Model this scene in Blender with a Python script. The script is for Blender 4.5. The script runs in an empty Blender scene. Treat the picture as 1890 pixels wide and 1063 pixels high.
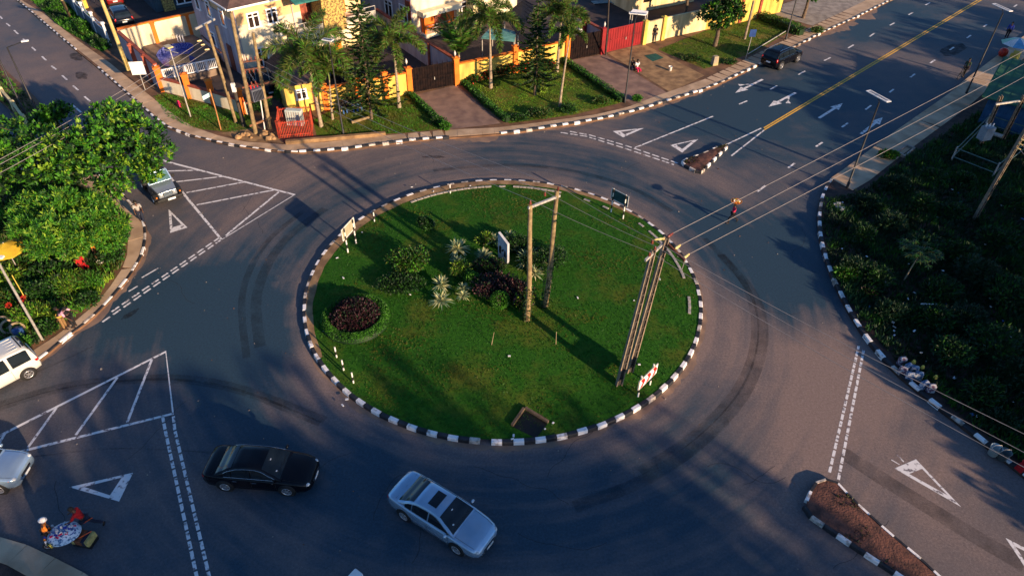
import bpy, math, random
from mathutils import Vector, Matrix, noise as mnoise
RAD = math.radians
PI = math.pi
rnd = random.Random(11)
scene = bpy.context.scene
COL = scene.collection

# ------------------------------------------------------------------ camera
IW, IH = 1890.0, 1063.0
FPX, PITCH, ROLL, CAMH = 1282.64, RAD(40.355), RAD(0.9727), 27.0
_f = Vector((0, math.cos(PITCH), -math.sin(PITCH)))
_r0 = Vector((1, 0, 0))
_u0 = _r0.cross(_f)
_r = math.cos(ROLL) * _r0 + math.sin(ROLL) * _u0
_u = -math.sin(ROLL) * _r0 + math.cos(ROLL) * _u0
CAMP = Vector((0, 0, CAMH))
KZ = 0.13          # height of raised blocks above the road


def G(px, py, z=0.0):
    """the point of the level z that was surveyed at this place of the photograph"""
    d = _f + ((px - IW / 2) / FPX) * _r - ((py - IH / 2) / FPX) * _u
    t = (z - CAMH) / d.z
    return CAMP + d * t


def PJ(P):
    Q = Vector(P) - CAMP
    z = Q.dot(_f)
    return (IW / 2 + FPX * Q.dot(_r) / z, IH / 2 - FPX * Q.dot(_u) / z)


def HZ(base, px, py):
    """height above base whose sight line passes closest to px,py"""
    best, bz = 1e9, 0
    for i in range(0, 700):
        z = base[2] + i * 0.02
        q = PJ((base[0], base[1], z))
        e = (q[0] - px) ** 2 + (q[1] - py) ** 2
        if e < best:
            best, bz = e, z
    return bz - base[2]


cam_d = bpy.data.cameras.new('camera')
cam_d.sensor_width = 36.0
cam_d.sensor_fit = 'HORIZONTAL'
cam_d.lens = FPX / IW * 36.0
cam_d.clip_end = 3000
cam_d.clip_start = 0.5
cam = bpy.data.objects.new('camera', cam_d)
COL.objects.link(cam)
cam.matrix_world = Matrix(((_r.x, _u.x, -_f.x, 0), (_r.y, _u.y, -_f.y, 0), (_r.z, _u.z, -_f.z, CAMH), (0, 0, 0, 1)))
scene.camera = cam


# ------------------------------------------------------------------ materials
MATS = {}


def _new(name):
    m = bpy.data.materials.new(name)
    m.use_nodes = True
    nt = m.node_tree
    return m, nt, nt.nodes['Principled BSDF']


def sc(c, k):
    return (min(1, c[0] * k), min(1, c[1] * k), min(1, c[2] * k))


def MAT(name, c, c2=None, scale=6.0, rough=0.85, metal=0.0, bump=0.0, spec=0.3, coat=0.0, detail=5.0, lo=0.35, hi=0.65, trans=0.0, fine=None, stretch=None):
    """procedural surface: two colours mixed by noise, optional bump"""
    if name in MATS:
        return MATS[name]
    m, nt, b = _new(name)
    N, L = nt.nodes, nt.links
    tc = N.new('ShaderNodeTexCoord')
    ns = N.new('ShaderNodeTexNoise')
    ns.inputs['Scale'].default_value = scale
    ns.inputs['Detail'].default_value = detail
    if stretch:
        mp = N.new('ShaderNodeMapping'); mp.inputs['Scale'].default_value = stretch
        L.new(tc.outputs['Object'], mp.inputs['Vector']); L.new(mp.outputs[0], ns.inputs['Vector'])
    else:
        L.new(tc.outputs['Object'], ns.inputs['Vector'])
    rp = N.new('ShaderNodeValToRGB')
    rp.color_ramp.elements[0].position = lo
    rp.color_ramp.elements[1].position = hi
    c2 = c2 or sc(c, 0.72)
    rp.color_ramp.elements[0].color = (*c2, 1)
    rp.color_ramp.elements[1].color = (*c, 1)
    L.new(ns.outputs['Fac'], rp.inputs['Fac'])
    L.new(rp.outputs['Color'], b.inputs['Base Color'])
    b.inputs['Roughness'].default_value = rough
    b.inputs['Metallic'].default_value = metal
    b.inputs['Specular IOR Level'].default_value = spec
    b.inputs['Coat Weight'].default_value = coat
    if trans:
        b.inputs['Transmission Weight'].default_value = trans
    if bump:
        n2 = N.new('ShaderNodeTexNoise')
        n2.inputs['Scale'].default_value = fine or scale * 6
        n2.inputs['Detail'].default_value = 6
        L.new(tc.outputs['Object'], n2.inputs['Vector'])
        bp = N.new('ShaderNodeBump')
        bp.inputs['Strength'].default_value = bump
        bp.inputs['Distance'].default_value = 0.05
        L.new(n2.outputs['Fac'], bp.inputs['Height'])
        L.new(bp.outputs['Normal'], b.inputs['Normal'])
    MATS[name] = m
    return m


def LEAF(name, c, c2, rough=0.55, scale=1.3):
    """leaf: noise tint and a little light passing through the blade"""
    if name in MATS:
        return MATS[name]
    m = MAT(name, c, c2, scale=scale, rough=rough, spec=0.35, lo=0.3, hi=0.7)
    nt = m.node_tree
    b = nt.nodes['Principled BSDF']
    out = nt.nodes['Material Output']
    tr = nt.nodes.new('ShaderNodeBsdfTranslucent')
    src = b.inputs['Base Color'].links[0].from_socket
    nt.links.new(src, tr.inputs['Color'])
    mx = nt.nodes.new('ShaderNodeMixShader')
    mx.inputs[0].default_value = 0.25
    nt.links.new(b.outputs[0], mx.inputs[1])
    nt.links.new(tr.outputs[0], mx.inputs[2])
    nt.links.new(mx.outputs[0], out.inputs['Surface'])
    return m


# ------------------------------------------------------------------ mesh builder
class MB:
    def __init__(s):
        s.v, s.f, s.m, s.s, s.mats = [], [], [], [], []

    def mi(s, mat):
        if mat not in s.mats:
            s.mats.append(mat)
        return s.mats.index(mat)

    def add(s, vs, fs, mat, smooth=False):
        o = len(s.v)
        s.v.extend([tuple(x) for x in vs])
        k = s.mi(mat)
        for f in fs:
            s.f.append(tuple(o + i for i in f))
            s.m.append(k)
            s.s.append(smooth)

    def box(s, c, size, mat, rz=0.0, M=None, taper=1.0):
        x, y, z = size[0] / 2, size[1] / 2, size[2] / 2
        vs = [Vector((sx * x * (taper if sz > 0 else 1), sy * y * (taper if sz > 0 else 1), sz * z)) for sz in (-1, 1) for sx, sy in ((-1, -1), (1, -1), (1, 1), (-1, 1))]
        if M is None:
            M = Matrix.Rotation(rz, 3, 'Z')
        c = Vector(c)
        vs = [M @ v + c for v in vs]
        s.add(vs, [(3, 2, 1, 0), (4, 5, 6, 7), (0, 1, 5, 4), (1, 2, 6, 5), (2, 3, 7, 6), (3, 0, 4, 7)], mat)

    def beam(s, a, b, w, h, mat):
        a, b = Vector(a), Vector(b)
        d = (b - a)
        l = d.length
        d.normalize()
        up = Vector((0, 0, 1)) if abs(d.z) < 0.95 else Vector((1, 0, 0))
        sd = d.cross(up).normalized()
        up = sd.cross(d)
        M = Matrix((d, sd, up)).transposed()
        s.box((a + b) / 2, (l, w, h), mat, M=M)

    def tube(s, pts, rad, mat, n=8, cap=True, smooth=True):
        pts = [Vector(p) for p in pts]
        if not isinstance(rad, (list, tuple)):
            rad = [rad] * len(pts)
        vs, fs = [], []
        px = None
        for i, p in enumerate(pts):
            d = (pts[min(i + 1, len(pts) - 1)] - pts[max(i - 1, 0)])
            if d.length < 1e-9:
                d = Vector((0, 0, 1))
            d.normalize()
            if px is None:
                px = d.cross(Vector((0, 0, 1)) if abs(d.z) < 0.9 else Vector((1, 0, 0))).normalized()
            else:
                px = (px - d * px.dot(d))
                if px.length < 1e-6:
                    px = d.orthogonal()
                px.normalize()
            py = d.cross(px)
            for k in range(n):
                a = 2 * PI * k / n
                vs.append(p + (px * math.cos(a) + py * math.sin(a)) * rad[i])
        for i in range(len(pts) - 1):
            for k in range(n):
                a, b = i * n + k, i * n + (k + 1) % n
                fs.append((a, b, b + n, a + n))
        s.add(vs, fs, mat, smooth)
        if cap:
            o = len(pts) - 1
            s.add(vs[:n], [tuple(range(n - 1, -1, -1))], mat)
            s.add(vs[o * n:], [tuple(range(n))], mat)

    def cyl(s, a, b, r, mat, n=12, r2=None, smooth=True):
        s.tube([a, b], [r, r if r2 is None else r2], mat, n, True, smooth)

    def lathe(s, prof, c, mat, n=16, smooth=True, M=None, a0=0.0, a1=2 * PI):
        """prof: list of (r,z)"""
        vs, fs = [], []
        full = abs(a1 - a0 - 2 * PI) < 1e-6
        k_n = n if full else n + 1
        c = Vector(c)
        for r, z in prof:
            for k in range(k_n):
                a = a0 + (a1 - a0) * k / n
                p = Vector((r * math.cos(a), r * math.sin(a), z))
                if M is not None:
                    p = M @ p
                vs.append(p + c)
        for i in range(len(prof) - 1):
            for k in range(n):
                a, b = i * k_n + k, i * k_n + (k + 1) % k_n
                fs.append((a, b, b + k_n, a + k_n))
        s.add(vs, fs, mat, smooth)

    def ball(s, c, r, mat, n=10, m=7, sq=(1, 1, 1)):
        prof = [(max(0.002, math.sin(PI * i / m)) , -math.cos(PI * i / m)) for i in range(m + 1)]
        M = Matrix(((r * sq[0], 0, 0), (0, r * sq[1], 0), (0, 0, r * sq[2])))
        s.lathe(prof, c, mat, n, True, M)

    def poly(s, pts, mat):
        s.add(pts, [tuple(range(len(pts)))], mat)

    def prism(s, pts, z0, z1, mat, side=None):
        n = len(pts)
        ar = sum(pts[i][0] * pts[(i + 1) % n][1] - pts[(i + 1) % n][0] * pts[i][1] for i in range(n))
        if ar < 0:
            pts = list(reversed(pts))
        top = [(p[0], p[1], z1) for p in pts]
        bot = [(p[0], p[1], z0) for p in pts]
        s.add(top, [tuple(range(n))], mat)
        s.add(bot + top, [(i, (i + 1) % n, n + (i + 1) % n, n + i) for i in range(n)], side or mat)

    def extr(s, pts, off, mat):
        """flat outline of 3-D points pushed along off"""
        n = len(pts)
        a = [Vector(p) for p in pts]
        b = [p + Vector(off) for p in a]
        s.add(a, [tuple(range(n))], mat)
        s.add(b, [tuple(range(n - 1, -1, -1))], mat)
        s.add(a + b, [(i, n + i, n + (i + 1) % n, (i + 1) % n) for i in range(n)], mat)

    def build(s, name, parent=None, loc=None, rz=0.0, bevel=0.0, sub=0):
        me = bpy.data.meshes.new(name)
        me.from_pydata(s.v, [], s.f)
        for m in s.mats:
            me.materials.append(m)
        me.polygons.foreach_set('material_index', s.m)
        me.polygons.foreach_set('use_smooth', s.s)
        me.update()
        o = bpy.data.objects.new(name, me)
        COL.objects.link(o)
        if parent is not None:
            o.parent = parent
        if loc is not None:
            o.location = loc
        o.rotation_euler = (0, 0, rz)
        if bevel:
            b = o.modifiers.new('bevel', 'BEVEL')
            b.width = bevel
            b.segments = 2
            b.limit_method = 'ANGLE'
            b.angle_limit = RAD(40)
        if sub:
            b = o.modifiers.new('smooth', 'SUBSURF')
            b.levels = sub
            b.render_levels = sub
        return o


def _build_each(mb, name, parent=None):
    """every separate piece of the builder becomes an object of its own"""
    par = {}
    def find(a):
        while par.setdefault(a, a) != a:
            par[a] = par[par[a]]; a = par[a]
        return a
    key = [(round(v[0], 4), round(v[1], 4), round(v[2], 4)) for v in mb.v]
    for f in mb.f:
        for i in f[1:]:
            par[find(key[f[0]])] = find(key[i])
    groups = {}
    for k, f in enumerate(mb.f):
        groups.setdefault(find(key[f[0]]), []).append(k)
    out = []
    for ks in groups.values():
        m2 = MB(); mp = {}
        for k in ks:
            for i in mb.f[k]:
                if i not in mp:
                    mp[i] = len(m2.v); m2.v.append(mb.v[i])
            m2.f.append(tuple(mp[i] for i in mb.f[k])); m2.m.append(m2.mi(mb.mats[mb.m[k]])); m2.s.append(mb.s[k])
        out.append(m2.build(name, parent))
    return out


MB.build_each = _build_each


def tag(o, label=None, cat=None, group=None, kind=None):
    if label:
        o['label'] = label
    if cat:
        o['category'] = cat
    if group:
        o['group'] = group
    if kind:
        o['kind'] = kind
    return o


def thing(name, label, cat, loc=(0, 0, 0), rz=0.0, group=None):
    o = bpy.data.objects.new(name, None)
    o.empty_display_size = 0.3
    COL.objects.link(o)
    o.location = loc
    o.rotation_euler = (0, 0, rz)
    return tag(o, label, cat, group)


def dup(root, loc, rz=0.0, label=None, scale=None, group=None):
    def rec(o, parent):
        c = o.copy()
        COL.objects.link(c)
        if parent is not None:
            c.parent = parent
        for ch in list(o.children):
            rec(ch, c)
        return c
    r = rec(root, None)
    r.location = loc
    r.rotation_euler = (0, 0, rz)
    if scale:
        r.scale = scale if isinstance(scale, tuple) else (scale,) * 3
    if label:
        r['label'] = label
    if group:
        r['group'] = group
    return r


def struct(o):
    o['kind'] = 'structure'
    return o


def XY(p):
    return (p[0], p[1])


def resample(pts, step):
    pts = [Vector((p[0], p[1], 0)) for p in pts]
    out, acc = [pts[0]], 0.0
    for i in range(len(pts) - 1):
        a, b = pts[i], pts[i + 1]
        l = (b - a).length
        if l < 1e-9:
            continue
        t = step - acc
        while t <= l:
            out.append(a + (b - a) * (t / l))
            t += step
        acc = l - (t - step)
    return out


def smoothline(pts, n=6):
    """Catmull-Rom through the given points"""
    P = [Vector((p[0], p[1], p[2] if len(p) > 2 else 0)) for p in pts]
    out = []
    for i in range(len(P) - 1):
        p0, p1, p2, p3 = P[max(i - 1, 0)], P[i], P[i + 1], P[min(i + 2, len(P) - 1)]
        for k in range(n):
            t = k / n
            out.append(0.5 * ((2 * p1) + (p2 - p0) * t + (2 * p0 - 5 * p1 + 4 * p2 - p3) * t * t + (3 * p1 - p0 - 3 * p2 + p3) * t ** 3))
    out.append(P[-1])
    return out


def ring(c, r, n, a0=0.0):
    return [(c[0] + r * math.cos(a0 + 2 * PI * i / n), c[1] + r * math.sin(a0 + 2 * PI * i / n)) for i in range(n)]


def in_poly(x, y, P):
    c = False
    n = len(P)
    for i in range(n):
        x1, y1 = P[i][0], P[i][1]
        x2, y2 = P[(i + 1) % n][0], P[(i + 1) % n][1]
        if (y1 > y) != (y2 > y) and x < (x2 - x1) * (y - y1) / (y2 - y1) + x1:
            c = not c
    return c
# ------------------------------------------------------------------ light
SUN_EL, SUN_AZ = 15.5, -45.0      # the sun stands low behind the camera's right shoulder
sd = Vector((math.cos(RAD(SUN_EL)) * math.cos(RAD(SUN_AZ)), math.cos(RAD(SUN_EL)) * math.sin(RAD(SUN_AZ)), math.sin(RAD(SUN_EL))))
sl = bpy.data.lights.new('sun', 'SUN')
sl.energy = 5.0
sl.angle = RAD(0.7)
sl.color = (1.0, 0.72, 0.46)
so = bpy.data.objects.new('sun', sl)
COL.objects.link(so)
so.location = sd * 200
so.rotation_euler = sd.to_track_quat('Z', 'Y').to_euler()
w = bpy.data.worlds.new('World')
scene.world = w
w.use_nodes = True
wn = w.node_tree
sky = wn.nodes.new('ShaderNodeTexSky')
sky.sky_type = 'NISHITA'
sky.sun_disc = False
sky.sun_elevation = RAD(SUN_EL)
sky.sun_rotation = RAD(90 - SUN_AZ)
sky.ozone_density = 6.0
sky.air_density = 1.0
sky.dust_density = 0.6
wn.links.new(sky.outputs[0], wn.nodes['Background'].inputs[0])
wn.nodes['Background'].inputs[1].default_value = 0.10
scene.view_settings.view_transform = 'Standard'
scene.view_settings.look = 'None'
scene.view_settings.exposure = 1.0

# ------------------------------------------------------------------ road surface
CEN = Vector((-0.5213, 32.024, 0))
RK = 11.78


def road_material():
    m, nt, b = _new('asphalt')
    N, L = nt.nodes, nt.links
    geo = N.new('ShaderNodeTexCoord')
    sep = N.new('ShaderNodeSeparateXYZ')
    sub = N.new('ShaderNodeVectorMath'); sub.operation = 'SUBTRACT'
    sub.inputs[1].default_value = CEN
    L.new(geo.outputs['Object'], sub.inputs[0])
    ln = N.new('ShaderNodeVectorMath'); ln.operation = 'LENGTH'
    L.new(sub.outputs[0], ln.inputs[0])
    L.new(sub.outputs[0], sep.inputs[0])
    at = N.new('ShaderNodeMath'); at.operation = 'ARCTAN2'
    L.new(sep.outputs[1], at.inputs[0]); L.new(sep.outputs[0], at.inputs[1])
    cmb = N.new('ShaderNodeCombineXYZ')
    L.new(ln.outputs['Value'], cmb.inputs[0])
    sa = N.new('ShaderNodeMath'); sa.operation = 'MULTIPLY'; sa.inputs[1].default_value = 1.3
    L.new(at.outputs[0], sa.inputs[0]); L.new(sa.outputs[0], cmb.inputs[1])

    def noise(vec, scale, detail, rough=0.55, dist=0.0):
        n = N.new('ShaderNodeTexNoise')
        n.inputs['Scale'].default_value = scale
        n.inputs['Detail'].default_value = detail
        n.inputs['Roughness'].default_value = rough
        n.inputs['Distortion'].default_value = dist
        L.new(vec, n.inputs['Vector'])
        return n.outputs['Fac']

    def ramp(sock, stops):
        r = N.new('ShaderNodeValToRGB')
        e = r.color_ramp.elements
        e[0].position, e[0].color = stops[0][0], (stops[0][1],) * 3 + (1,)
        e[1].position, e[1].color = stops[-1][0], (stops[-1][1],) * 3 + (1,)
        for p, c in stops[1:-1]:
            x = e.new(p); x.color = (c, c, c, 1)
        L.new(sock, r.inputs['Fac'])
        return r.outputs['Color']

    def math2(op, a, bb):
        n = N.new('ShaderNodeMath'); n.operation = op
        for i, q in enumerate((a, bb)):
            if isinstance(q, float):
                n.inputs[i].default_value = q
            else:
                L.new(q, n.inputs[i])
        return n.outputs[0]
    big = noise(geo.outputs['Object'], 0.11, 4, 0.6, 0.6)
    mid = noise(geo.outputs['Object'], 0.8, 6, 0.65)
    fine = noise(geo.outputs['Object'], 9.0, 8, 0.8)
    grain = noise(geo.outputs['Object'], 45.0, 3, 0.8)
    arc = noise(cmb.outputs[0], 1.5, 4, 0.6)
    # dust: much at the island kerb, worn away where wheels run, more toward the outer edge
    rr = N.new('ShaderNodeMapRange')
    rr.inputs['From Min'].default_value = 10.0; rr.inputs['From Max'].default_value = 30.0
    L.new(ln.outputs['Value'], rr.inputs['Value'])
    radial = ramp(rr.outputs[0], [(0.0, 0.62), (0.105, 0.80), (0.13, 0.42), (0.22, 0.10), (0.34, 0.16), (0.46, 0.50), (0.56, 0.32), (0.75, 0.34), (1.0, 0.38)])
    t = math2('ADD', math2('MULTIPLY', radial, 1.0), math2('MULTIPLY', math2('SUBTRACT', big, 0.5), 1.5))
    t = math2('ADD', t, math2('MULTIPLY', math2('SUBTRACT', mid, 0.5), 0.55))
    near = ramp(rr.outputs[0], [(0.0, 1.0), (0.55, 0.8), (0.8, 0.15), (1.0, 0.1)])
    t = math2('ADD', t, math2('MULTIPLY', math2('MULTIPLY', math2('SUBTRACT', arc, 0.5), 1.3), near))
    # dust and wear patches, with sunny and shaded areas painted into the asphalt colour
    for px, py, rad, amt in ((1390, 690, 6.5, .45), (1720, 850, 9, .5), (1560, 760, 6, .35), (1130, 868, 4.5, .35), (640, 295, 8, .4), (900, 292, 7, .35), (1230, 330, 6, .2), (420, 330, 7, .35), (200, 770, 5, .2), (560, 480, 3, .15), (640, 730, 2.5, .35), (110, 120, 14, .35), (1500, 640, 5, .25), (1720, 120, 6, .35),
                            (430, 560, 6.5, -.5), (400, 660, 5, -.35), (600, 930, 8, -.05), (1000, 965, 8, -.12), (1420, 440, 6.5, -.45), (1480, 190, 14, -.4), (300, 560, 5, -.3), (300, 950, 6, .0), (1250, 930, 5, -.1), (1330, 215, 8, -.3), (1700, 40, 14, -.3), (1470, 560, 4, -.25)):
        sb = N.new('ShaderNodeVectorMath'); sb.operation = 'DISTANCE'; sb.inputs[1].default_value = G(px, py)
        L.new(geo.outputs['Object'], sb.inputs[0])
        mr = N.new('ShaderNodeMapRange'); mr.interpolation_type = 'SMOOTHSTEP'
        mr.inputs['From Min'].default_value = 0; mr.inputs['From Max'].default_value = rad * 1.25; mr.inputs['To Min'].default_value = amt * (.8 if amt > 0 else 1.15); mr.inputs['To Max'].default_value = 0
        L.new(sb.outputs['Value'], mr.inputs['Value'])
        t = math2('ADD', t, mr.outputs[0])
    mix = N.new('ShaderNodeMix'); mix.data_type = 'RGBA'
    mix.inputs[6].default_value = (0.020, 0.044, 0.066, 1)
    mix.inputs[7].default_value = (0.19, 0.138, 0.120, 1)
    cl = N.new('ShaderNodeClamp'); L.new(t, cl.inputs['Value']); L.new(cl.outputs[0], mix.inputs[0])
    g2 = math2('ADD', math2('MULTIPLY', fine, 0.75), math2('MULTIPLY', grain, 0.75))
    g3 = ramp(g2, [(0.45, 0.35), (0.75, 1.0), (1.05, 1.8)])
    mu = N.new('ShaderNodeMix'); mu.data_type = 'RGBA'; mu.blend_type = 'MULTIPLY'; mu.inputs[0].default_value = 1.0
    L.new(mix.outputs[2], mu.inputs[6]); L.new(g3, mu.inputs[7])
    L.new(mu.outputs[2], b.inputs['Base Color'])
    rg = ramp(cl.outputs[0], [(0.0, 0.62), (1.0, 0.9)])
    L.new(rg, b.inputs['Roughness'])
    b.inputs['Specular IOR Level'].default_value = 0.3
    bp = N.new('ShaderNodeBump'); bp.inputs['Strength'].default_value = 0.25; bp.inputs['Distance'].default_value = 0.02
    L.new(grain, bp.inputs['Height']); L.new(bp.outputs['Normal'], b.inputs['Normal'])
    return m


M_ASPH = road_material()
M_DIRT = MAT('red_soil', (0.20, 0.105, 0.055), (0.09, 0.05, 0.03), scale=0.9, bump=0.6, fine=9, detail=8)
M_SOIL = MAT('dark_soil', (0.075, 0.042, 0.032), (0.028, 0.018, 0.016), scale=2.2, bump=0.9, fine=12, detail=8)
M_PAVE = MAT('pavement', (0.52, 0.37, 0.24), (0.33, 0.225, 0.14), scale=0.7, bump=0.3, fine=14, detail=9)
M_CONC = MAT('concrete', (0.33, 0.28, 0.23), (0.2, 0.165, 0.135), scale=1.6, bump=0.3, fine=20, detail=8)
M_WHITE = MAT('kerb_white_paint', (0.76, 0.74, 0.72), (0.34, 0.29, 0.25), scale=3.2, rough=0.7, bump=0.2, lo=0.32, hi=0.47, detail=9)
M_WHITE2 = MAT('kerb_white_grimy', (0.52, 0.46, 0.40), (0.20, 0.17, 0.14), scale=4, rough=0.8, bump=0.3, lo=0.38, hi=0.56, detail=9)
M_BLACK = MAT('kerb_black_paint', (0.012, 0.014, 0.018), (0.03, 0.03, 0.034), scale=4, rough=0.6, bump=0.15)
M_LINE = MAT('road_white_paint', (0.66, 0.64, 0.63), (0.15, 0.13, 0.14), scale=4.5, rough=0.75, lo=0.36, hi=0.47, detail=10)
M_YEL = MAT('road_yellow_paint', (0.72, 0.40, 0.05), (0.42, 0.22, 0.03), scale=5, rough=0.75, lo=0.3, hi=0.5, detail=9)
def film(name, c, op, scale, lo=.35, hi=.7):
    """thin worn film lying on the asphalt, broken up by noise"""
    m = MAT(name, c, sc(c, .7), scale=scale, rough=.85, spec=.2)
    nt = m.node_tree; N = nt.nodes
    tc = N.new('ShaderNodeTexCoord'); n1 = N.new('ShaderNodeTexNoise'); n1.inputs['Scale'].default_value = scale; n1.inputs['Detail'].default_value = 9; n1.inputs['Roughness'].default_value = .7
    nt.links.new(tc.outputs['Object'], n1.inputs['Vector'])
    mr = N.new('ShaderNodeMapRange'); mr.inputs['From Min'].default_value = lo; mr.inputs['From Max'].default_value = hi; mr.inputs['To Min'].default_value = 0; mr.inputs['To Max'].default_value = op
    nt.links.new(n1.outputs['Fac'], mr.inputs['Value'])
    tr = N.new('ShaderNodeBsdfTransparent'); mx = N.new('ShaderNodeMixShader')
    nt.links.new(mr.outputs[0], mx.inputs[0]); nt.links.new(tr.outputs[0], mx.inputs[1]); nt.links.new(N['Principled BSDF'].outputs[0], mx.inputs[2]); nt.links.new(mx.outputs[0], N['Material Output'].inputs['Surface'])
    return m


M_TYRE_SHADOW = film('tyre_shadow_film', (0.012, 0.014, 0.018), .36, .9, .3, .7)

b = MB(); b.poly([(-900, -900, -0.06), (900, -900, -0.06), (900, 900, -0.06), (-900, 900, -0.06)], M_DIRT)
ground = struct(b.build('ground'))
b = MB()
# one sheet split into a grid so that the texture keeps its precision
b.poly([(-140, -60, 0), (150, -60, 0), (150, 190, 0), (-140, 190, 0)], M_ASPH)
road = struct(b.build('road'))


def strip(mb, pts, wd, z, mat):
    pts = [Vector((p[0], p[1], 0)) for p in pts]
    vs, fs = [], []
    for i, p in enumerate(pts):
        d = pts[min(i + 1, len(pts) - 1)] - pts[max(i - 1, 0)]
        d.normalize()
        n = Vector((-d.y, d.x, 0)) * wd / 2
        vs += [(p.x - n.x, p.y - n.y, z), (p.x + n.x, p.y + n.y, z)]
        if i:
            a = 2 * (i - 1)
            fs.append((a, a + 2, a + 3, a + 1))
    mb.add(vs, fs, mat)


def line(pix, wd=0.15, mat=M_LINE, name='lane_line', z=0.004):
    b = MB(); strip(b, [G(*p) for p in pix], wd, z, mat); return b.build(name, road)


def dashed(pix, dash, gap, wd, mat=M_LINE, name='give_way_line', z=0.004):
    P = resample([G(*p) for p in pix], 0.1)
    b = MB(); k = 0
    nd, ng = int(dash / 0.1), int(gap / 0.1)
    while k < len(P) - 2:
        strip(b, P[k:min(k + nd + 1, len(P))], wd, z, mat)
        k += nd + ng
    return b.build(name, road)


def triangle(o, i, name='give_way_triangle'):
    b = MB()
    O = [G(*p, 0.004) for p in o]; I = [G(*p, 0.004) for p in i]
    b.add(O + I, [(0, 1, 4, 3), (1, 2, 5, 4), (2, 0, 3, 5)], M_LINE)
    ob = b.build(name, road)
    return ob


def arrow(tail, tip, branch=None, wd=0.24, hl=1.5, hw=0.8):
    a, c = G(*tail), G(*tip)
    d = (c - a).normalized(); n = Vector((-d.y, d.x, 0))
    nk = c - d * hl
    b = MB(); z = 0.004
    q = [a - n * wd / 2, nk - n * wd / 2, nk - n * hw / 2, c, nk + n * hw / 2, nk + n * wd / 2, a + n * wd / 2]
    b.poly([(p.x, p.y, z) for p in q], M_LINE)
    if branch:
        e = G(*branch)
        s = 1 if (e - a).dot(n) > 0 else -1
        t = (e - a).dot(d)
        m0 = a + d * (t - 1.0) + n * s * wd / 2
        e = a + d * (t + .1) + n * s * .62; q = [m0, m0 + d * 0.35, a + d * (t - 0.25) + n * s * 0.42, e + d * 0.3 - n * s * .05, e + n * s * 0.3, e - d * 0.4 - n * s * .2, a + d * (t - 0.5) + n * s * 0.4]
        b.poly([(p.x, p.y, z + 0.001) for p in (q if s < 0 else q[::-1])], M_LINE)
    return b.build('direction_arrow', road)


# markings of the left arms
for p in ([(300, 296), (307.5, 298.6), (543.6, 359.7), (409, 442.5), (317, 331.5), (302, 310)],):
    line(p, 0.19)
for p in ([(306, 316), (366, 314.6)], [(324.5, 336), (411, 326)], [(344, 356), (452, 336)], [(363, 378.5), (505, 351)], [(416.6, 435), (515.4, 354)]):
    line(p, 0.15, z=0.0045)
dashed([(406, 438), (195.6, 582.5)], 0.55, 0.2, 0.13)
dashed([(409, 442), (188, 595)], 0.55, 0.2, 0.13)
line([(261.6, 512.7), (292, 495)], 0.1); line([(237.5, 538), (254, 528)], 0.1)
triangle([(311, 386), (346, 420), (314, 430)], [(316.5, 395), (334.8, 415), (318, 420)])
line([(-40, 823), (0, 803.5), (306, 649), (319.4, 763), (0, 842.5), (-40, 853)], 0.16)
for p in ([(280, 664), (235, 779)], [(216.7, 696.4), (140, 802.5)], [(104, 753), (52, 825)], [(9, 800), (-4, 822)]):
    line(p, 0.13, z=0.0045)
dashed([(300, 768), (304.8, 793), (363, 1063), (372, 1100)], 0.48, 0.16, 0.14)
dashed([(320, 768), (322.5, 793), (386, 1063), (396, 1100)], 0.48, 0.16, 0.14)
triangle([(128, 898.4), (245.8, 871.7), (219.7, 925)], [(155, 898), (224.8, 880.6), (203, 913.6)])
# right bottom arm
dashed([(1585, 638), (1529, 880)], 0.48, 0.14, 0.13)
dashed([(1594, 645.7), (1547, 887)], 0.48, 0.14, 0.13)
triangle([(1651, 864), (1690.6, 847), (1774, 935)], [(1678, 874), (1702, 864.6), (1749, 913.6)])
triangle([(1856, 992), (1905, 1066), (1950, 1040)], [(1874, 1008), (1902, 1048), (1928, 1034)])
line([(1655, 838), (1668, 852)], 0.06); line([(1645, 848), (1660, 857)], 0.05)
# upper right arm
dashed([(1035, 245), (1082, 252), (1150, 273), (1246, 305)], 0.7, 0.25, 0.14)
dashed([(1052, 243), (1090, 250), (1158, 270), (1252, 302)], 0.7, 0.25, 0.14)
triangle([(1131, 242.5), (1189, 236.7), (1150, 254)], [(1146, 243.6), (1175, 239.5), (1153, 248.6)])
triangle([(1237, 268), (1289, 257), (1259, 282)], [(1248, 267.6), (1279, 260.3), (1259, 275.5)])
line([(1172, 273), (1316, 215)], 0.14)
line([(1410, 236.5), (1806, 0), (2100, -176)], 0.13, M_YEL)
line([(1410, 240.5), (1812.5, 0), (2110, -177)], 0.13, M_YEL)
line([(1337, 269), (1405, 237)], 0.13); line([(1350, 288), (1411, 240)], 0.13)
for s in ('1364 193 1379 186.6', '1421.5 165.6 1434 158.7', '1473.6 138.4 1486 131.5', '1521 112.5 1533 106.7', '1565.4 89.4 1575.6 83.3', '1605 68 1614 62', '1642.4 47.5 1651 42.7', '1677 28 1685 23.6', '1708 10 1716.5 5.6',
          '1753 93 1760.5 87.6', '1717 117 1726 111', '1680 143.5 1688.6 137', '1641.6 171 1649.5 165', '1597.4 202.7 1608 195', '1554 235 1565 227.3', '1784.6 70.6 1792 65.5', '1815 50.3 1821.4 45.7', '1871 13.5 1877 9.4', '1506 271 1518 263', '1454.7 310 1466.7 301.7', '1397.6 354 1412.6 343'):
    a = [float(q) for q in s.split()]
    line([(a[0], a[1]), (a[2], a[3])], 0.16, name='lane_dash')
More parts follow.
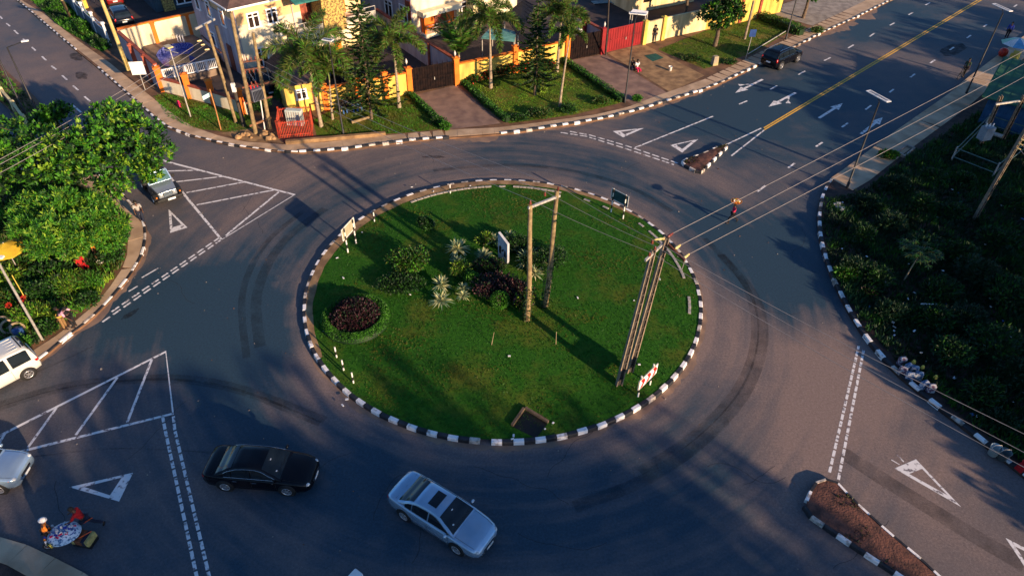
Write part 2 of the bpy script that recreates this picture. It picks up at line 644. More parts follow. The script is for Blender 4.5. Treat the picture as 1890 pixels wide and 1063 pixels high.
for s in ('0 30.5 4 35.5', '12 43.7 18.3 49', '26 56.4 33.5 63.5', '42.4 72.4 49.5 78', '59 87.6 65.5 94', '77.5 104.6 85 112', '95 122 103.6 128.8', '114.8 139.7 123.7 147.8', '135 158.7 144.3 166.9', '156 178.5 166 187.4', '131 192 150 208'):
    a = [float(q) for q in s.split()]
    line([(a[0], a[1]), (a[2], a[3])], 0.15, name='lane_dash')
arrow((1407.6, 147), (1357, 172), (1366, 156))
arrow((1468.6, 171.5), (1418.5, 197.6), (1456, 189))
arrow((1511.6, 218.4), (1555.3, 191))
arrow((1589, 247.6), (1629, 217))
# tyre marks curling through the ring; lower right streak is a painted pole shadow
TZ = 0
for p, wd in (([(-20, 752), (100, 716), (200, 701), (330, 697), (450, 718), (600, 775)], 0.22), ([(-20, 760), (100, 723), (200, 707), (330, 703), (450, 725), (590, 782)], 0.16),
              ([(40, 845), (200, 828), (330, 831), (420, 838)], 0.07), ([(1330, 470), (1392, 545), (1408, 625), (1380, 715), (1310, 800), (1200, 880), (1060, 935)], 0.3),
              ([(1300, 440), (1372, 520), (1394, 610), (1368, 705), (1290, 795), (1180, 870)], 0.22), ([(480, 640), (475, 540), (520, 450), (600, 385)], 0.3), ([(455, 660), (448, 540), (490, 450), (560, 390)], 0.2),
              ([(1240, 390), (1160, 345), (1050, 315), (930, 305), (800, 315)], 0.2), ([(1556, 836), (1638, 889), (1715, 937), (1791, 984), (1890, 1042)], 0.4), ([(60, 690), (110, 668), (170, 640)], 0.1)):
    b = MB(); strip(b, smoothline([G(*q) for q in p], 8), wd * (2.0 if wd > .1 else 1), 0.0012 + 0.0003 * TZ, M_TYRE_SHADOW); b.build('tyre_shadow_mark', road); TZ += 1


# ------------------------------------------------------------------ kerbs
def kerb(pts, side, step=0.53, wd=0.2, h=0.2, worn=0.06, z0=-0.02, name='kerb', first=0, parent=None, plain=None):
    """pts: road-side edge; side=+1 when the block lies left of the direction of travel"""
    P = resample(pts, step)
    b = MB()
    nrm = []
    for i, p in enumerate(P):
        d = P[min(i + 1, len(P) - 1)] - P[max(i - 1, 0)]
        d.normalize()
        nrm.append(Vector((-d.y, d.x, 0)) * side)
    for i in range(len(P) - 1):
        a, c = P[i], P[i + 1]
        d = (c - a).normalized()
        g = 0.012
        a2, c2 = a + d * g, c - d * g
        na, nc = nrm[i], nrm[i + 1]
        hh = h + rnd.uniform(-0.02, 0.014)
        off = rnd.uniform(-0.012, 0.02)
        a2 = a2 + na * off; c2 = c2 + nc * off
        mat = plain or ((M_WHITE if rnd.random() < .8 else M_WHITE2) if (i + first) % 2 == 0 else M_BLACK)
        vs = []
        for q, n in ((a2, na), (c2, nc)):
            vs += [(q.x, q.y, z0), (q.x + n.x * 0.01, q.y + n.y * 0.01, hh - 0.035), (q.x + n.x * 0.045, q.y + n.y * 0.045, hh), (q.x + n.x * wd, q.y + n.y * wd, hh), (q.x + n.x * wd, q.y + n.y * wd, z0)]
        fs = [(k, k + 1, k + 6, k + 5) for k in range(4)] + [(4, 3, 2, 1, 0), (5, 6, 7, 8, 9)]
        if side < 0:
            fs = [tuple(reversed(f)) for f in fs]
        b.add(vs, fs, mat)
    return b.build(name, parent)


# raised blocks --------------------------------------------------------------
NW_K1 = [(-65, -80), (58, 25), (140, 95), (180, 127), (240, 180), (283, 218), (310, 238), (350, 253), (400, 265), (448, 274), (500, 281), (553, 284.5), (600, 282), (650, 277.5), (700, 270.5), (760, 263), (836, 257), (880, 254), (925, 250.5), (985, 243), (1050, 233), (1110, 223), (1170, 209), (1195, 202), (1240, 187.5), (1290, 172), (1340, 152), (1390, 127.5), (1410, 118), (1470, 88), (1520, 62), (1580, 35), (1650, 0), (1800, -75), (2000, -175)]
nw = [XY(G(*p)) for p in NW_K1]
nw_top = nw + [(140, 190), (-130, 190)]
b = MB(); b.prism(nw_top, -0.05, KZ, M_DIRT); struct(b.build('verge'))
NW_IN = [(-40, -65), (38, 0), (84, 28), (142, 74), (203, 117), (264, 167), (315, 208), (355, 234), (400, 250), (450, 262), (525, 267), (600, 263), (660, 256), (740, 248), (830, 240), (920, 236), (1000, 226), (1100, 212), (1160, 198), (1200, 182), (1300, 147), (1390, 103), (1490, 54), (1560, 20), (1620, -10), (1780, -90), (1960, -180)]
pave_in = [XY(G(*p, KZ)) for p in NW_IN]


def inset(pts, d):
    out = []
    for i, p in enumerate(pts):
        a, c = Vector(pts[max(i - 1, 0)]), Vector(pts[min(i + 1, len(pts) - 1)])
        t = (c - a).normalized()
        out.append((p[0] - t.y * d, p[1] + t.x * d))
    return out


def pavement(outer, inner, z0=KZ - 0.02, z1=KZ + 0.02, joint=1.0, name='pavement'):
    """slabs between two outlines, each a separate slab with an open joint"""
    A, B = resample(outer, 0.25), resample(inner, 0.25)
    b = MB(); n = int(len(A) * 0.25 / joint)
    for i in range(n):
        t0, t1 = i / n, (i + 1) / n
        e = 0.012 / (t1 - t0) / len(A) / 0.25 / 1.0
        def at(L, t):
            k = t * (len(L) - 1); j = min(int(k), len(L) - 2); return L[j] + (L[j + 1] - L[j]) * (k - j)
        def match(p):
            return min(B, key=lambda q: (q - p).length_squared)
        p0, p1 = at(A, t0 + 0.01 * (t1 - t0)), at(A, t1 - 0.01 * (t1 - t0))
        q0, q1 = match(p0), match(p1)
        dz = rnd.uniform(-0.006, 0.006)
        b.prism([XY(p0), XY(p1), XY(q1), XY(q0)], z0, z1 + dz, M_PAVE)
    return struct(b.build(name))


pavement(inset(nw, 0.2), pave_in)
seg = lambda a, c: nw[NW_K1.index(a):NW_K1.index(c) + 1]
k1 = kerb(seg((-65, -80), (140, 95)), 1, h=0.17, wd=0.15); struct(k1)
struct(kerb(seg((180, 127), (553, 284.5)), 1, h=0.17, wd=0.16))
struct(kerb(seg((553, 284.5), (836, 257)), 1, h=0.24, wd=0.2))
struct(kerb(seg((925, 250.5), (1290, 172)), 1, h=0.24, wd=0.2))
struct(kerb(seg((1290, 172), (2000, -175)), 1, h=0.2, wd=0.18))

# west block with the big tree
W_K = [(-200, 258), (0, 292), (130, 315), (195, 328), (238, 370), (262, 398), (271, 425), (269, 460), (256, 490), (236, 520), (202, 560), (166, 595), (130, 622), (80, 664), (40, 690), (0, 713), (-120, 780)]
wk = [XY(p) for p in smoothline([G(*p) for p in W_K], 5)]
b = MB(); b.prism(wk + [(-60, 10), (-90, 40)], -0.05, KZ, M_DIRT); struct(b.build('verge'))
W_IN = [(-200, 275), (0, 306), (110, 330), (160, 345), (205, 385), (232, 425), (236, 460), (228, 490), (210, 520), (178, 560), (140, 592), (95, 626), (60, 648), (10, 680), (-40, 706), (-140, 760)]
w_in = [XY(p) for p in smoothline([G(*p, KZ) for p in W_IN], 5)]
pavement(inset(wk, -0.17), w_in, joint=1.6)
struct(kerb(wk, -1, h=0.17, wd=0.16, step=0.8))
# median of the left road
med = [XY(G(*p)) for p in [(-120, 22), (0, 122), (62, 178), (112, 232), (128, 262), (108, 274), (58, 238), (0, 188), (-120, 86)]]
b = MB(); b.prism(med, -0.05, KZ + 0.02, M_DIRT); struct(b.build('verge'))
# right verge
R_K = [(1650, 1300), (1890, 884), (1830, 836), (1770, 788), (1700, 733), (1640, 680), (1595, 627), (1562, 575), (1535, 520), (1516, 465), (1508, 420), (1510, 380), (1521, 348), (1532, 332)]
R_K = R_K[1:]
ext = [G(2010, 980), G(1950, 932)]
rk = [XY(p) for p in smoothline(ext + [G(*p) for p in R_K], 5)]
R_ROAD = [(1532, 332), (1560, 313), (1640, 253), (1700, 211), (1750, 176), (1780, 150), (1840, 105), (1890, 68), (2050, -45), (2300, -200)]
rr_ = [XY(G(*p)) for p in R_ROAD]
b = MB(); b.prism(rk + rr_[1:] + [(150, 120), (150, 0)], -0.05, KZ, M_SOIL); struct(b.build('verge'))
struct(kerb(rk, -1, h=0.24, wd=0.22, step=0.62))
rp_in = [XY(G(*p, KZ)) for p in [(1548, 362), (1590, 345), (1660, 290), (1720, 246), (1790, 195), (1850, 140), (1890, 108), (2060, -20), (2310, -170)]]
pavement(rr_, rp_in, joint=1.8)
# corner pavement bottom left
cp = [XY(G(*p)) for p in [(-60, 975), (0, 993), (40, 1003), (80, 1020), (125, 1043), (170, 1066), (260, 1130)]]
cin = [XY(G(*p, KZ)) for p in [(-70, 1015), (0, 1035), (60, 1068), (130, 1110), (220, 1180)]]
b = MB(); b.prism(cp + [(-12, 4), (-40, 4), (-40, 14)], -0.05, KZ - 0.01, M_SOIL); struct(b.build('verge'))
b = MB()
for i in range(len(cp) - 1):
    j = min(i, len(cin) - 2)
pavement(cp, cin, joint=1.4)


M_BED = MAT('red_brown_bed', (0.15, 0.062, 0.042), (0.05, 0.025, 0.02), scale=2.6, bump=0.9, fine=12, detail=9)
# ------------------------------------------------------------------ traffic islands (splitters)
def splitter(pix, label, first, step):
    P = [G(*p) for p in pix]
    c = sum(P, Vector((0, 0, 0))) / len(P)
    t = thing('traffic_island', label, 'traffic island', (c.x, c.y, 0), group='raised traffic islands')
    loc = [(p.x - c.x, p.y - c.y) for p in P]
    ar = sum(loc[i][0] * loc[(i + 1) % len(loc)][1] - loc[(i + 1) % len(loc)][0] * loc[i][1] for i in range(len(loc)))
    if ar < 0:
        loc.reverse()
    kerb(loc + [loc[0]], 1, step=step, wd=0.15, h=0.24, parent=t, first=first)
    ins = inset(loc + [loc[0], loc[1]], 0.12)[1:-1]
    b = MB()
    # mounded soil
    cc = Vector((sum(p[0] for p in ins) / len(ins), sum(p[1] for p in ins) / len(ins)))
    rings = [ins, [(cc.x + (p[0] - cc.x) * 0.6, cc.y + (p[1] - cc.y) * 0.6) for p in ins]]
    n = len(ins)
    vs = [(p[0], p[1], 0.2) for p in rings[0]] + [(p[0], p[1], 0.27) for p in rings[1]] + [(cc.x, cc.y, 0.29)]
    fs = [(i, (i + 1) % n, n + (i + 1) % n, n + i) for i in range(n)] + [(n + i, n + (i + 1) % n, 2 * n) for i in range(n)]
    b.add(vs, fs, M_BED, True)
    b.build('soil_bed', t)
    b = MB()
    ks = [b.mi(m) for m in (L_DARK, L_PINK, L_PURP, L_OLIVE)]
    x0, x1, y0, y1 = min(p[0] for p in ins), max(p[0] for p in ins), min(p[1] for p in ins), max(p[1] for p in ins)
    for _ in range(4000):
        x, y = rnd.uniform(x0, x1), rnd.uniform(y0, y1)
        if in_poly(x, y, ins) and mnoise.noise(Vector((x * .9, y * .9, c.x))) > .12:
            leaf(b, Vector((x, y, .22)), (rdir() + Vector((0, 0, 1))).normalized(), rnd.uniform(.08, .2), .05, rnd.choice(ks))
    tag(b.build('weeds', t), kind='stuff')
    return t, P


def later_islands():
  global ISL1P, ISL2P
  ISL1, ISL1P = splitter([(1256, 302), (1262, 310), (1286, 322), (1296, 322), (1304, 314), (1330, 288), (1344, 274), (1344, 270), (1332, 270), (1300, 284), (1264, 297)], 'small wedge traffic island with soil bed on the upper right road', 0, 0.55)
  ISL2, ISL2P = splitter([(1479, 938), (1484, 952), (1560, 1005), (1640, 1058), (1760, 1140), (1800, 1150), (1780, 1110), (1700, 1035), (1640, 985), (1580, 930), (1545, 893), (1520, 886), (1500, 893), (1486, 915)], 'long traffic island with brown soil bed at the bottom right corner', 1, 0.6)


# ------------------------------------------------------------------ wear: cracks, patches, drifted sand, stones
M_CRACK = MAT('crack', (0.012, 0.013, 0.016), (0.03, 0.028, 0.03), scale=3)
M_PATCH = film('asphalt_patch', (0.016, 0.018, 0.023), .55, 2.2, .3, .6)
M_DRIFT = MAT('drift_sand', (0.25, 0.165, 0.115), (0.17, 0.115, 0.09), scale=1.4, bump=.3, detail=10)
q = random.Random(4)
M_STONE0 = MAT('pebble', (0.30, 0.27, 0.24), (0.12, 0.10, 0.09), scale=4)
for i, (px, py, L) in enumerate(((1010, 880, 4), (760, 1040, 5), (1120, 1000, 4), (1480, 420, 4), (540, 880, 3), (690, 960, 3), (1640, 960, 4), (360, 560, 4), (800, 300, 5), (1180, 300, 3), (450, 380, 4), (470, 350, 3), (230, 850, 4), (120, 960, 2.5), (1390, 560, 3), (1560, 150, 5), (1640, 100, 5), (560, 300, 4), (1050, 930, 5), (1450, 880, 4), (1430, 860, 2))):
    p = G(px, py); a = q.uniform(0, 6.28); P = [p]
    for k in range(int(L / .22)):
        a += q.uniform(-.32, .32);  p = p + Vector((math.cos(a), math.sin(a), 0)) * .22; P.append(p)
    b = MB(); strip(b, P, .018, .0032, M_CRACK); b.build('crack', road)


def blob(px, py, rx, ry, an, mat, z, name):
    c = G(px, py); P = []
    for k in range(34):
        a = 2 * PI * k / 34; f = 1 + .35 * mnoise.noise(Vector((math.cos(a) * 1.5, math.sin(a) * 1.5, px * .1))) + .12 * mnoise.noise(Vector((math.cos(a) * 6, math.sin(a) * 6, px)))
        x, y = math.cos(a) * rx * f, math.sin(a) * ry * f
        P.append((c.x + x * math.cos(an) - y * math.sin(an), c.y + x * math.sin(an) + y * math.cos(an), z))
    b = MB(); b.poly(P, mat); return b.build(name, road)


for i, (px, py, rx, ry, an) in enumerate(((1760, 92, 2.4, .8, .75), (140, 105, 1.2, .5, 2.3), (150, 140, 1.0, .4, 2.3), (800, 290, .8, .2, 0), (240, 580, .5, .2, 1))):
    blob(px, py, rx, ry, an, M_PATCH, .0016 + .0001 * i, 'asphalt_patch')


def drift(P, w0, side, seed):
    b = MB(); R_ = resample(P, .25); vs, fs = [], []
    for i, p in enumerate(R_):
        d = R_[min(i + 1, len(R_) - 1)] - R_[max(i - 1, 0)]; d.normalize(); n = Vector((-d.y, d.x, 0)) * side
        e = max(0.0, math.sin(PI * i / (len(R_) - 1))) ** .4
        w_ = w0 * e * max(.08, .55 + .8 * mnoise.noise(Vector((i * .13, seed, 0))) + .35 * mnoise.noise(Vector((i * .7, seed, 5))))
        vs += [(p.x, p.y, .0026), (p.x + n.x * w_, p.y + n.y * w_, .0022)]
        if i: a = 2 * (i - 1); fs.append((a, a + 1, a + 3, a + 2) if side > 0 else (a, a + 2, a + 3, a + 1))
    b.add(vs, fs, M_DRIFT); b.build('sand_drift', road)


drift([(CEN.x + RK * math.cos(RAD(a)), CEN.y + RK * math.sin(RAD(a))) for a in range(-150, 12, 3)], .55, -1, 1)
drift([G(*p) for p in [(836, 257), (880, 254), (925, 250.5)]], 1.3, -1, 2)
drift([G(*p) for p in [(553, 284.5), (600, 282), (700, 270.5), (836, 257)]], .5, -1, 3)
drift([G(*p) for p in [(925, 250.5), (1050, 233), (1170, 209), (1290, 172), (1390, 127)]], .6, -1, 4)
drift([G(*p) for p in [(1500, 70), (1560, 45), (1620, 15)]], 1.6, -1, 6)
drift(wk[30:70], .5, 1, 5)
for (px, py) in ((1500, 893), (1300, 322)):
    pass
b = MB()
for _ in range(420):
    a, r = q.uniform(0, 6.28), q.uniform(11.95, 40); x, y = CEN.x + r * math.cos(a), CEN.y + r * math.sin(a)
    s = q.uniform(.015, .06) * (1.6 if q.random() < .03 else 1)
    b.box((x, y, s * .4), (s, s * q.uniform(.6, 1.4), s * .7), q.choice((M_CONC, M_STONE0, M_DIRT, M_STONE0)), rz=q.uniform(0, 3), taper=.6)
tag(b.build('road_grit'), 'tiny stones and scraps of paper scattered over the asphalt', 'grit', kind='stuff')
# ------------------------------------------------------------------ foliage tools
def leaf(mb, p, d, L, W, k, fold=0.0, nrm=None):
    """one blade: a rhombus from p along d, k = material index"""
    s = d.cross(nrm if nrm is not None else Vector((rnd.uniform(-1, 1), rnd.uniform(-1, 1), rnd.uniform(-1, 1))))
    if s.length < 1e-4:
        s = d.orthogonal()
    s.normalize()
    o = len(mb.v)
    m = p + d * (L * 0.45)
    dn = d.cross(s) * fold
    mb.v += [tuple(p), tuple(m + s * W / 2 + dn), tuple(p + d * L), tuple(m - s * W / 2 + dn)]
    mb.f.append((o, o + 1, o + 2, o + 3)); mb.m.append(k); mb.s.append(False)


def rdir():
    z = rnd.uniform(-1, 1); a = rnd.uniform(0, 2 * PI); r = math.sqrt(1 - z * z)
    return Vector((r * math.cos(a), r * math.sin(a), z))


def leafball(mb, c, rad, n, L, W, mats, shell=0.55, up=0.35, zmin=None):
    ks = [mb.mi(m) for m in mats]
    c = Vector(c)
    for _ in range(n):
        d = rdir()
        r = (rnd.random() ** 0.5) * (1 - shell) + shell
        r = min(1.0, r) * rnd.uniform(0.86, 1.06)
        p = c + Vector((d.x * rad[0], d.y * rad[1], d.z * rad[2])) * r
        if zmin is not None and p.z < zmin:
            p.z = zmin + rnd.random() * 0.05
        dd = (d * 0.7 + rdir() * 0.8 + Vector((0, 0, up))).normalized()
        q = rnd.uniform(0.7, 1.25)
        leaf(mb, p, dd, L * q, W * q, rnd.choice(ks), 0.06 * L)


L_BRIGHT = LEAF('leaf_bright', (0.085, 0.29, 0.014), (0.026, 0.13, 0.007))
L_YELLOW = LEAF('leaf_yellow', (0.27, 0.42, 0.03), (0.11, 0.24, 0.015))
L_MID = LEAF('leaf_mid', (0.032, 0.14, 0.012), (0.016, 0.055, 0.006))
L_DARK = LEAF('leaf_dark', (0.013, 0.045, 0.010), (0.005, 0.018, 0.006))
L_OLIVE = LEAF('leaf_olive', (0.085, 0.105, 0.016), (0.03, 0.045, 0.008))
L_PURP = LEAF('leaf_purple', (0.038, 0.012, 0.020), (0.010, 0.005, 0.009))
L_PINK = LEAF('leaf_pink', (0.11, 0.045, 0.045), (0.05, 0.015, 0.02))
L_RED = LEAF('petal_red', (0.62, 0.045, 0.02), (0.35, 0.02, 0.015))
L_AGAVE = LEAF('leaf_agave', (0.22, 0.33, 0.17), (0.09, 0.17, 0.10))
L_CREAM = LEAF('leaf_cream_edge', (0.66, 0.62, 0.34), (0.40, 0.42, 0.18))
L_GRASS = LEAF('grass_blade', (0.030, 0.135, 0.006), (0.012, 0.062, 0.004), scale=0.5)
L_STRAW = LEAF('grass_blade_dry', (0.11, 0.115, 0.012), (0.045, 0.065, 0.008), scale=0.5)
L_PALM = LEAF('leaf_palm', (0.125, 0.145, 0.026), (0.045, 0.065, 0.014))
L_WEED = LEAF('leaf_weed', (0.017, 0.068, 0.022), (0.005, 0.020, 0.009), scale=0.4)
M_BARK = MAT('bark', (0.17, 0.12, 0.08), (0.07, 0.05, 0.035), scale=5, bump=0.6)
M_PTRUNK = MAT('palm_trunk', (0.36, 0.29, 0.20), (0.20, 0.15, 0.10), scale=6, bump=0.4)
M_SHAFT = MAT('palm_crownshaft', (0.16, 0.22, 0.06), (0.09, 0.13, 0.04), scale=4)


def bush(name, label, cat, p, rad, n, L, W, mats, group=None, stem=True, shell=0.5, blobs=5, up=0.35):
    """a shrub of several overlapping leafy lobes on short stems"""
    t = thing(name, label, cat, p, group=group)
    mb = MB()
    rr = rad
    for i in range(blobs):
        a = rnd.uniform(0, 2 * PI)
        f = rnd.uniform(0.15, 0.5) if blobs > 1 else 0
        c = (math.cos(a) * rr[0] * f, math.sin(a) * rr[1] * f, rr[2] * rnd.uniform(0.75, 1.05))
        s = rnd.uniform(0.6, 0.85) if blobs > 1 else 1
        leafball(mb, c, (rr[0] * s, rr[1] * s, rr[2] * s), n // blobs, L, W, mats, shell, up, zmin=0.03)
    mb.build('foliage', t)
    if stem:
        sb = MB()
        for i in range(4):
            a = rnd.uniform(0, 2 * PI)
            sb.tube([(0, 0, -0.05), (math.cos(a) * rr[0] * 0.2, math.sin(a) * rr[1] * 0.2, rr[2] * 0.6), (math.cos(a) * rr[0] * 0.45, math.sin(a) * rr[1] * 0.45, rr[2] * 1.2)], [0.035, 0.02, 0.01], M_BARK, 5)
        sb.build('stem', t)
    return t


def rosette(name, label, p, r, n=46, group=None, h=0.25, mats=None, droop=0.15):
    """agave-like rosette of stiff pointed blades with pale edges on a short stem"""
    t = thing(name, label, 'plant', p, group=group)
    mb = MB()
    ks = [mb.mi(m) for m in (mats or (L_AGAVE, L_AGAVE, L_CREAM))]
    kc = mb.mi(L_CREAM)
    for i in range(n):
        el = RAD(rnd.uniform(-10, 80)); a = i * 2.39996 + rnd.uniform(-.1, .1)
        d = Vector((math.cos(a) * math.cos(el), math.sin(a) * math.cos(el), math.sin(el)))
        L = r * rnd.uniform(0.85, 1.1) * (0.8 + 0.2 * math.cos(el))
        W = r * 0.13
        s = d.cross(Vector((0, 0, 1))).normalized()
        o0 = Vector((0, 0, h))
        m = o0 + d * L * 0.5; e = o0 + d * L - Vector((0, 0, L * droop))
        up = s.cross(d) * W * 0.22
        o = len(mb.v)
        mb.v += [tuple(x) for x in (o0 - s * W * 0.35, o0 + s * W * 0.35, m + s * W * 0.5, m - up, m - s * W * 0.5, e)]
        mb.f += [(o, o + 3, o + 4), (o, o + 1, o + 3), (o + 1, o + 2, o + 3), (o + 4, o + 3, o + 5), (o + 3, o + 2, o + 5)]
        k = rnd.choice(ks); mb.m += [k, k, kc, kc if rnd.random() < .6 else k, k]; mb.s += [False] * 5
    mb.build('leaf_rosette', t)
    sb = MB(); sb.tube([(0, 0, -0.1), (0, 0, h + 0.03)], [r * 0.10, r * 0.07], M_BARK, 7); sb.build('stem', t)
    return t


def palm(label, base, top, nf=11, fl=2.3, group='palms on the lawns', bushy=True, lean=0.0, trunk_r=0.13, shaft=True, seed=1, upright=0):
    """feather palm: ringed trunk, green crown shaft, arching plumes"""
    global rnd
    keep, rnd = rnd, random.Random(seed)
    t = thing('palm_tree', label, 'palm', base, group=group)
    d = Vector(top) - Vector(base)
    tb = MB(); pts, rad = [], []
    n = 22
    for i in range(n + 1):
        u = i / n
        pts.append(Vector((d.x * u ** 1.4, d.y * u ** 1.4, -0.1 + (d.z + 0.1) * u)))
        rad.append(trunk_r * (1.25 - 0.75 * u + 0.25 * math.exp(-u * 12)) * (1.04 if i % 2 else 0.97))
    tb.tube(pts, rad, M_PTRUNK, 9)
    tb.build('trunk', t)
    if shaft:
        sb = MB(); sb.tube([d, d + Vector((0, 0, 0.35)), d + Vector((0, 0, 0.75))], [trunk_r * 0.62, trunk_r * 0.66, trunk_r * 0.25], M_SHAFT, 9); sb.build('crownshaft', t)
    o0 = d + Vector((0, 0, 0.6 if shaft else 0.0))
    for i in range(nf):
        fb = MB()
        ks = [fb.mi(m) for m in ((L_PALM, L_PALM, L_OLIVE, L_BRIGHT) if bushy else (L_BRIGHT, L_MID, L_PALM))]
        a = i * 2.39996 + rnd.uniform(-0.2, 0.2)
        el = RAD(78 - 75 * (i / nf) ** 0.8) if not i == 0 else RAD(86)
        if upright: el = RAD(86 - 34 * (i / nf))
        L = fl * rnd.uniform(0.88, 1.1)
        dr = Vector((math.cos(a), math.sin(a), 0))
        R0 = []
        steps = 26
        p = Vector(o0); e = el
        for k in range(steps + 1):
            R0.append(Vector(p))
            p = p + (dr * math.cos(e) + Vector((0, 0, 1)) * math.sin(e)) * (L / steps)
            e -= RAD(1.5 if upright else (2.2 if el > 1.2 else 4.3)) * (0.5 + 1.2 * k / steps)
        fb.tube(R0[::2], [0.03 * (1 - 0.85 * q / (len(R0[::2]) - 1)) for q in range(len(R0[::2]))], M_SHAFT, 5)
        for k in range(3, steps + 1):
            q = R0[k]; tg = (R0[k] - R0[k - 1]).normalized()
            sd_ = tg.cross(Vector((0, 0, 1)))
            if sd_.length < 0.05:
                sd_ = Vector((-dr.y, dr.x, 0))
            sd_.normalize(); up = sd_.cross(tg)
            u = k / steps
            ll = (0.46 if bushy else 0.70) * math.sin(PI * (0.12 + 0.80 * u)) ** 0.7 * (fl / 2.3)
            cnt = 17 if bushy else 8
            for j in range(cnt):
                if bushy:
                    ph = rnd.uniform(0, 2 * PI)
                    s = sd_ * math.cos(ph) + up * math.sin(ph)
                else:
                    s = sd_ * (1 if j % 2 else -1) + up * rnd.uniform(0.0, 0.25)
                s = (s + tg * rnd.uniform(0.45, 0.9) - Vector((0, 0, 0.18 if bushy else 0.3))).normalized()
                leaf(fb, q + tg * rnd.uniform(-0.03, 0.03), s, ll * rnd.uniform(0.75, 1.1), 0.062 if bushy else 0.06, rnd.choice(ks))
        fb.build('frond', t)
    rnd = keep
    return t


def pine(label, base, h, rb, seed=3, levels=17, bare=0.14, group='araucaria pines on the lawns'):
    """araucaria: straight trunk with flat whorls of upturned needle branches"""
    global rnd
    keep, rnd = rnd, random.Random(seed)
    t = thing('pine_tree', label, 'tree', base, group=group)
    tb = MB(); tb.tube([(0, 0, -0.1), (0.05, 0.02, h * 0.5), (0, 0, h)], [0.13, 0.08, 0.02], M_BARK, 8)
    tb.build('trunk', t)
    cb = MB(); ks = [cb.mi(m) for m in (L_MID, L_DARK, L_OLIVE, L_DARK)]
    for i in range(levels):
        u = (i + rnd.uniform(-0.2, 0.2)) / (levels - 1); u = max(0, min(1, u))
        z = h * (bare + (1 - bare) * u)
        R = rb * (1.0 - u) ** 0.75 * rnd.uniform(0.85, 1.1) + 0.12
        nb = 6 if u < 0.85 else 4
        a0 = rnd.uniform(0, 2 * PI)
        for k in range(nb):
            a = a0 + 2 * PI * k / nb + rnd.uniform(-0.15, 0.15)
            dr = Vector((math.cos(a), math.sin(a), 0)); sd_ = Vector((-dr.y, dr.x, 0))
            Rk = R * rnd.uniform(0.8, 1.1)
            pts = []
            for q in range(9):
                v = q / 8
                pts.append(Vector((0, 0, z)) + dr * Rk * v + Vector((0, 0, Rk * (-0.16 * math.sin(v * PI * 0.8) + 0.10 * v * v))))
            cb.tube(pts[::2], [0.022, 0.018, 0.013, 0.009, 0.004], M_BARK, 4)
            for q in range(1, 9):
                for j in range(int(10 + 20 * Rk / rb)):
                    v = rnd.uniform(-0.06, 0.06) * Rk
                    p = pts[q] + dr * v
                    s = sd_ * rnd.choice((-1, 1)) * rnd.uniform(0.5, 1) + dr * rnd.uniform(0.3, 0.8) + Vector((0, 0, rnd.uniform(0.0, 0.55)))
                    leaf(cb, p, s.normalized(), rnd.uniform(0.18, 0.36) * (0.5 + 0.5 * Rk / rb) * (1.15 - 0.07 * q), 0.085, rnd.choice(ks))
    cb.build('crown', t)
    rnd = keep
    return t


def broadleaf(name, label, base, clumps, n, L, W, mats, seed=5, group=None, trunk_r=0.2, cat='tree', shell=0.35, up=0.5, fork=None):
    """tree: tapered trunk, a limb to every clump, clumps of leaf clusters with gaps between"""
    global rnd
    keep, rnd = rnd, random.Random(seed)
    t = thing(name, label, cat, base, group=group)
    base = Vector(base)
    cl = [(Vector(c) - base, r) for c, r in clumps]
    zt = min(c.z for c, r in cl) * 0.75
    fk = Vector(fork) - base if fork else Vector((0, 0, max(0.8, zt)))
    tb = MB(); tb.tube([(0, 0, -0.1), fk * 0.5 + Vector((0.06, -0.04, 0)), fk], [trunk_r * 1.25, trunk_r, trunk_r * 0.8], M_BARK, 9)
    for c, r in cl:
        m = (fk + c) / 2 + Vector((rnd.uniform(-.2, .2), rnd.uniform(-.2, .2), 0.25))
        tb.tube([fk, m, c], [trunk_r * 0.5, trunk_r * 0.3, trunk_r * 0.1], M_BARK, 6)
        for _ in range(3):
            e = c + rdir() * r * 0.7
            tb.tube([m, (m + e) / 2 + Vector((0, 0, 0.1)), e], [trunk_r * 0.2, trunk_r * 0.12, trunk_r * 0.04], M_BARK, 4)
    tb.build('trunk', t)
    cb = MB(); ks = [cb.mi(m) for m in mats]
    tot = sum(r * r for c, r in cl)
    for c, r in cl:
        k = max(12, int(n * r * r / tot / 16))
        for _ in range(k):
            d = rdir()
            rad = r * (shell + (1 - shell) * rnd.random() ** 0.4)
            q = c + Vector((d.x * rad, d.y * rad, d.z * rad * 0.8))
            tw = (d + Vector((0, 0, 0.4)) + rdir() * 0.5).normalized()
            kk = rnd.choice(ks)
            for j in range(16):
                dd = (tw * 0.5 + rdir() * 0.95 + Vector((0, 0, up * 0.3))).normalized()
                s = rnd.uniform(0.65, 1.2)
                leaf(cb, q + rdir() * L * 0.5, dd, L * s, W * s, kk if rnd.random() < 0.6 else rnd.choice(ks), 0.08 * L, Vector((rnd.uniform(-.7, .7), rnd.uniform(-.7, .7), 1)))
    cb.build('crown', t)
    rnd = keep
    return t


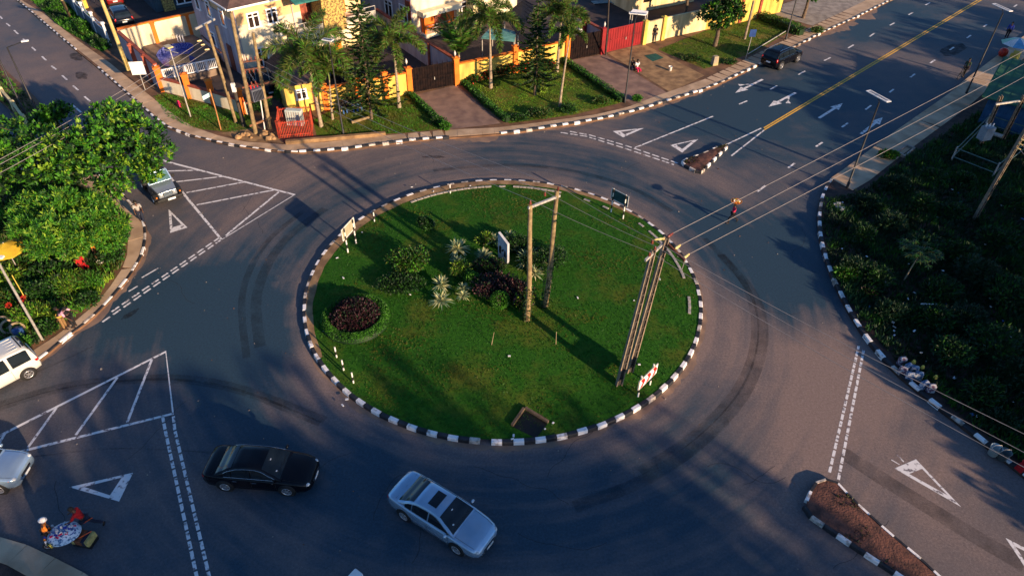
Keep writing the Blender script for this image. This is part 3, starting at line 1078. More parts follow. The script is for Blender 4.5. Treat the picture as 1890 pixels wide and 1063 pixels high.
def hedge(label, pts, wd, h, n, mats=None, name='hedge', group='clipped hedges along the driveways'):
    p0 = Vector(pts[0])
    t = thing(name, label, 'hedge', p0, group=group)
    P = [Vector(p) - p0 for p in pts]
    core = MB()
    mb = MB(); ks = [mb.mi(m) for m in (mats or (L_BRIGHT, L_MID, L_MID, L_DARK))]
    seg = [(P[i], P[i + 1], (P[i + 1] - P[i]).length) for i in range(len(P) - 1)]
    for a, c, l in seg:
        core.beam(a + Vector((0, 0, h * 0.4)), c + Vector((0, 0, h * 0.4)), wd * 0.7, h * 0.8, L_DARK)
    tot = sum(s[2] for s in seg)
    for a, c, l in seg:
        d = (c - a).normalized(); s = Vector((-d.y, d.x, 0))
        for _ in range(int(n * l / tot)):
            u = rnd.random() * l
            q = rnd.random()
            wob = 1 + 0.25 * mnoise.noise(Vector((a.x + d.x * u, a.y + d.y * u, p0.x)) * 1.3)
            if q < 0.45:
                p = a + d * u + s * rnd.uniform(-0.5, 0.5) * wd * wob + Vector((0, 0, h * wob * rnd.uniform(0.9, 1.05)))
                dd = Vector((0, 0, 1))
            else:
                sg = rnd.choice((-1, 1))
                p = a + d * u + s * sg * wd * 0.5 * wob * rnd.uniform(0.85, 1.08) + Vector((0, 0, h * rnd.random()))
                dd = s * sg
            leaf(mb, p, (dd * 0.6 + rdir() * 0.9).normalized(), 0.11 * rnd.uniform(.7, 1.3), 0.07, rnd.choice(ks))
    mb.build('foliage', t)
    core.build('branch_core', t)
    return t


def tufts(name, poly, n, hgt, mats, zf, blades=3, wd=0.03, mask=None, spread=0.05):
    """grass or weeds nobody could count: one object"""
    xs = [p[0] for p in poly]; ys = [p[1] for p in poly]
    mb = MB(); ks = [mb.mi(m) for m in mats]
    k = 0
    x0, x1, y0, y1 = min(xs), max(xs), min(ys), max(ys)
    while k < n:
        x, y = rnd.uniform(x0, x1), rnd.uniform(y0, y1)
        if not in_poly(x, y, poly) or (mask and not mask(x, y)):
            k += 0.15
            continue
        k += 1
        z = zf(x, y)
        nv = mnoise.noise(Vector((x, y, 3.1)) * 0.45)
        ki = ks[min(len(ks) - 1, max(0, int((nv * 0.9 + 0.5 + rnd.uniform(-.22, .22)) * len(ks))))]
        hh = hgt * (1 + .5 * nv) * rnd.uniform(0.6, 1.3)
        for _ in range(blades):
            d = Vector((rnd.uniform(-.7, .7), rnd.uniform(-.7, .7), 1)).normalized()
            leaf(mb, Vector((x + rnd.uniform(-spread, spread), y + rnd.uniform(-spread, spread), z - 0.01)), d, hh, wd * rnd.uniform(.7, 1.3), ki)
    o = mb.build(name)
    return tag(o, kind='stuff')
later_islands()
# ------------------------------------------------------------------ the grass island
def lawn_mat(name, g1, g2, dry, dscale=0.28, lo=0.5, hi=0.68):
    m, nt, b = _new(name)
    N, L = nt.nodes, nt.links
    tc = N.new('ShaderNodeTexCoord')
    def noise(s, d, r=0.6):
        n = N.new('ShaderNodeTexNoise'); n.inputs['Scale'].default_value = s; n.inputs['Detail'].default_value = d; n.inputs['Roughness'].default_value = r
        L.new(tc.outputs['Object'], n.inputs['Vector']); return n.outputs['Fac']
    def mixc(f, a, c):
        x = N.new('ShaderNodeMix'); x.data_type = 'RGBA'
        L.new(f, x.inputs[0])
        for i, q in ((6, a), (7, c)):
            if isinstance(q, tuple): x.inputs[i].default_value = (*q, 1)
            else: L.new(q, x.inputs[i])
        return x.outputs[2]
    def rmp(f, lo, hi):
        r = N.new('ShaderNodeValToRGB'); r.color_ramp.elements[0].position = lo; r.color_ramp.elements[1].position = hi
        L.new(f, r.inputs['Fac']); return r.outputs['Color']
    c = mixc(rmp(noise(7, 8, 0.75), 0.35, 0.65), g2, g1)
    c = mixc(rmp(noise(dscale, 5, 0.65), lo, hi), c, dry)
    L.new(c, b.inputs['Base Color'])
    b.inputs['Roughness'].default_value = 0.9; b.inputs['Specular IOR Level'].default_value = 0.15
    bp = N.new('ShaderNodeBump'); bp.inputs['Strength'].default_value = 0.8; bp.inputs['Distance'].default_value = 0.08
    L.new(noise(16, 6, 0.8), bp.inputs['Height']); L.new(bp.outputs['Normal'], b.inputs['Normal'])
    return m


M_LAWN = lawn_mat('lawn_grass', (0.029, 0.128, 0.006), (0.011, 0.055, 0.004), (0.085, 0.105, 0.011))
M_LAWN2 = lawn_mat('front_lawn', (0.10, 0.17, 0.012), (0.045, 0.085, 0.008), (0.20, 0.14, 0.035), 0.5)
M_SAND = MAT('sandy_soil', (0.34, 0.21, 0.10), (0.17, 0.10, 0.05), scale=1.5, bump=0.5, fine=14, detail=8)
M_STONE = MAT('edging_stone', (0.42, 0.38, 0.33), (0.25, 0.22, 0.19), scale=4, bump=0.3)


def LZ(x, y):
    r2 = ((x - CEN.x) ** 2 + (y - CEN.y) ** 2) / (11.5 ** 2)
    return 0.19 + 0.16 * max(0, 1 - r2)


b = MB()
n = 96
prev = None
for k in range(13):
    r = 11.58 * (1 - k / 12.0) + 1e-4
    rg = [(CEN.x + r * math.cos(2 * PI * i / n), CEN.y + r * math.sin(2 * PI * i / n), LZ(CEN.x + r, CEN.y)) for i in range(n)]
    if prev:
        b.add(prev + rg, [(i, (i + 1) % n, n + (i + 1) % n, n + i) for i in range(n)], M_LAWN, True)
    prev = rg
lawn = struct(b.build('lawn'))
# bare sandy strip behind the kerb on the far and left side
b = MB(); A0, A1 = RAD(38), RAD(214); n = 70
vs = []
for i in range(n + 1):
    a = A0 + (A1 - A0) * i / n
    r0 = 11.58 - (0.15 + 0.5 * math.sin(PI * i / n) ** 0.6) + 0.08 * mnoise.noise(Vector((i * 0.4, 0, 0)))
    vs += [(CEN.x + 11.58 * math.cos(a), CEN.y + 11.58 * math.sin(a), 0.212), (CEN.x + r0 * math.cos(a), CEN.y + r0 * math.sin(a), LZ(CEN.x + r0, CEN.y) + 0.02)]
b.add(vs, [(2 * i, 2 * i + 2, 2 * i + 3, 2 * i + 1) for i in range(n)], M_SAND)
struct(b.build('path'))
struct(kerb([(CEN.x + RK * math.cos(2 * PI * i / 400 - 1.6), CEN.y + RK * math.sin(2 * PI * i / 400 - 1.6)) for i in range(401)], 1, step=2 * PI * RK / 140, wd=0.22, h=0.22))
# flat stone edging remains
for a0, a1, ge, lab in ((50, 62, 'edging stones at the far right of the island', 'flat grey edging stone inside the far right kerb of the island'), (70, 92, 'edging stones at the far side of the island', 'flat grey edging stone in the row along the far side of the island'), (97, 128, 'edging stones at the far left of the island', 'flat grey edging stone in the row at the far left of the island'), (2, 36, 'edging stones at the right of the island', 'flat grey edging stone inside the kerb behind the concrete poles'), (-12, -2, 'edging stones at the near right of the island', 'flat grey edging stone inside the right kerb in front of the concrete poles')):
    a = a0
    while a < a1:
        aa = RAD(a); r = 10.72 if a0 > 40 else 11.0
        if rnd.random() < 0.85:
            b = MB(); b.box((0, 0, 0.015), (0.16, 0.46, 0.07), M_STONE)
            tag(b.build('edging_stone', None, (CEN.x + r * math.cos(aa), CEN.y + r * math.sin(aa), LZ(CEN.x + r, CEN.y)), aa + rnd.uniform(-.05, .05)), lab, 'stone', ge)
        a += 2.7
LAWNP = ring(CEN, 11.5, 60)


def island_mask(x, y):
    a = math.degrees(math.atan2(y - CEN.y, x - CEN.x)) % 360
    r = math.hypot(x - CEN.x, y - CEN.y)
    return not (40 < a < 212 and r > 11.1 + 0.25 * mnoise.noise(Vector((x, y, 0)) * 2))


tufts('grass', LAWNP, 26000, 0.065, (L_GRASS, L_GRASS, L_GRASS, L_STRAW), LZ, 3, 0.028, island_mask)


def onl(px, py):
    p = G(px, py, 0.3); return Vector((p.x, p.y, LZ(p.x, p.y)))


# round bed
bed = onl(657, 590)
t = thing('round_flower_bed', 'round bed of dark purple foliage ringed by a clipped green hedge on the grass', 'flower bed', bed)
mb = MB()
leafball(mb, (0, 0, 0.3), (1.34, 1.34, 0.66), 5200, 0.15, 0.08, (L_PURP, L_PURP, L_PURP, L_PINK, L_DARK), 0.8, 0.5, zmin=0.03)
mb.build('purple_foliage', t)
mb = MB(); ks = [mb.mi(m) for m in (L_MID, L_BRIGHT, L_MID)]
for i in range(9000):
    a = rnd.uniform(0, 2 * PI); ph = rnd.uniform(-0.3, PI)
    r = 1.62 + 0.24 * math.cos(ph); z = 0.22 + 0.25 * math.sin(ph)
    p = Vector((r * math.cos(a), r * math.sin(a), max(0.02, z + 0.05 * mnoise.noise(Vector((math.cos(a) * 3, math.sin(a) * 3, ph))))))
    leaf(mb, p, (Vector((math.cos(a) * math.cos(ph), math.sin(a) * math.cos(ph), math.sin(ph))) * 0.6 + rdir() * 0.8).normalized(), 0.085, 0.05, rnd.choice(ks))
mb.lathe([(1.38, 0), (1.42, 0.3), (1.64, 0.40), (1.86, 0.28), (1.9, 0)], (0, 0, 0), L_DARK, 40)
mb.build('hedge_ring', t)

GA = 'pale edged rosette plants in the island bed'
for (px, py, r, lab) in ((845, 466, 0.78, 'large pale edged rosette plant, furthest left of the island bed'), (846, 490, 0.5, 'small rosette plant right below the largest left one'),
                         (815, 533, 0.62, 'rosette plant at the near left of the bed, behind the palest one'), (815, 562, 0.66, 'palest rosette plant at the near left edge of the bed'),
                         (856, 540, 0.42, 'small bluish rosette plant beside the green ball shrub'), (855, 553, 0.42, 'small grey rosette plant at the near edge of the bed'),
                         (913, 452, 0.6, 'yellow green rosette plant behind the left edge of the upright slab'), (940, 447, 0.62, 'rosette plant just behind the upright slab'),
                         (893, 480, 0.6, 'dark bluish rosette plant on the shady left of the slab'), (976, 486, 0.82, 'large rosette plant behind the left wooden pole'),
                         (987, 512, 0.55, 'rosette plant between the two wooden poles'), (955, 470, 0.42, 'small rosette plant at the lit right edge of the slab')):
    rosette('agave', lab, onl(px, py), r * 1.22, group=GA, n=int(40 + 30 * r))
GS = 'shrubs in the island bed'
bush('shrub', 'big rounded olive green shrub on the left of the island bed', 'shrub', onl(757, 498), (1.25, 1.1, 0.75), 4200, 0.16, 0.09, (L_MID, L_OLIVE, L_DARK, L_BRIGHT), GS, blobs=8)
bush('shrub', 'low dark green spreading shrub in front of the big olive green one', 'shrub', onl(745, 528), (1.5, 0.9, 0.35), 3200, 0.14, 0.08, (L_DARK, L_DARK, L_MID), GS, blobs=8)
bush('shrub', 'lone small dark shrub on the lawn behind the bed', 'shrub', onl(786, 421), (0.55, 0.5, 0.45), 1100, 0.13, 0.08, (L_DARK, L_MID), GS, blobs=4)
bush('shrub', 'leggy yellow green shrub between the rosette plants', 'shrub', onl(851, 512), (0.5, 0.5, 0.7), 900, 0.2, 0.07, (L_OLIVE, L_YELLOW, L_MID), GS, blobs=4)
bush('shrub', 'clipped bright green ball shrub in the shade left of the purple bush', 'shrub', onl(872, 526), (0.48, 0.48, 0.45), 1700, 0.09, 0.055, (L_MID, L_BRIGHT), GS, blobs=1, shell=0.9)
bush('shrub', 'clipped bright green ball shrub in front of the purple bush', 'shrub', onl(923, 566), (0.52, 0.52, 0.52), 1900, 0.09, 0.055, (L_MID, L_BRIGHT), GS, blobs=1, shell=0.9)
bush('shrub', 'wide dark purple bush in front of the slab', 'shrub', onl(925, 545), (1.75, 1.0, 0.62), 5200, 0.15, 0.085, (L_PURP, L_PURP, L_PINK, L_DARK), GS, blobs=11)
bush('shrub', 'brown and yellow speckled bush at the foot of the left wooden pole', 'shrub', onl(968, 566), (0.75, 0.6, 0.5), 1700, 0.14, 0.08, (L_OLIVE, L_PINK, L_YELLOW, L_DARK), GS, blobs=5)
bush('shrub', 'dark green creeping shrub reaching right past the wooden poles', 'shrub', onl(1008, 490), (1.5, 1.3, 0.5), 4200, 0.13, 0.08, (L_DARK, L_DARK, L_MID), GS, blobs=9)
bush('shrub', 'dark green filler shrub behind the upright slab', 'shrub', onl(950, 462), (1.3, 0.8, 0.5), 2600, 0.13, 0.08, (L_DARK, L_DARK, L_MID), GS, blobs=7)
bush('shrub', 'low dark shrub with a few red leaves at the shaded foot of the slab', 'shrub', onl(905, 502), (1.0, 0.8, 0.45), 2200, 0.14, 0.08, (L_DARK, L_DARK, L_MID, L_DARK, L_PURP), GS, blobs=6)
bush('shrub', 'small yellow green shrub left of the rosette behind the slab', 'shrub', onl(893, 452), (0.5, 0.4, 0.5), 700, 0.16, 0.07, (L_OLIVE, L_YELLOW, L_MID), GS, blobs=4)

# upright slab with a dark emblem
pa, pb = onl(921, 474), onl(938, 487)
d = (pb - pa); d.z = 0; wdt = d.length; d.normalize(); nn = Vector((d.y, -d.x, 0))
M_SLAB = MAT('pale_slab', (0.42, 0.44, 0.47), (0.30, 0.31, 0.34), scale=3, bump=0.15)
M_INK = MAT('black_paint', (0.012, 0.012, 0.014), scale=5, rough=0.6)
t = thing('memorial_slab', 'tall pale grey stone slab with a black emblem standing among the plants', 'slab', (pa + pb) / 2, math.atan2(d.y, d.x))
b = MB(); hs = 1.75
b.extr([(-wdt / 2, 0.08, -0.05), (wdt / 2, 0.08, -0.05), (wdt / 2, 0.08, hs - 0.28), (-wdt / 2, 0.08, hs + 0.12)], (0, -0.16, 0), M_SLAB)
b.build('slab', t, bevel=0.015)
b = MB()
for q in ([(-0.28, 0.42), (-0.12, 0.40), (-0.10, 0.95), (-0.20, 1.02), (-0.30, 0.86)], [(-0.08, 0.60), (0.10, 0.78), (0.10, 0.92), (-0.08, 0.76)], [(0.10, 0.38), (0.26, 0.36), (0.24, 0.82), (0.14, 0.90)]):
    k = wdt / 0.75
    b.poly([(x * k, -0.084, z) for x, z in q], M_INK)
b.build('emblem', t)

# ------------------------------------------------------------------ poles of the island
M_WOOD = MAT('pole_wood', (0.30, 0.22, 0.11), (0.16, 0.11, 0.055), scale=3.5, bump=0.5)
M_DWOOD = MAT('dark_pole_wood', (0.075, 0.06, 0.05), (0.04, 0.035, 0.03), scale=3.5, bump=0.5)
M_CWEB = MAT('pole_recess_shade', (0.05, 0.042, 0.036), (0.03, 0.026, 0.024), scale=3)  # shade of the recessed web painted in as dark concrete
M_CPOLE = MAT('pole_concrete', (0.30, 0.225, 0.15), (0.15, 0.12, 0.09), scale=3, bump=0.4)
M_STEEL = MAT('galvanised_steel', (0.55, 0.52, 0.47), (0.38, 0.36, 0.33), scale=6, rough=0.5, metal=0.4)
M_RUST = MAT('rusty_steel', (0.16, 0.06, 0.035), (0.08, 0.03, 0.02), scale=6, rough=0.8)
M_PORC = MAT('porcelain', (0.20, 0.05, 0.03), (0.12, 0.03, 0.02), scale=3, rough=0.25, spec=0.6)
M_PORCY = MAT('yellow_porcelain', (0.62, 0.50, 0.20), (0.45, 0.32, 0.12), scale=3, rough=0.25, spec=0.6)
M_WIRE = MAT('bare_conductor', (0.36, 0.31, 0.28), (0.26, 0.23, 0.21), scale=2, rough=0.45, metal=0.3)


def insulator(b, p, d=(0, 0, 1), r=0.075, l=0.26, mat=None):
    p, d = Vector(p), Vector(d).normalized()
    q = Vector((0, 0, 1)).rotation_difference(d).to_matrix()
    b.lathe([(0.02, 0), (r * 0.6, 0.02), (r, l * 0.25), (r * 0.55, l * 0.35), (r * 0.9, l * 0.55), (r * 0.5, l * 0.68), (r * 0.7, l * 0.85), (0.015, l)], p, mat or M_PORC, 9, True, q)


def concrete_post(name, a, c, xdir, w0=0.34, w1=0.2, parent=None, th=0.2):
    """I-section pole with ladder-like recesses; a,c relative points"""
    b = MB(); a, c = Vector(a), Vector(c)
    ax = (c - a).normalized(); x = Vector(xdir); x = (x - ax * x.dot(ax)).normalized(); y = ax.cross(x)
    L = (c - a).length
    def P(u, v, s): return a + ax * s + x * u + y * v
    def seg(u0, u1, v0, v1, s0, s1, k0, k1, mat=None):
        vs = [P(u * (k0 if s == s0 else k1), v, s) for s in (s0, s1) for u, v in ((u0, v0), (u1, v0), (u1, v1), (u0, v1))]
        b.add(vs, [(3, 2, 1, 0), (4, 5, 6, 7), (0, 1, 5, 4), (1, 2, 6, 5), (2, 3, 7, 6), (3, 0, 4, 7)], mat or M_CPOLE)
    k = w1 / w0; h = w0 / 2
    seg(-h, -h * 0.66, -th / 2, th / 2, 0, L, 1, k)
    seg(h * 0.66, h, -th / 2, th / 2, 0, L, 1, k)
    seg(-h * 0.66, h * 0.66, -0.03, 0.03, 0, L, 1, k, M_CWEB)
    s = 0.1
    while s < L - 0.1:
        kk = 1 + (k - 1) * s / L
        seg(-h * 0.66, h * 0.66, -th * 0.44, th * 0.34, s, s + 0.09, kk, kk, M_CWEB)
        s += 0.52
    return b.build(name, parent)


p1, p2 = onl(973, 592), onl(1006, 566)
q1, q2 = G(980.6, 378, 8.0), G(1030, 352, 8.1)
t = thing('twin_utility_pole', 'pair of wooden poles joined by one pale crossarm on the grass island', 'utility pole', p1, group='utility poles')
for p, q, e in ((p1, q1, 0), (p2, q2, 0.25)):
    b = MB(); pts = [p - p1 + (q - p) * u + Vector((0.05 * math.sin(u * 5), 0, 0)) for u in (-0.03, 0.0, 0.25, 0.5, 0.75, 1)]
    b.tube(pts, [0.165, 0.16, 0.15, 0.135, 0.125, 0.11], M_WOOD, 10); b.build('pole', t)
b = MB()
for p, ln_ in ((p1, 2.6), (p2, 3.4)):
    q = q1 if p is p1 else q2
    dd = (q - p).normalized()
    for i in range(420):
        s = rnd.random() ** 1.5 * ln_; a = rnd.uniform(0, 2 * PI)
        leaf(b, p - p1 + dd * s + Vector((math.cos(a), math.sin(a), 0)) * 0.17, (Vector((math.cos(a), math.sin(a), rnd.uniform(-1, .6)))).normalized(), 0.12, 0.07, b.mi(rnd.choice((L_OLIVE, L_MID, L_DARK))))
tag(b.build('creeper', t))
b = MB(); ca = q1 - p1 - Vector((0, 0, 0.12)); cb_ = q2 - p1 - Vector((0, 0, 0.35)); cd = (cb_ - ca).normalized()
b.beam(ca - cd * 0.2, cb_ + cd * 0.15, 0.10, 0.12, M_STEEL); b.build_each('crossarm', t)
b = MB()
WF = [q1 + Vector((-0.05, 0, 0.05)), (q1 + q2) / 2 + Vector((0, 0, 0.12)), q2 + Vector((0, 0, 0.05))]
for q in WF:
    insulator(b, q - p1 - Vector((0, 0, 0.05)))
b.build_each('insulator', t)
WF = [q + Vector((0, 0, 0.24)) for q in WF]

c1, c2 = onl(1142, 709), onl(1162, 685)
e1, e2 = G(1206, 462, 8.2), G(1231, 438, 8.5)
t = thing('twin_utility_pole', 'pair of tall concrete poles with ladder recesses by the chevron sign', 'utility pole', c1, group='utility poles')
concrete_post('pole', Vector((0, 0, -0.2)), e1 - c1, (1, 0.25, 0), parent=t)
concrete_post('pole', c2 - c1 - Vector((0, 0, 0.2)), e2 - c1, (1, 0.25, 0), parent=t)
b = MB()
al, ar = G(1191, 481, 8.0), G(1224, 450, 8.1)
b.beam(al - c1, ar - c1, 0.09, 0.12, M_STEEL); b.build_each('crossarm', t)
b = MB()
a2, a3 = G(1228, 446, 8.15), G(1264, 481, 8.0)
b.beam(a2 - c1, a3 - c1, 0.09, 0.13, M_RUST); b.build_each('crossarm', t)
b = MB()
b.beam(a3 - c1, G(1258, 500, 6.9) - c1, 0.035, 0.035, M_STEEL)
b.beam(G(1250, 458, 8.1) - c1, G(1251, 474, 7.2) - c1, 0.03, 0.03, M_STEEL); b.build('brace', t)
b = MB()
WS = [e2 + Vector((0.02, 0, 0.02)), G(1246, 459, 8.15), G(1262, 476, 8.05)]
RD = Vector((0.72, 0.69, 0))
for i, q in enumerate(WS):
    insulator(b, q - c1, (0.72, 0.69, 0.05), 0.085, 0.42, M_PORCY if i else M_PORC)
WT = [G(1199, 470, 8.15), G(1209, 459, 8.2), G(1204, 447, 8.3)]
for q in WT:
    insulator(b, q - c1 - Vector((0, 0, 0.1)), (0, 0, 1), 0.08, 0.24)
insulator(b, e2 - c1 + Vector((0, 0, -0.05)), (-0.9, -0.2, 0), 0.08, 0.6, M_PORCY)
b.build_each('insulator', t)


def wire(label, a, c, sag, r=0.010, group='overhead wires', pts=14):
    a, c = Vector(a), Vector(c)
    P = []
    for i in range(pts + 1):
        u = i / pts
        p = a + (c - a) * u; p.z -= 4 * sag * u * (1 - u)
        P.append(p - a)
    b = MB(); b.tube(P, r, M_WIRE, 6)
    o = b.build('power_line', None, a)
    return tag(o, label, 'power line', group)


ends = [G(1950, 62, 8.6), G(1975, 72, 8.5), G(1990, 88, 8.4)]
for s, e, lab in zip(WS, ends, ('uppermost of three pale wires from the concrete poles to the upper right', 'middle one of three pale wires from the concrete poles to the upper right', 'lowest of three pale wires from the concrete poles to the upper right')):
    wire(lab, s + RD * 0.42, e, 0.12, 0.013)
far3 = [G(2060, 882, 8.2), G(2060, 922, 8.1), G(2060, 952, 8.0)]
for i, (s, m, e) in enumerate(zip(WF, WT, far3)):
    wire(('nearest', 'middle', 'farthest')[i] + ' wire strung between the wooden poles and the concrete poles', s, m + Vector((0, 0, 0.14)), 0.1)
for s, e, lab in zip([WT[2], WT[1], WT[0]], far3, ('highest of three thin wires leaving the concrete poles to the lower right', 'middle one of three thin wires leaving the concrete poles to the lower right', 'lowest of three thin wires leaving the concrete poles to the lower right')):
    wire(lab, s + Vector((0, 0, 0.14)), e, 0.25, 0.011)

# ------------------------------------------------------------------ signs
M_SIGNW = MAT('sign_white', (0.80, 0.78, 0.74), (0.70, 0.68, 0.64), scale=3, rough=0.5)
M_SIGNR = MAT('sign_red', (0.68, 0.012, 0.012), (0.58, 0.01, 0.01), scale=3, rough=0.45)
M_SIGNB = MAT('sign_back_cream', (0.40, 0.36, 0.24), (0.30, 0.27, 0.18), scale=3, rough=0.6)
M_SIGND = MAT('sign_back_teal', (0.035, 0.085, 0.085), (0.02, 0.055, 0.06), scale=3, rough=0.6)
M_PW = MAT('post_white', (0.78, 0.75, 0.70), (0.62, 0.58, 0.52), scale=4, rough=0.6)
M_PB = MAT('post_black', (0.012, 0.012, 0.014), (0.02, 0.02, 0.022), scale=4, rough=0.6)


def banded(b, p, h, r=0.045, bands=(0.32, 0.3, 0.35, 0.3, 0.3, 0.3, 0.3), first_white=True, lean=(0, 0)):
    z = 0; k = 0
    p = Vector(p)
    while z < h - 1e-6:
        e = min(h, z + bands[k % len(bands)])
        b.cyl(p + Vector((lean[0] * z, lean[1] * z, z - (0.1 if k == 0 else 0))), p + Vector((lean[0] * e, lean[1] * e, e)), r, M_PW if (k % 2 == 0) == first_white else M_PB, 10)
        z = e; k += 1


def board_sign(name, label, A, B, zb, zt, over, front_mat, back_mat, side, h_post, group='road signs on posts'):
    """two banded posts at A,B; board from zb to zt; side = +1 board on the left-hand side of A->B"""
    c = (A + B) / 2
    d = B - A; d.z = 0; L = d.length; d.normalize()
    t = thing(name, label, 'sign', c, math.atan2(d.y, d.x), group=group)
    for sx in (-1, 1):
        b = MB(); banded(b, (sx * L / 2, 0, 0), h_post); b.build('post', t)
    b = MB(); hx = L / 2 + over; y = side * 0.07
    b.box((0, y, (zb + zt) / 2), (2 * hx, 0.03, zt - zb), back_mat)
    b.box((0, y + side * 0.019, (zb + zt) / 2), (2 * hx - 0.02, 0.006, zt - zb - 0.02), front_mat)
    b.build('board', t)
    b = MB()
    for z in (zb + 0.03, zt - 0.03):
        b.box((0, y - side * 0.025, z), (2 * hx, 0.02, 0.05), M_PW)
    for x in (-hx + 0.02, hx - 0.02):
        b.box((x, y - side * 0.026, (zb + zt) / 2), (0.05, 0.02, zt - zb - 0.11), M_PW)
    b.build('frame', t)
    return t, L, hx, y


# chevron sign
A, B = onl(1178, 729), onl(1200, 707)
t, L, hx, y = board_sign('chevron_sign', 'white sign with three red chevrons on two banded posts', A, B, 0.72, 1.42, 0.28, M_SIGNW, M_SIGNB, -1, 1.5)
b = MB(); ya = y - 0.0235
for k in range(3):
    x0 = -hx + 0.10 + k * (2 * hx - 0.06) / 3
    w_, hh = 0.26, 0.31; zc = 1.07; s = 0.2
    b.poly([(x0, ya, zc + hh), (x0 + w_, ya, zc + hh), (x0 + w_ + s, ya, zc), (x0 + s, ya, zc)], M_SIGNR)
    b.poly([(x0 + s, ya, zc), (x0 + w_ + s, ya, zc), (x0 + w_, ya, zc - hh), (x0, ya, zc - hh)], M_SIGNR)
b.build('chevron', t)
A, B = onl(642, 464), onl(657, 447)
board_sign('direction_sign', 'sign board seen from its cream back at the far left of the island', A, B, 1.0, 1.85, 0.24, M_SIGND, M_SIGNB, 1, 1.9)
A, B = onl(1128, 390), onl(1150, 402)
board_sign('direction_sign', 'sign board with a dark teal back at the far right of the island', A, B, 1.0, 1.85, 0.2, M_SIGND, M_SIGND, 1, 1.9)
GB = 'black and white marker posts'
for (px, py, h, lab) in ((621, 657, 0.75, 'banded marker post nearest the round flower bed'), (634, 681, 0.75, 'middle banded marker post near the left kerb'), (652, 704, 0.75, 'banded marker post nearest the viewer by the left kerb'),
                         (691, 407, 0.85, 'banded marker post right of the cream backed sign'), (831, 355, 0.8, 'banded marker post at the far edge of the island')):
    b = MB(); banded(b, (0, 0, 0), h, 0.04, (0.2, 0.25, 0.3)); tag(b.build('marker_post', None, onl(px, py)), lab, 'post', GB)
# brick pit
P = [onl(*p) for p in [(946, 785), (965, 752), (1013, 776), (1000, 800), (972, 806)]]
P = [onl(*p) for p in [(944, 786), (968, 752), (1014, 779), (990, 808)]]
c = sum(P, Vector()) / 4
t = thing('drain_pit', 'open square drain pit with rough concrete rim near the island kerb', 'drain pit', c)
b = MB()
for i in range(4):
    a, e = P[i] - c, P[(i + 1) % 4] - c
    dd = (e - a).normalized()
    hgt = (0.13, 0.13, 0.0, 0.0)[i]
    if i > 1: continue
    b.beam(a + Vector((0, 0, hgt / 2)) + dd * 0.06, e + Vector((0, 0, hgt / 2)) - dd * 0.06, 0.12, hgt + 0.05, MAT('old_brick_rim', (0.13, 0.09, 0.06), (0.07, 0.05, 0.035), scale=4, bump=.5))
b.build('rim', t)
b = MB(); b.poly([(p - c) * 0.93 + Vector((0, 0, 0.012)) for p in P], MAT('pit_shade', (0.006, 0.007, 0.006), (0.012, 0.01, 0.008), scale=5, rough=0.4)); b.build('pit_floor', t)  # flat dark sheet at grass level paints the hole's shade
# sticks and litter on the island
M_STICK = MAT('dry_stick', (0.40, 0.30, 0.18), (0.25, 0.18, 0.1), scale=5)
for (px, py, qx, qy, lab) in ((907, 637, 912, 613, 'thin dry stick standing alone in the middle of the lawn'), (1026, 637, 1027, 612, 'thin pale stake standing in the shadow of the poles')):
    p = onl(px, py); b = MB(); b.tube([(0, 0, -0.05), G(qx, qy, p.z + 0.65) - p], [0.02, 0.012], M_STICK, 5); tag(b.build('stick', None, p), lab, 'stick')
M_LIT = MAT('paper_litter', (0.75, 0.74, 0.72), (0.6, 0.6, 0.6), scale=8)
b = MB()
for (px, py) in ((633, 512), (598, 610), (604, 606), (1021, 779), (1006, 790), (948, 802), (946, 808), (1180, 672), (1066, 551), (668, 428), (760, 344), (800, 352), (868, 342), (1218, 515), (757, 545), (940, 658), (622, 475), (560 + 370 / 4.97, 513), (640, 735), (632, 746), (1170, 555)):
    p = onl(px, py)
    b.box(p + Vector((0, 0, 0.05)), (rnd.uniform(.06, .16), rnd.uniform(.05, .1), 0.03), M_LIT, rz=rnd.uniform(0, 3), M=None)
tag(b.build('paper_litter'), 'scraps of white paper litter strewn over the grass island', 'litter', kind='stuff')
# ------------------------------------------------------------------ vehicles
M_GLASS = MAT('car_glass', (0.010, 0.016, 0.022), (0.006, 0.010, 0.014), scale=2, rough=0.06, spec=0.35)
M_RUB = MAT('rubber', (0.012, 0.012, 0.013), (0.02, 0.02, 0.02), scale=8, rough=0.8)
M_RIM = MAT('alloy', (0.62, 0.62, 0.64), (0.45, 0.45, 0.47), scale=5, rough=0.3, metal=0.8)
M_CHR = MAT('chrome', (0.78, 0.78, 0.78), (0.6, 0.6, 0.6), scale=5, rough=0.15, metal=1.0)
M_LAMP = MAT('lamp_glass', (0.50, 0.54, 0.56), (0.30, 0.33, 0.35), scale=6, rough=0.1, spec=0.7)
M_TAIL = MAT('tail_lamp', (0.42, 0.006, 0.010), (0.3, 0.004, 0.006), scale=6, rough=0.15, spec=0.6)
M_AMB = MAT('amber_lamp', (0.75, 0.20, 0.02), scale=6, rough=0.2)
M_PLATE = MAT('number_plate', (0.72, 0.74, 0.72), (0.55, 0.58, 0.6), scale=9, rough=0.4)
M_TRIM = MAT('black_trim', (0.010, 0.010, 0.011), (0.016, 0.016, 0.016), scale=6, rough=0.55)


def paint(name, c, metal=0.3, rough=0.28, coat=0.6, spec=0.5):
    return MAT(name, c, sc(c, 0.88), scale=1.5, rough=rough, metal=metal, spec=spec, coat=coat)


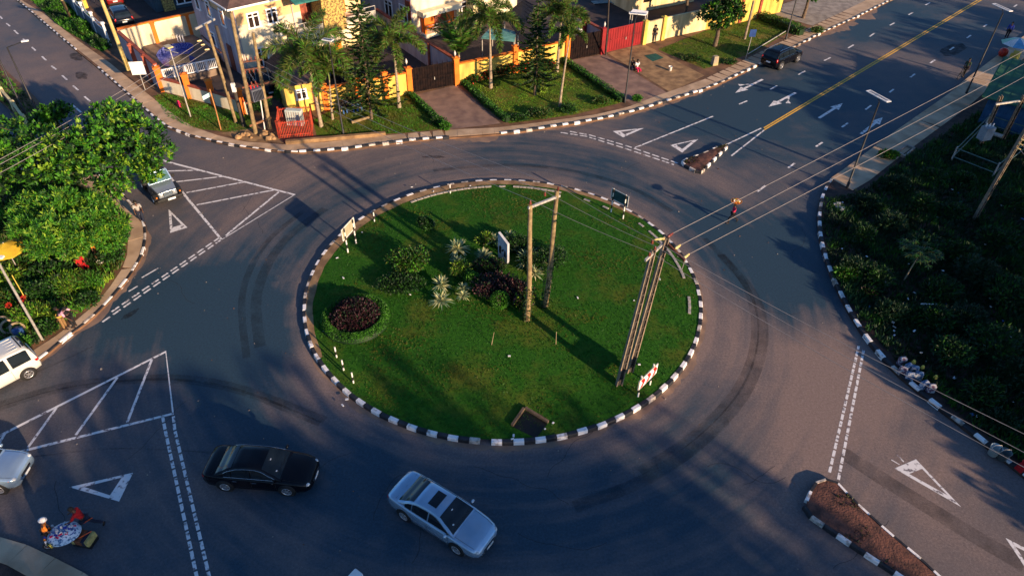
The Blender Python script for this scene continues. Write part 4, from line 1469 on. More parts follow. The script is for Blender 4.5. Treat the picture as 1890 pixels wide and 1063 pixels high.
P_SILVER = paint('silver_paint', (0.34, 0.47, 0.60), 0.6, 0.24)
P_BLACK = paint('black_paint_car', (0.003, 0.0035, 0.006), 0.0, 0.2, 0.08, 0.22)
P_NAVY = paint('dark_blue_paint', (0.006, 0.009, 0.017), 0.0, 0.2, 0.1, 0.25)
P_WHITE = paint('cream_white_paint', (0.56, 0.56, 0.52), 0.0)
P_RED = paint('dark_red_paint', (0.20, 0.012, 0.012), 0.1)
P_JEEP = paint('silver_blue_paint', (0.30, 0.34, 0.38), 0.45)


def interp(tab, x):
    if x <= tab[0][0]:
        return tab[0][1:]
    for i in range(len(tab) - 1):
        a, c = tab[i], tab[i + 1]
        if x <= c[0]:
            t = (x - a[0]) / (c[0] - a[0]); t = t * t * (3 - 2 * t) * 0.4 + t * 0.6
            return tuple(p + (q - p) * t for p, q in zip(a[1:], c[1:]))
    return tab[-1][1:]


def wheel_part(t, x, y, r, wd, sgn, spokes=7, rimk=0.68):
    w = MB(); M = Matrix(((1, 0, 0), (0, 0, sgn), (0, 1, 0)))
    w.lathe([(r * rimk, -wd / 2), (r * 0.93, -wd / 2), (r, -wd * 0.3), (r, wd * 0.3), (r * 0.93, wd / 2), (r * rimk, wd / 2)], (0, 0, 0), M_RUB, 20, True, M)
    w.lathe([(r * rimk, wd * 0.2), (0.01, wd * 0.15)], (0, 0, 0), M_TRIM, 16, True, M)
    o = w.build('wheel', t, (x, y, r))
    rm = MB()
    rm.lathe([(r * rimk, wd * 0.3), (r * rimk, wd * 0.53), (r * rimk * 0.86, wd * 0.50), (r * rimk * 0.84, wd * 0.3)], (0, 0, 0), M_RIM, 20, True, M)
    for k in range(spokes):
        a = 2 * PI * k / spokes
        c = Vector((math.cos(a), sgn * wd * 0.47 / (r * rimk) / 1.0 * (r * rimk), math.sin(a)))
        rm.beam((0, sgn * wd * 0.42, 0), (math.cos(a) * r * rimk * 0.88, sgn * wd * 0.47, math.sin(a) * r * rimk * 0.88), r * 0.13, 0.03, M_RIM)
    rm.lathe([(0.01, wd * 0.52), (r * 0.14, wd * 0.5), (r * 0.16, wd * 0.35)], (0, 0, 0), M_RIM, 10, True, M)
    rm.build('rim', o)
    return o


SEDAN = dict(L=4.84, wb=2.78, wr=0.335, tw=0.215, track=0.80, belt=0.93, zroof=1.455, cw=0.815, rw=0.60,
             st=[(-2.43, .64, .42, .78, .82), (-2.36, .78, .32, .90, .95), (-2.15, .87, .25, .97, 1.03), (-1.7, .905, .22, .97, 1.04), (-1.0, .915, .2, .94, 1.0), (0.0, .915, .2, .92, .98), (0.8, .91, .2, .90, .98), (1.3, .905, .2, .87, .965), (1.8, .885, .2, .80, .90), (2.15, .83, .2, .71, .79), (2.36, .70, .24, .60, .66), (2.43, .56, .32, .52, .56)],
             prof=[(-1.86, .96), (-1.5, 1.13), (-1.15, 1.31), (-0.8, 1.415), (-.3, 1.455), (0.1, 1.445), (0.34, 1.39), (0.75, 1.19), (1.22, .94)],
             ws=(0.36, 1.14), rs=(-1.74, -1.0), side=[(-1.36, -1.02), (-.98, -0.17), (-0.11, 0.93)])
SUV = dict(L=4.75, wb=2.88, wr=0.385, tw=0.25, track=0.82, belt=1.10, zroof=1.76, cw=0.86, rw=0.70,
           st=[(-2.38, .76, .45, 1.0, 1.02), (-2.30, .88, .36, 1.08, 1.10), (-2.0, .935, .32, 1.12, 1.15), (-1.2, .945, .3, 1.11, 1.14), (0.0, .945, .3, 1.10, 1.14), (0.9, .945, .3, 1.09, 1.14), (1.4, .94, .3, 1.06, 1.12), (1.9, .92, .3, 1.0, 1.07), (2.2, .86, .32, .92, .98), (2.34, .76, .36, .80, .84), (2.38, .66, .42, .7, .72)],
           prof=[(-2.28, 1.12), (-2.12, 1.45), (-1.95, 1.66), (-1.6, 1.74), (-.6, 1.765), (0.0, 1.75), (0.3, 1.69), (0.7, 1.45), (1.12, 1.10)],
           ws=(0.36, 1.04), rs=(-2.24, -2.0), side=[(-2.0, -1.42), (-1.34, -0.38), (-0.30, 0.85)])
VAN = dict(L=4.6, wb=3.1, wr=0.33, tw=0.2, track=0.76, belt=1.02, zroof=1.84, cw=0.845, rw=0.745,
           st=[(-2.30, .72, .42, 1.0, 1.02), (-2.24, .82, .34, 1.04, 1.05), (-1.9, .855, .3, 1.05, 1.06), (-1.0, .86, .28, 1.05, 1.06), (0.0, .86, .28, 1.05, 1.06), (1.0, .86, .28, 1.04, 1.06), (1.5, .855, .28, 1.0, 1.05), (1.95, .82, .3, .92, .97), (2.2, .74, .32, .8, .84), (2.30, .62, .4, .66, .68)],
           prof=[(-2.24, 1.04), (-2.19, 1.45), (-2.08, 1.72), (-1.9, 1.81), (-1.0, 1.85), (0.2, 1.83), (0.75, 1.76), (1.15, 1.52), (1.85, 1.02)],
           ws=(0.9, 1.72), rs=(-2.22, -2.1), side=[(-1.98, -1.10), (-0.96, 0.02), (0.14, 1.1)])


def car(name, label, cat, S, pm, loc, rz, group='cars and vans on the road', sunroof=False, rails=False, chrome=True, glass=None, plate_f=True):
    t = thing(name, label, cat, loc, rz, group)
    glass = glass or M_GLASS
    # body
    b = MB(); vs, fs = [], []
    xs = [s[0] for s in S['st']]
    dense = []
    for i in range(len(xs) - 1):
        for k in range(3):
            dense.append(xs[i] + (xs[i + 1] - xs[i]) * k / 3)
    dense.append(xs[-1])
    for x in dense:
        w, zb, zs, zd = interp(S['st'], x)
        half = [(0, zb), (w * .84, zb), (w * .97, zb + .07), (w, zb + (zs - zb) * .42), (w * .995, zb + (zs - zb) * .62), (w * .965, zs - .055), (w * .925, zs - .008), (w * .80, zs + (zd - zs) * .35), (w * .4, zd - (zd - zs) * .08), (0, zd)]
        sec = [(x, y, z) for y, z in half] + [(x, -y, z) for y, z in half[-2:0:-1]]
        vs += sec
    m = 18
    for i in range(len(dense) - 1):
        for k in range(m):
            a, c = i * m + k, i * m + (k + 1) % m
            fs.append((a, a + m, c + m, c))
    fs.append(tuple(range(m))); fs.append(tuple(range((len(dense) - 1) * m + m - 1, (len(dense) - 1) * m - 1, -1)))
    b.add(vs, fs, pm, True)
    body = b.build('body', t)
    # cabin shell
    belt, zr, cw, rw = S['belt'], S['zroof'], S['cw'], S['rw']

    def ys(z):
        s = max(0, min(1, (z - belt) / (zr - belt))); return cw - (cw - rw) * s ** 1.15

    def zt(x):
        return interp(S['prof'], x)[0]
    x0, x1 = S['prof'][0][0], S['prof'][-1][0]
    N = 34; b = MB(); vs, fs = [], []
    for i in range(N + 1):
        x = x0 + (x1 - x0) * i / N; z = zt(x); h = max(0.004, z - belt)
        half = [(ys(belt) , belt - 0.03), (ys(belt + h * .5), belt + h * .5), (ys(z) , z - min(.06, h * .3)), (ys(z) * .93, z - .018 * min(1, h * 4)), (ys(z) * .5, z), (0, z + .004)]
        vs += [(x, y, zz) for y, zz in half] + [(x, -y, zz) for y, zz in half[-2::-1]]
    m = 11
    for i in range(N):
        for k in range(m - 1):
            a = i * m + k
            fs.append((a, a + m, a + m + 1, a + 1))
    b.add(vs, fs, pm, True)
    b.build('roof', t)

    def top_panel(nm, xa, xb, fr, mat, off=.012, par=t, n=8):
        b = MB(); vs, fs = [], []
        for i in range(n + 1):
            x = xa + (xb - xa) * i / n; z = zt(x)
            for k in range(9):
                y = ys(z) * fr * (k / 4 - 1)
                vs.append((x, y, z + off + .004 - .018 * abs(y / ys(z)) ** 4))
        for i in range(n):
            for k in range(8):
                a = i * 9 + k; fs.append((a, a + 9, a + 10, a + 1))
        b.add(vs, fs, mat, True); return b.build(nm, par)
    ws = top_panel('windscreen', *S['ws'], .90, glass)
    b = MB()   # dashboard paper and wipers seen through the screen edge
    xe = S['ws'][1] - 0.06; b.tube([(xe, -.5, zt(xe) + .025), (xe - .06, .05, zt(xe - .06) + .03)], .008, M_TRIM, 4); b.tube([(xe, .05, zt(xe) + .025), (xe - .06, .55, zt(xe - .06) + .03)], .008, M_TRIM, 4)
    b.build_each('wiper', ws)
    b = MB(); xm = S['ws'][0] + 0.18; b.box((xm, 0.02, zt(xm) + .020), (.05, .09, .01), M_LIT); b.box((S['ws'][1] - .22, -.42, zt(S['ws'][1] - .22) + .022), (.07, .07, .008), M_LIT); b.build_each('sticker', ws)
    top_panel('rear_window', *S['rs'], .90, glass)
    if sunroof:
        sr = top_panel('sunroof', -.42, 0.02, .62, glass, .010)
    if S is VAN:
        b = MB()
        for y in (-.5, -.25, 0, .25, .5):
            b.beam((-1.75, y, zt(-1.7) + .01), (0.4, y, zt(0.4) + .01), .05, .03, pm)
        b.build_each('roof_rib', t)
        b = MB()
        for y in (-.3, .3):
            b.box((-2.03, y, zt(-2.03) + .022), (.10, .36, .02), M_TRIM)
        b.box((-1.9, 0, zt(-1.9) + .012), (.06, 1.15, .02), M_TRIM)
        b.build('roof_vent', t)
    # side windows
    for sg in (1, -1):
        for xa, xb in S['side']:
            b = MB(); vs, fs = [], []; n = 8
            for i in range(n + 1):
                x = xa + (xb - xa) * i / n; za, zc = belt + .035, max(belt + .05, zt(x) - .095)
                for k in range(4):
                    z = za + (zc - za) * k / 3; vs.append((x, sg * (ys(z) + .010), z))
            for i in range(n):
                for k in range(3):
                    a = i * 4 + k; f = (a, a + 1, a + 5, a + 4); fs.append(f if sg < 0 else f[::-1])
            b.add(vs, fs, glass, True); b.build('side_window', t)
        if chrome:
            b = MB(); xa, xb = S['side'][0][0], S['side'][-1][1]
            b.tube([(xa + (xb - xa) * i / 10, sg * (ys(belt) + .008), belt + .018) for i in range(11)], .011, M_CHR, 5)
            b.tube([(xa + (xb - xa) * i / 16, sg * (ys(zt(xa + (xb - xa) * i / 16) - .085) + .006), max(belt + .05, zt(xa + (xb - xa) * i / 16) - .085)) for i in range(17)], .009, M_CHR, 5)
            b.build('window_trim', t)
        b = MB()
        for x in (S['side'][-2][0] + .12, S['side'][-1][0] + .12):
            wv, zb, zs, zd = interp(S['st'], x); b.box((x, sg * (wv * .985), zs - .15), (.2, .03, .035), M_CHR if chrome else pm)
        b.build_each('door_handle', t)
        b = MB()   # shut lines
        for x in (S['side'][-2][0] - .02, S['side'][-2][1] + .03, S['side'][-1][1] + .02):
            wv, zb, zs, zd = interp(S['st'], x)
            b.tube([(x, sg * (wv * .966 + .002), zs - .05), (x, sg * (wv * .997 + .002), zb + (zs - zb) * .62), (x, sg * (wv + .002), zb + (zs - zb) * .42), (x, sg * (wv * .97 + .002), zb + .08)], .006, M_TRIM, 4)
        b.build('door_seam', t)
        # mirrors
        xm = S['side'][-1][1] - .02
        b = MB(); b.ball((xm, sg * (cw + .16), belt + .08), .13, pm if S is not VAN else M_TRIM, 8, 6, (.55, .85, .62)); b.beam((xm, sg * cw * .97, belt + .03), (xm, sg * (cw + .1), belt + .06), .05, .04, M_TRIM)
        b.build('wing_mirror', t)
        # lamps
        xf = S['st'][-2][0]; wv, zb, zs, zd = interp(S['st'], xf - .12)
        b = MB(); b.ball((xf - .24, sg * wv * .80, zs - .075), .27, M_LAMP, 12, 8, (1.0, .52, .36)); b.ball((xf - .30, sg * wv * .97, zs - .03), .08, M_AMB, 8, 6, (1.2, .5, .5)); b.build('headlight', t)
        xr = S['st'][1][0]; wv, zb, zs, zd = interp(S['st'], xr + .05)
        b = MB()
        if S is SEDAN:
            b.ball((xr + .10, sg * wv * .84, zs - .10), .18, M_TAIL, 10, 7, (.85, .75, .55))
        else:
            b.ball((xr + .06, sg * wv * .90, zs - .10), .16, M_TAIL, 10, 7, (.7, .7, 1.25))
        b.build('tail_light', t)
        for xw in (S['wb'] / 2, -S['wb'] / 2):
            wv = interp(S['st'], xw)[0]
            b = MB(); M = Matrix(((1, 0, 0), (0, 0, sg), (0, 1, 0)))
            b.lathe([(S['wr'] + .07, -.12), (S['wr'] + .065, .006), (S['wr'] + .04, .010), (.02, .004)], (xw, sg * wv, S['wr'] + .02), M_TRIM, 22, True, M); b.build('wheel_arch', t)
            wheel_part(t, xw, sg * (wv - S['tw'] / 2 + .03), S['wr'], S['tw'], sg)
        if rails:
            b = MB(); b.tube([(-1.7, sg * rw * .86, zt(-1.7) + .03), (-1.6, sg * rw * .86, zt(-1.6) + .07), (0, sg * rw * .86, zt(0) + .07), (.1, sg * rw * .86, zt(.1) + .02)], .02, M_CHR, 6); b.build('roof_rail', t)
    # shut lines of bonnet and boot
    for sg in (1, -1):
        b = MB(); P_ = []
        for k in range(7):
            x = S['ws'][1] + .08 + (S['st'][-3][0] - S['ws'][1] - .1) * k / 6; wv, zb, zs, zd = interp(S['st'], x); P_.append((x, sg * wv * .80, zs + (zd - zs) * .35 + .004))
        b.tube(P_, .007, M_TRIM, 4); b.build('bonnet_seam', t)
    if S is SEDAN:
        b = MB(); P_ = []
        x = S['rs'][0] - .14; wv, zb, zs, zd = interp(S['st'], x)
        for k in range(9):
            y = wv * .8 * (k / 4 - 1); P_.append((x - .05 * (y / wv) ** 2, y, zs + (zd - zs) * (.35 + .6 * (1 - abs(y / wv / .8))) + .002))
        b.tube(P_, .007, M_TRIM, 4); b.build('boot_seam', t)
    # front and rear faces
    xf = S['st'][-1][0]; wv, zb, zs, zd = S['st'][-1][1:]
    b = MB(); b.box((xf + .005, 0, zs - .04), (.05, .74, .12), M_TRIM); b.box((xf - .03, 0, zb + .02), (.05, 1.05, .14), M_TRIM)
    for k in range(3):
        b.box((xf + .034, 0, zs - .075 + .035 * k), (.012, .7, .010), M_CHR)
    b.build('grille', t)
    b = MB(); b.box((xf + .04, 0, zb + .10), (.015, .44, .12), M_PLATE); b.build('number_plate', t)
    xr = S['st'][0][0]; wv, zb, zs, zd = S['st'][0][1:]
    b = MB(); b.box((xr - .012, 0, zb + (zs - zb) * .55), (.02, .46, .14), M_PLATE); b.build('number_plate', t)
    b = MB(); b.box((xr + .03, 0, zb - .02), (.08, 1.2, .12), M_TRIM); b.build('bumper_trim', t)
    return t


def by_wheels(rear, front, S, side, z=0.0):
    """place by the two visible wheels; side: -1 right-hand side seen, +1 left"""
    a, c = G(*rear, z), G(*front, z)
    d = (c - a); d.z = 0; d.normalize(); n = Vector((-d.y, d.x, 0))
    m = (a + c) / 2 - n * side * (S['track'] + .08)
    return (m.x, m.y, z), math.atan2(d.y, d.x)


l, r = by_wheels((747, 959), (843, 1021), SEDAN, -1)
car('sedan_car', 'silver sedan with a dark sunroof panel circling the roundabout', 'car', SEDAN, P_SILVER, l, r, sunroof=True)
l, r = by_wheels((421, 905), (531, 914), SEDAN, -1)
car('sedan_car', 'glossy black sedan beside the dashed line left of the silver one', 'car', SEDAN, P_BLACK, l, r)
l, r = by_wheels((1436, 131), (1474, 114), SUV, -1)
car('suv_car', 'black sport utility car driving away on the upper right road', 'car', SUV, P_BLACK, l, r, rails=True)
# van: rear left wheel at the frame edge
a = G(58, 698); d = (G(0, 729) - a).normalized(); n = Vector((-d.y, d.x, 0))
m = a + d * VAN['wb'] / 2 - n * (VAN['track'] + .08)
car('van', 'cream white van with two roof vents leaving at the left edge', 'van', VAN, P_WHITE, (m.x, m.y, 0), math.atan2(d.y, d.x), chrome=False)
# hatch entering bottom left
d = (G(232.7, 898.4) - G(128, 898.4)).normalized(); a = G(16, 913); n = Vector((-d.y, d.x, 0))
CR = dict(SUV); CR['zroof'] = 1.66
m = a - d * SUV['wb'] / 2 + n * (SUV['track'] + .08)
m = m - d * .12
t = car('suv_car', 'pale silver car nosing in at the lower left edge', 'car', SUV, P_SILVER, (m.x, m.y, 0), math.atan2(d.y, d.x))
t.scale = (.88, .92, .92)
# car whose pale corner shows at the bottom edge
d = (G(660, 1046) - G(676, 1075)).normalized()
# parked in the compounds
LD = Vector((-0.694, 0.720, 0))
def parked(px, py, ang, S, pm, label, nm='suv_car', fwd=None, **kw):
    p = G(px, py, KZ)
    car(nm, label, 'car', S, pm, (p.x, p.y, KZ), ang, group='cars parked in the compounds', **kw)
parked(226, 42, math.atan2(LD.y, LD.x) - 0.15, SUV, P_NAVY, 'dark blue sport utility car parked behind the yellow compound wall')
parked(210, 2, math.atan2(LD.y, LD.x) - 0.2, SEDAN, P_RED, 'dark red car parked in front of the dark blue one', 'sedan_car')
parked(489, 160, RAD(-60), SEDAN, P_BLACK, 'black car parked beneath the dark canopy roof', 'sedan_car')
parked(640, 150, RAD(-55), SUV, P_NAVY, 'dark car parked in the yard behind the tall pine')


# jeep under the tree
def jeep(label, loc, rz):
    t = thing('jeep', label, 'car', loc, rz, 'cars and vans on the road')
    M_SOFT = MAT('soft_top', (0.012, 0.014, 0.020), (0.02, 0.022, 0.03), scale=4, rough=0.8, bump=0.2)
    b = MB()
    b.box((-.65, 0, .82), (2.5, 1.50, .66), P_JEEP)
    b.extr([(.60, -.72, .55), (1.92, -.60, .55), (1.92, -.60, 1.02), (.60, -.72, 1.14)], (0, .0001, 0), P_JEEP)
    vs = [(x, sg * w, z) for x, w, z0, z1 in ((.58, .74, .5, 1.15), (1.30, .68, .5, 1.11), (1.95, .60, .5, 1.03)) for sg in (-1, 1) for z in (z0, z1)]
    b.add(vs, [(1, 3, 7, 5), (5, 7, 11, 9), (0, 1, 5, 4), (4, 5, 9, 8), (3, 2, 6, 7), (7, 6, 10, 11), (8, 9, 11, 10), (0, 2, 3, 1), (2, 0, 4, 6), (6, 4, 8, 10)], P_JEEP)
    b.build('body', t, bevel=.035)
    b = MB()
    vs = [(-1.95, -.72, 1.14), (.50, -.72, 1.14), (.50, .72, 1.14), (-1.95, .72, 1.14), (-1.80, -.62, 1.80), (.26, -.62, 1.82), (.26, .62, 1.82), (-1.80, .62, 1.80)]
    b.add(vs, [(4, 5, 6, 7), (0, 1, 5, 4), (2, 3, 7, 6), (3, 0, 4, 7), (1, 2, 6, 5)], M_SOFT); b.build('soft_top', t, bevel=.06)
    b = MB()
    f = [Vector(q) for q in ((.62, -.74, 1.13), (.62, .74, 1.13), (.32, .66, 1.80), (.32, -.66, 1.80))]
    for i in range(4):
        b.beam(f[i], f[(i + 1) % 4], .07, .09, P_SILVER)
    b.build('windscreen_frame', t)
    b = MB(); b.poly([f[0] * .97 + Vector((.035, 0, .06)), f[1] * .97 + Vector((.035, 0, .06)), f[2] + Vector((.02, -.03, -.04)), f[3] + Vector((.02, .03, -.04))], MAT('pale_glass', (0.05, 0.13, 0.13), (0.03, 0.08, 0.085), scale=2, rough=0.08, spec=0.6)); b.build('windscreen', t)
    for sg in (-1, 1):
        b = MB(); b.extr([(.55, sg * .70, .66), (.75, sg * .70, .93), (1.75, sg * .70, .93), (2.0, sg * .70, .74), (2.0, sg * .70, .66), (1.72, sg * .70, .84), (.8, sg * .70, .84)], (0, sg * .24, 0), M_TRIM); b.extr([(-1.9, sg * .70, .66), (-1.65, sg * .70, .93), (-.75, sg * .70, .93), (-.55, sg * .70, .66), (-.8, sg * .70, .84), (-1.6, sg * .70, .84)], (0, sg * .22, 0), M_TRIM); b.build_each('fender', t)
        b = MB(); b.lathe([(.002, .05), (.08, .045), (.105, 0.0), (.105, -.03)], (1.95, sg * .43, .90), M_LAMP, 14, True, Matrix(((0, 0, 1), (0, 1, 0), (-1, 0, 0)))); b.build('headlight', t)
        b = MB(); b.ball((1.98, sg * .78, .80), .06, M_AMB, 8, 6); b.build('indicator', t)
        b = MB(); b.box((.50, sg * .95, 1.28), (.07, .18, .22), M_TRIM); b.beam((.5, sg * .74, 1.2), (.5, sg * .9, 1.24), .03, .03, M_TRIM); b.build('wing_mirror', t)
        b = MB(); b.extr([(-.65, sg * .726, 1.20), (.42, sg * .726, 1.20), (.25, sg * .645, 1.70), (-.6, sg * .645, 1.70)], (0, sg * .012, 0), M_GLASS); b.build('side_window', t)
        for x in (1.28, -1.18):
            wheel_part(t, x, sg * .80, .40, .26, sg, 5, .56)
    b = MB(); b.box((1.965, 0, .86), (.03, .62, .30), M_TRIM)
    for k in range(7):
        b.box((1.985, -.24 + .08 * k, .86), (.02, .035, .27), P_SILVER)
    b.build('grille', t)
    b = MB(); b.tube([(1.94, -.56, .80), (1.95, -.54, 1.03), (1.955, 0, 1.06), (1.95, .54, 1.03), (1.94, .56, .80)], .025, P_SILVER, 6); b.build('grille_surround', t)
    b = MB(); b.box((2.16, 0, .60), (.22, 1.72, .20), M_TRIM); b.box((2.0, 0, .45), (.2, 1.2, .2), M_TRIM); b.build('bumper', t, bevel=.03)
    b = MB(); b.box((2.285, .08, .60), (.015, .5, .14), M_PLATE); b.build('number_plate', t)
    b = MB(); b.lathe([(.2, -.1), (.38, -.1), (.40, .0), (.38, .1), (.2, .1)], (-2.05, .1, 1.0), M_RUB, 18, True, Matrix(((0, 0, -1), (0, 1, 0), (1, 0, 0)))); b.build('spare_wheel', t)
    return t


fc = (G(291, 381) + G(338, 367)) / 2
jd = (G(344, 352) - G(327, 331.5)); jd = (G(314, 388) - G(272, 335)).normalized()
jp = fc - jd * 1.7
jeep('silver jeep with a black soft top coming out from under the big tree', (jp.x, jp.y, 0), math.atan2(jd.y, jd.x))
# ------------------------------------------------------------------ people
def FAB(name, c):
    return MAT('cloth_' + name, c, sc(c, 0.65), scale=9, rough=0.9, bump=0.2)


SKIN = MAT('skin', (0.085, 0.040, 0.025), (0.06, 0.028, 0.018), scale=6, rough=0.55)
HAIR = MAT('hair', (0.008, 0.007, 0.006), (0.014, 0.012, 0.010), scale=30, rough=0.8, bump=0.4)
SHOE = MAT('shoe', (0.012, 0.012, 0.013), (0.03, 0.025, 0.02), scale=8)


def skinned(name, verts, edges, radii, mat, parent, root=0, sub=1):
    me = bpy.data.meshes.new(name)
    me.from_pydata([tuple(v) for v in verts], edges, [])
    me.materials.append(mat)
    o = bpy.data.objects.new(name, me)
    COL.objects.link(o); o.parent = parent
    sk = o.modifiers.new('skin', 'SKIN'); sk.use_smooth_shade = True; sk.branch_smoothing = 0.5
    d = me.skin_vertices[0].data
    for i, r in enumerate(radii):
        d[i].radius = r if isinstance(r, tuple) else (r, r)
        d[i].use_root = (i == root)
    s = o.modifiers.new('smooth', 'SUBSURF'); s.levels = sub; s.render_levels = sub
    return o


def limb(a, l, az, el):
    return Vector(a) + Vector((math.cos(el) * math.cos(az), math.cos(el) * math.sin(az), math.sin(el))) * l


def person(label, loc, rz, shirt, pants, pose='stand', h=1.72, skirt=False, hat=None, arms=None, stride=0.3, lean=0.0, group='people', hairmat=None, sleeves=0.5, seat=0.42, legs=None, vest=None):
    """local x forward, y left. arms: per side ((upper az,el),(fore az,el)) in degrees"""
    t = thing('person', label, 'person', loc, rz, group)
    t.scale = (h / 1.72,) * 3
    D = RAD
    if pose == 'sit':
        pel = Vector((0, 0, seat + 0.08))
    else:
        pel = Vector((0, 0, 0.92))
    sp = Vector((math.sin(lean), 0, math.cos(lean)))
    fw = Vector((math.cos(lean), 0, -math.sin(lean)))
    wa, ch, nk = pel + sp * .16, pel + sp * .38, pel + sp * .54
    hd = nk + sp * .10 + fw * .02; ht = hd + sp * .14
    V, E, Rr = [pel, wa, ch, nk, hd, ht], [(0, 1), (1, 2), (2, 3), (3, 4), (4, 5)], [(.135, .10), (.12, .09), (.15, .10), (.055, .055), (.078, .088), (.07, .078)]
    def addv(p, r, frm):
        V.append(Vector(p)); Rr.append(r); E.append((frm, len(V) - 1)); return len(V) - 1
    # face: nose, ears
    addv(hd + fw * .115 + sp * .02, .014, 4)
    J = {}
    for sg in (1, -1):
        sh = ch + Vector((0, sg * .19, 0)) + sp * .10
        i = addv(sh, (.062, .062), 2)
        (ua, ue), (fa, fe) = (arms[0 if sg > 0 else 1] if arms else ((sg * 60, -82), (sg * 10, -78)))
        el = limb(sh, .29, D(ua), D(ue)); wr = limb(el, .25, D(fa), D(fe))
        j = addv(el, .042, i); k = addv(wr, .028, j)
        dv = (wr - el).normalized(); pm_ = wr + dv * .07
        kk = addv(pm_, (.036, .02), k)
        s = dv.cross(Vector((0, 0, 1)));
        if s.length < .1: s = Vector((0, 1, 0))
        s.normalize(); bd = s.cross(dv)
        for f in range(4):
            a = pm_ + s * (.027 * (f - 1.5) * .66) + dv * .025
            q = addv(a, .010, kk); q2 = addv(a + dv * (.042 - .006 * abs(f - 1)) - bd * .012, .009, q); addv(a + dv * (.065 - .008 * abs(f - 1)) - bd * .035, .008, q2)
        q = addv(wr + dv * .03 + s * sg * .042, .011, k); addv(wr + dv * .07 + s * sg * .055, .010, q)
        J['sh', sg], J['el', sg], J['wr', sg] = sh, el, wr
        hp = pel + Vector((0, sg * .095, -.05))
        i = addv(hp, .088, 0)
        if legs:
            (ta, te), (ca, ce) = legs[0 if sg > 0 else 1]
        elif pose == 'sit':
            (ta, te), (ca, ce) = (sg * 8, -8), (0, -84)
        elif pose == 'walk':
            (ta, te), (ca, ce) = (((0, -90 + 28 * stride / .3), (0, -92 - 0)) if sg > 0 else ((180, -90 + 18 * stride / .3), (180, -90 + 40 * stride / .3)))
        else:
            (ta, te), (ca, ce) = (0, -89), (180, -88)
        kn = limb(hp, .42, D(ta), D(te)); an = limb(kn, .41, D(ca), D(ce))
        i = addv(kn, .055, i); i = addv(an, .036, i)
        cdir = (an - kn).normalized(); ft = Vector((1, 0, 0)) - cdir * cdir.x; ft.normalize()
        addv(an + ft * .15 + Vector((0, 0, -.02)), .03, i)
        J['hp', sg], J['kn', sg], J['an', sg], J['ft', sg] = hp, kn, an, ft
    low = min(J['an', 1].z, J['an', -1].z) - .06
    dz = Vector((0, 0, -low)) if pose != 'sit' else Vector((0, 0, 0))
    V = [v + dz for v in V]
    for k in J:
        if k[0] != 'ft': J[k] = J[k] + dz
    pel, wa, ch, nk, hd, ht = V[:6]
    skinned('body', V, E, Rr, SKIN, t)
    # shirt
    sv, se, sr = [pel + sp * .02, wa, ch, nk - sp * .03], [(0, 1), (1, 2), (2, 3)], [(.165, .125), (.15, .115), (.175, .125), (.085, .085)]
    for sg in (1, -1):
        a = len(sv); sv += [J['sh', sg], J['sh', sg] + (J['el', sg] - J['sh', sg]) * min(1, sleeves * 2)]; sr += [.085, .062]; se += [(2, a), (a, a + 1)]
        if sleeves > .5:
            sv.append(J['el', sg] + (J['wr', sg] - J['el', sg]) * .9); sr.append(.045); se.append((a + 1, a + 2))
    skinned('shirt', sv, se, sr, shirt, t)
    if vest:
        b = MB(); b.lathe([(.19, -.02), (.185, .05)], pel + sp * .05, vest, 14, True, Matrix(((1, 0, 0), (0, 1.15, 0), (0, 0, 1)))); b.build('belt', t)
    if skirt:
        b = MB(); b.lathe([(.165, .08), (.20, -.1), (.24, -.40), (.27, -.66)], pel, pants, 14, True); b.build('skirt', t)
    else:
        tv, te_, tr_ = [pel + sp * .03], [], [(.155, .12)]
        for sg in (1, -1):
            a = len(tv); tv += [J['hp', sg], J['kn', sg], J['kn', sg] + (J['an', sg] - J['kn', sg]) * .93]; tr_ += [.108, .078, .062]; te_ += [(0, a), (a, a + 1), (a + 1, a + 2)]
        skinned('trousers', tv, te_, tr_, pants, t)
    b = MB()
    for sg in (1, -1):
        p = J['an', sg]; f = J['ft', sg]
        b.tube([p - f * .06 + Vector((0, 0, -.03)), p + f * .03 + Vector((0, 0, -.03)), p + f * .17 + Vector((0, 0, -.035)), p + f * .2 + Vector((0, 0, -.04))], [.035, .045, .04, .015], SHOE, 7)
    b.build_each('shoe', t)
    b = MB()
    q = Vector((0, 0, 1)).rotation_difference(sp).to_matrix()
    b.lathe([(.098, -.02), (.104, .05), (.09, .10), (.05, .135), (.004, .145)], hd + sp * .04 - fw * .012, hairmat or HAIR, 12, True, q)
    b.build('hair', t)
    b = MB()
    for sg in (1, -1):
        b.ball(hd + fw * .088 + sp * .045 + Vector((0, sg * .032, 0)), .012, M_LIT, 6, 4); b.ball(hd + fw * .098 + sp * .045 + Vector((0, sg * .032, 0)), .006, HAIR, 6, 4)
        b.ball(hd + sp * .02 + Vector((0, sg * .085, 0)), .02, SKIN, 6, 5, (.7, .5, 1.2))
    b.ball(hd + fw * .092 - sp * .035, .022, MAT('lips', (0.10, 0.03, 0.025), scale=5), 6, 4, (.4, 1, .3))
    b.build('face', t)
    if hat:
        b = MB(); b.lathe([(.17, .03), (.115, .05), (.112, .10), (.08, .145), (.004, .155)], hd + sp * .05, hat, 14, True, q); b.build('hat', t)
    return t


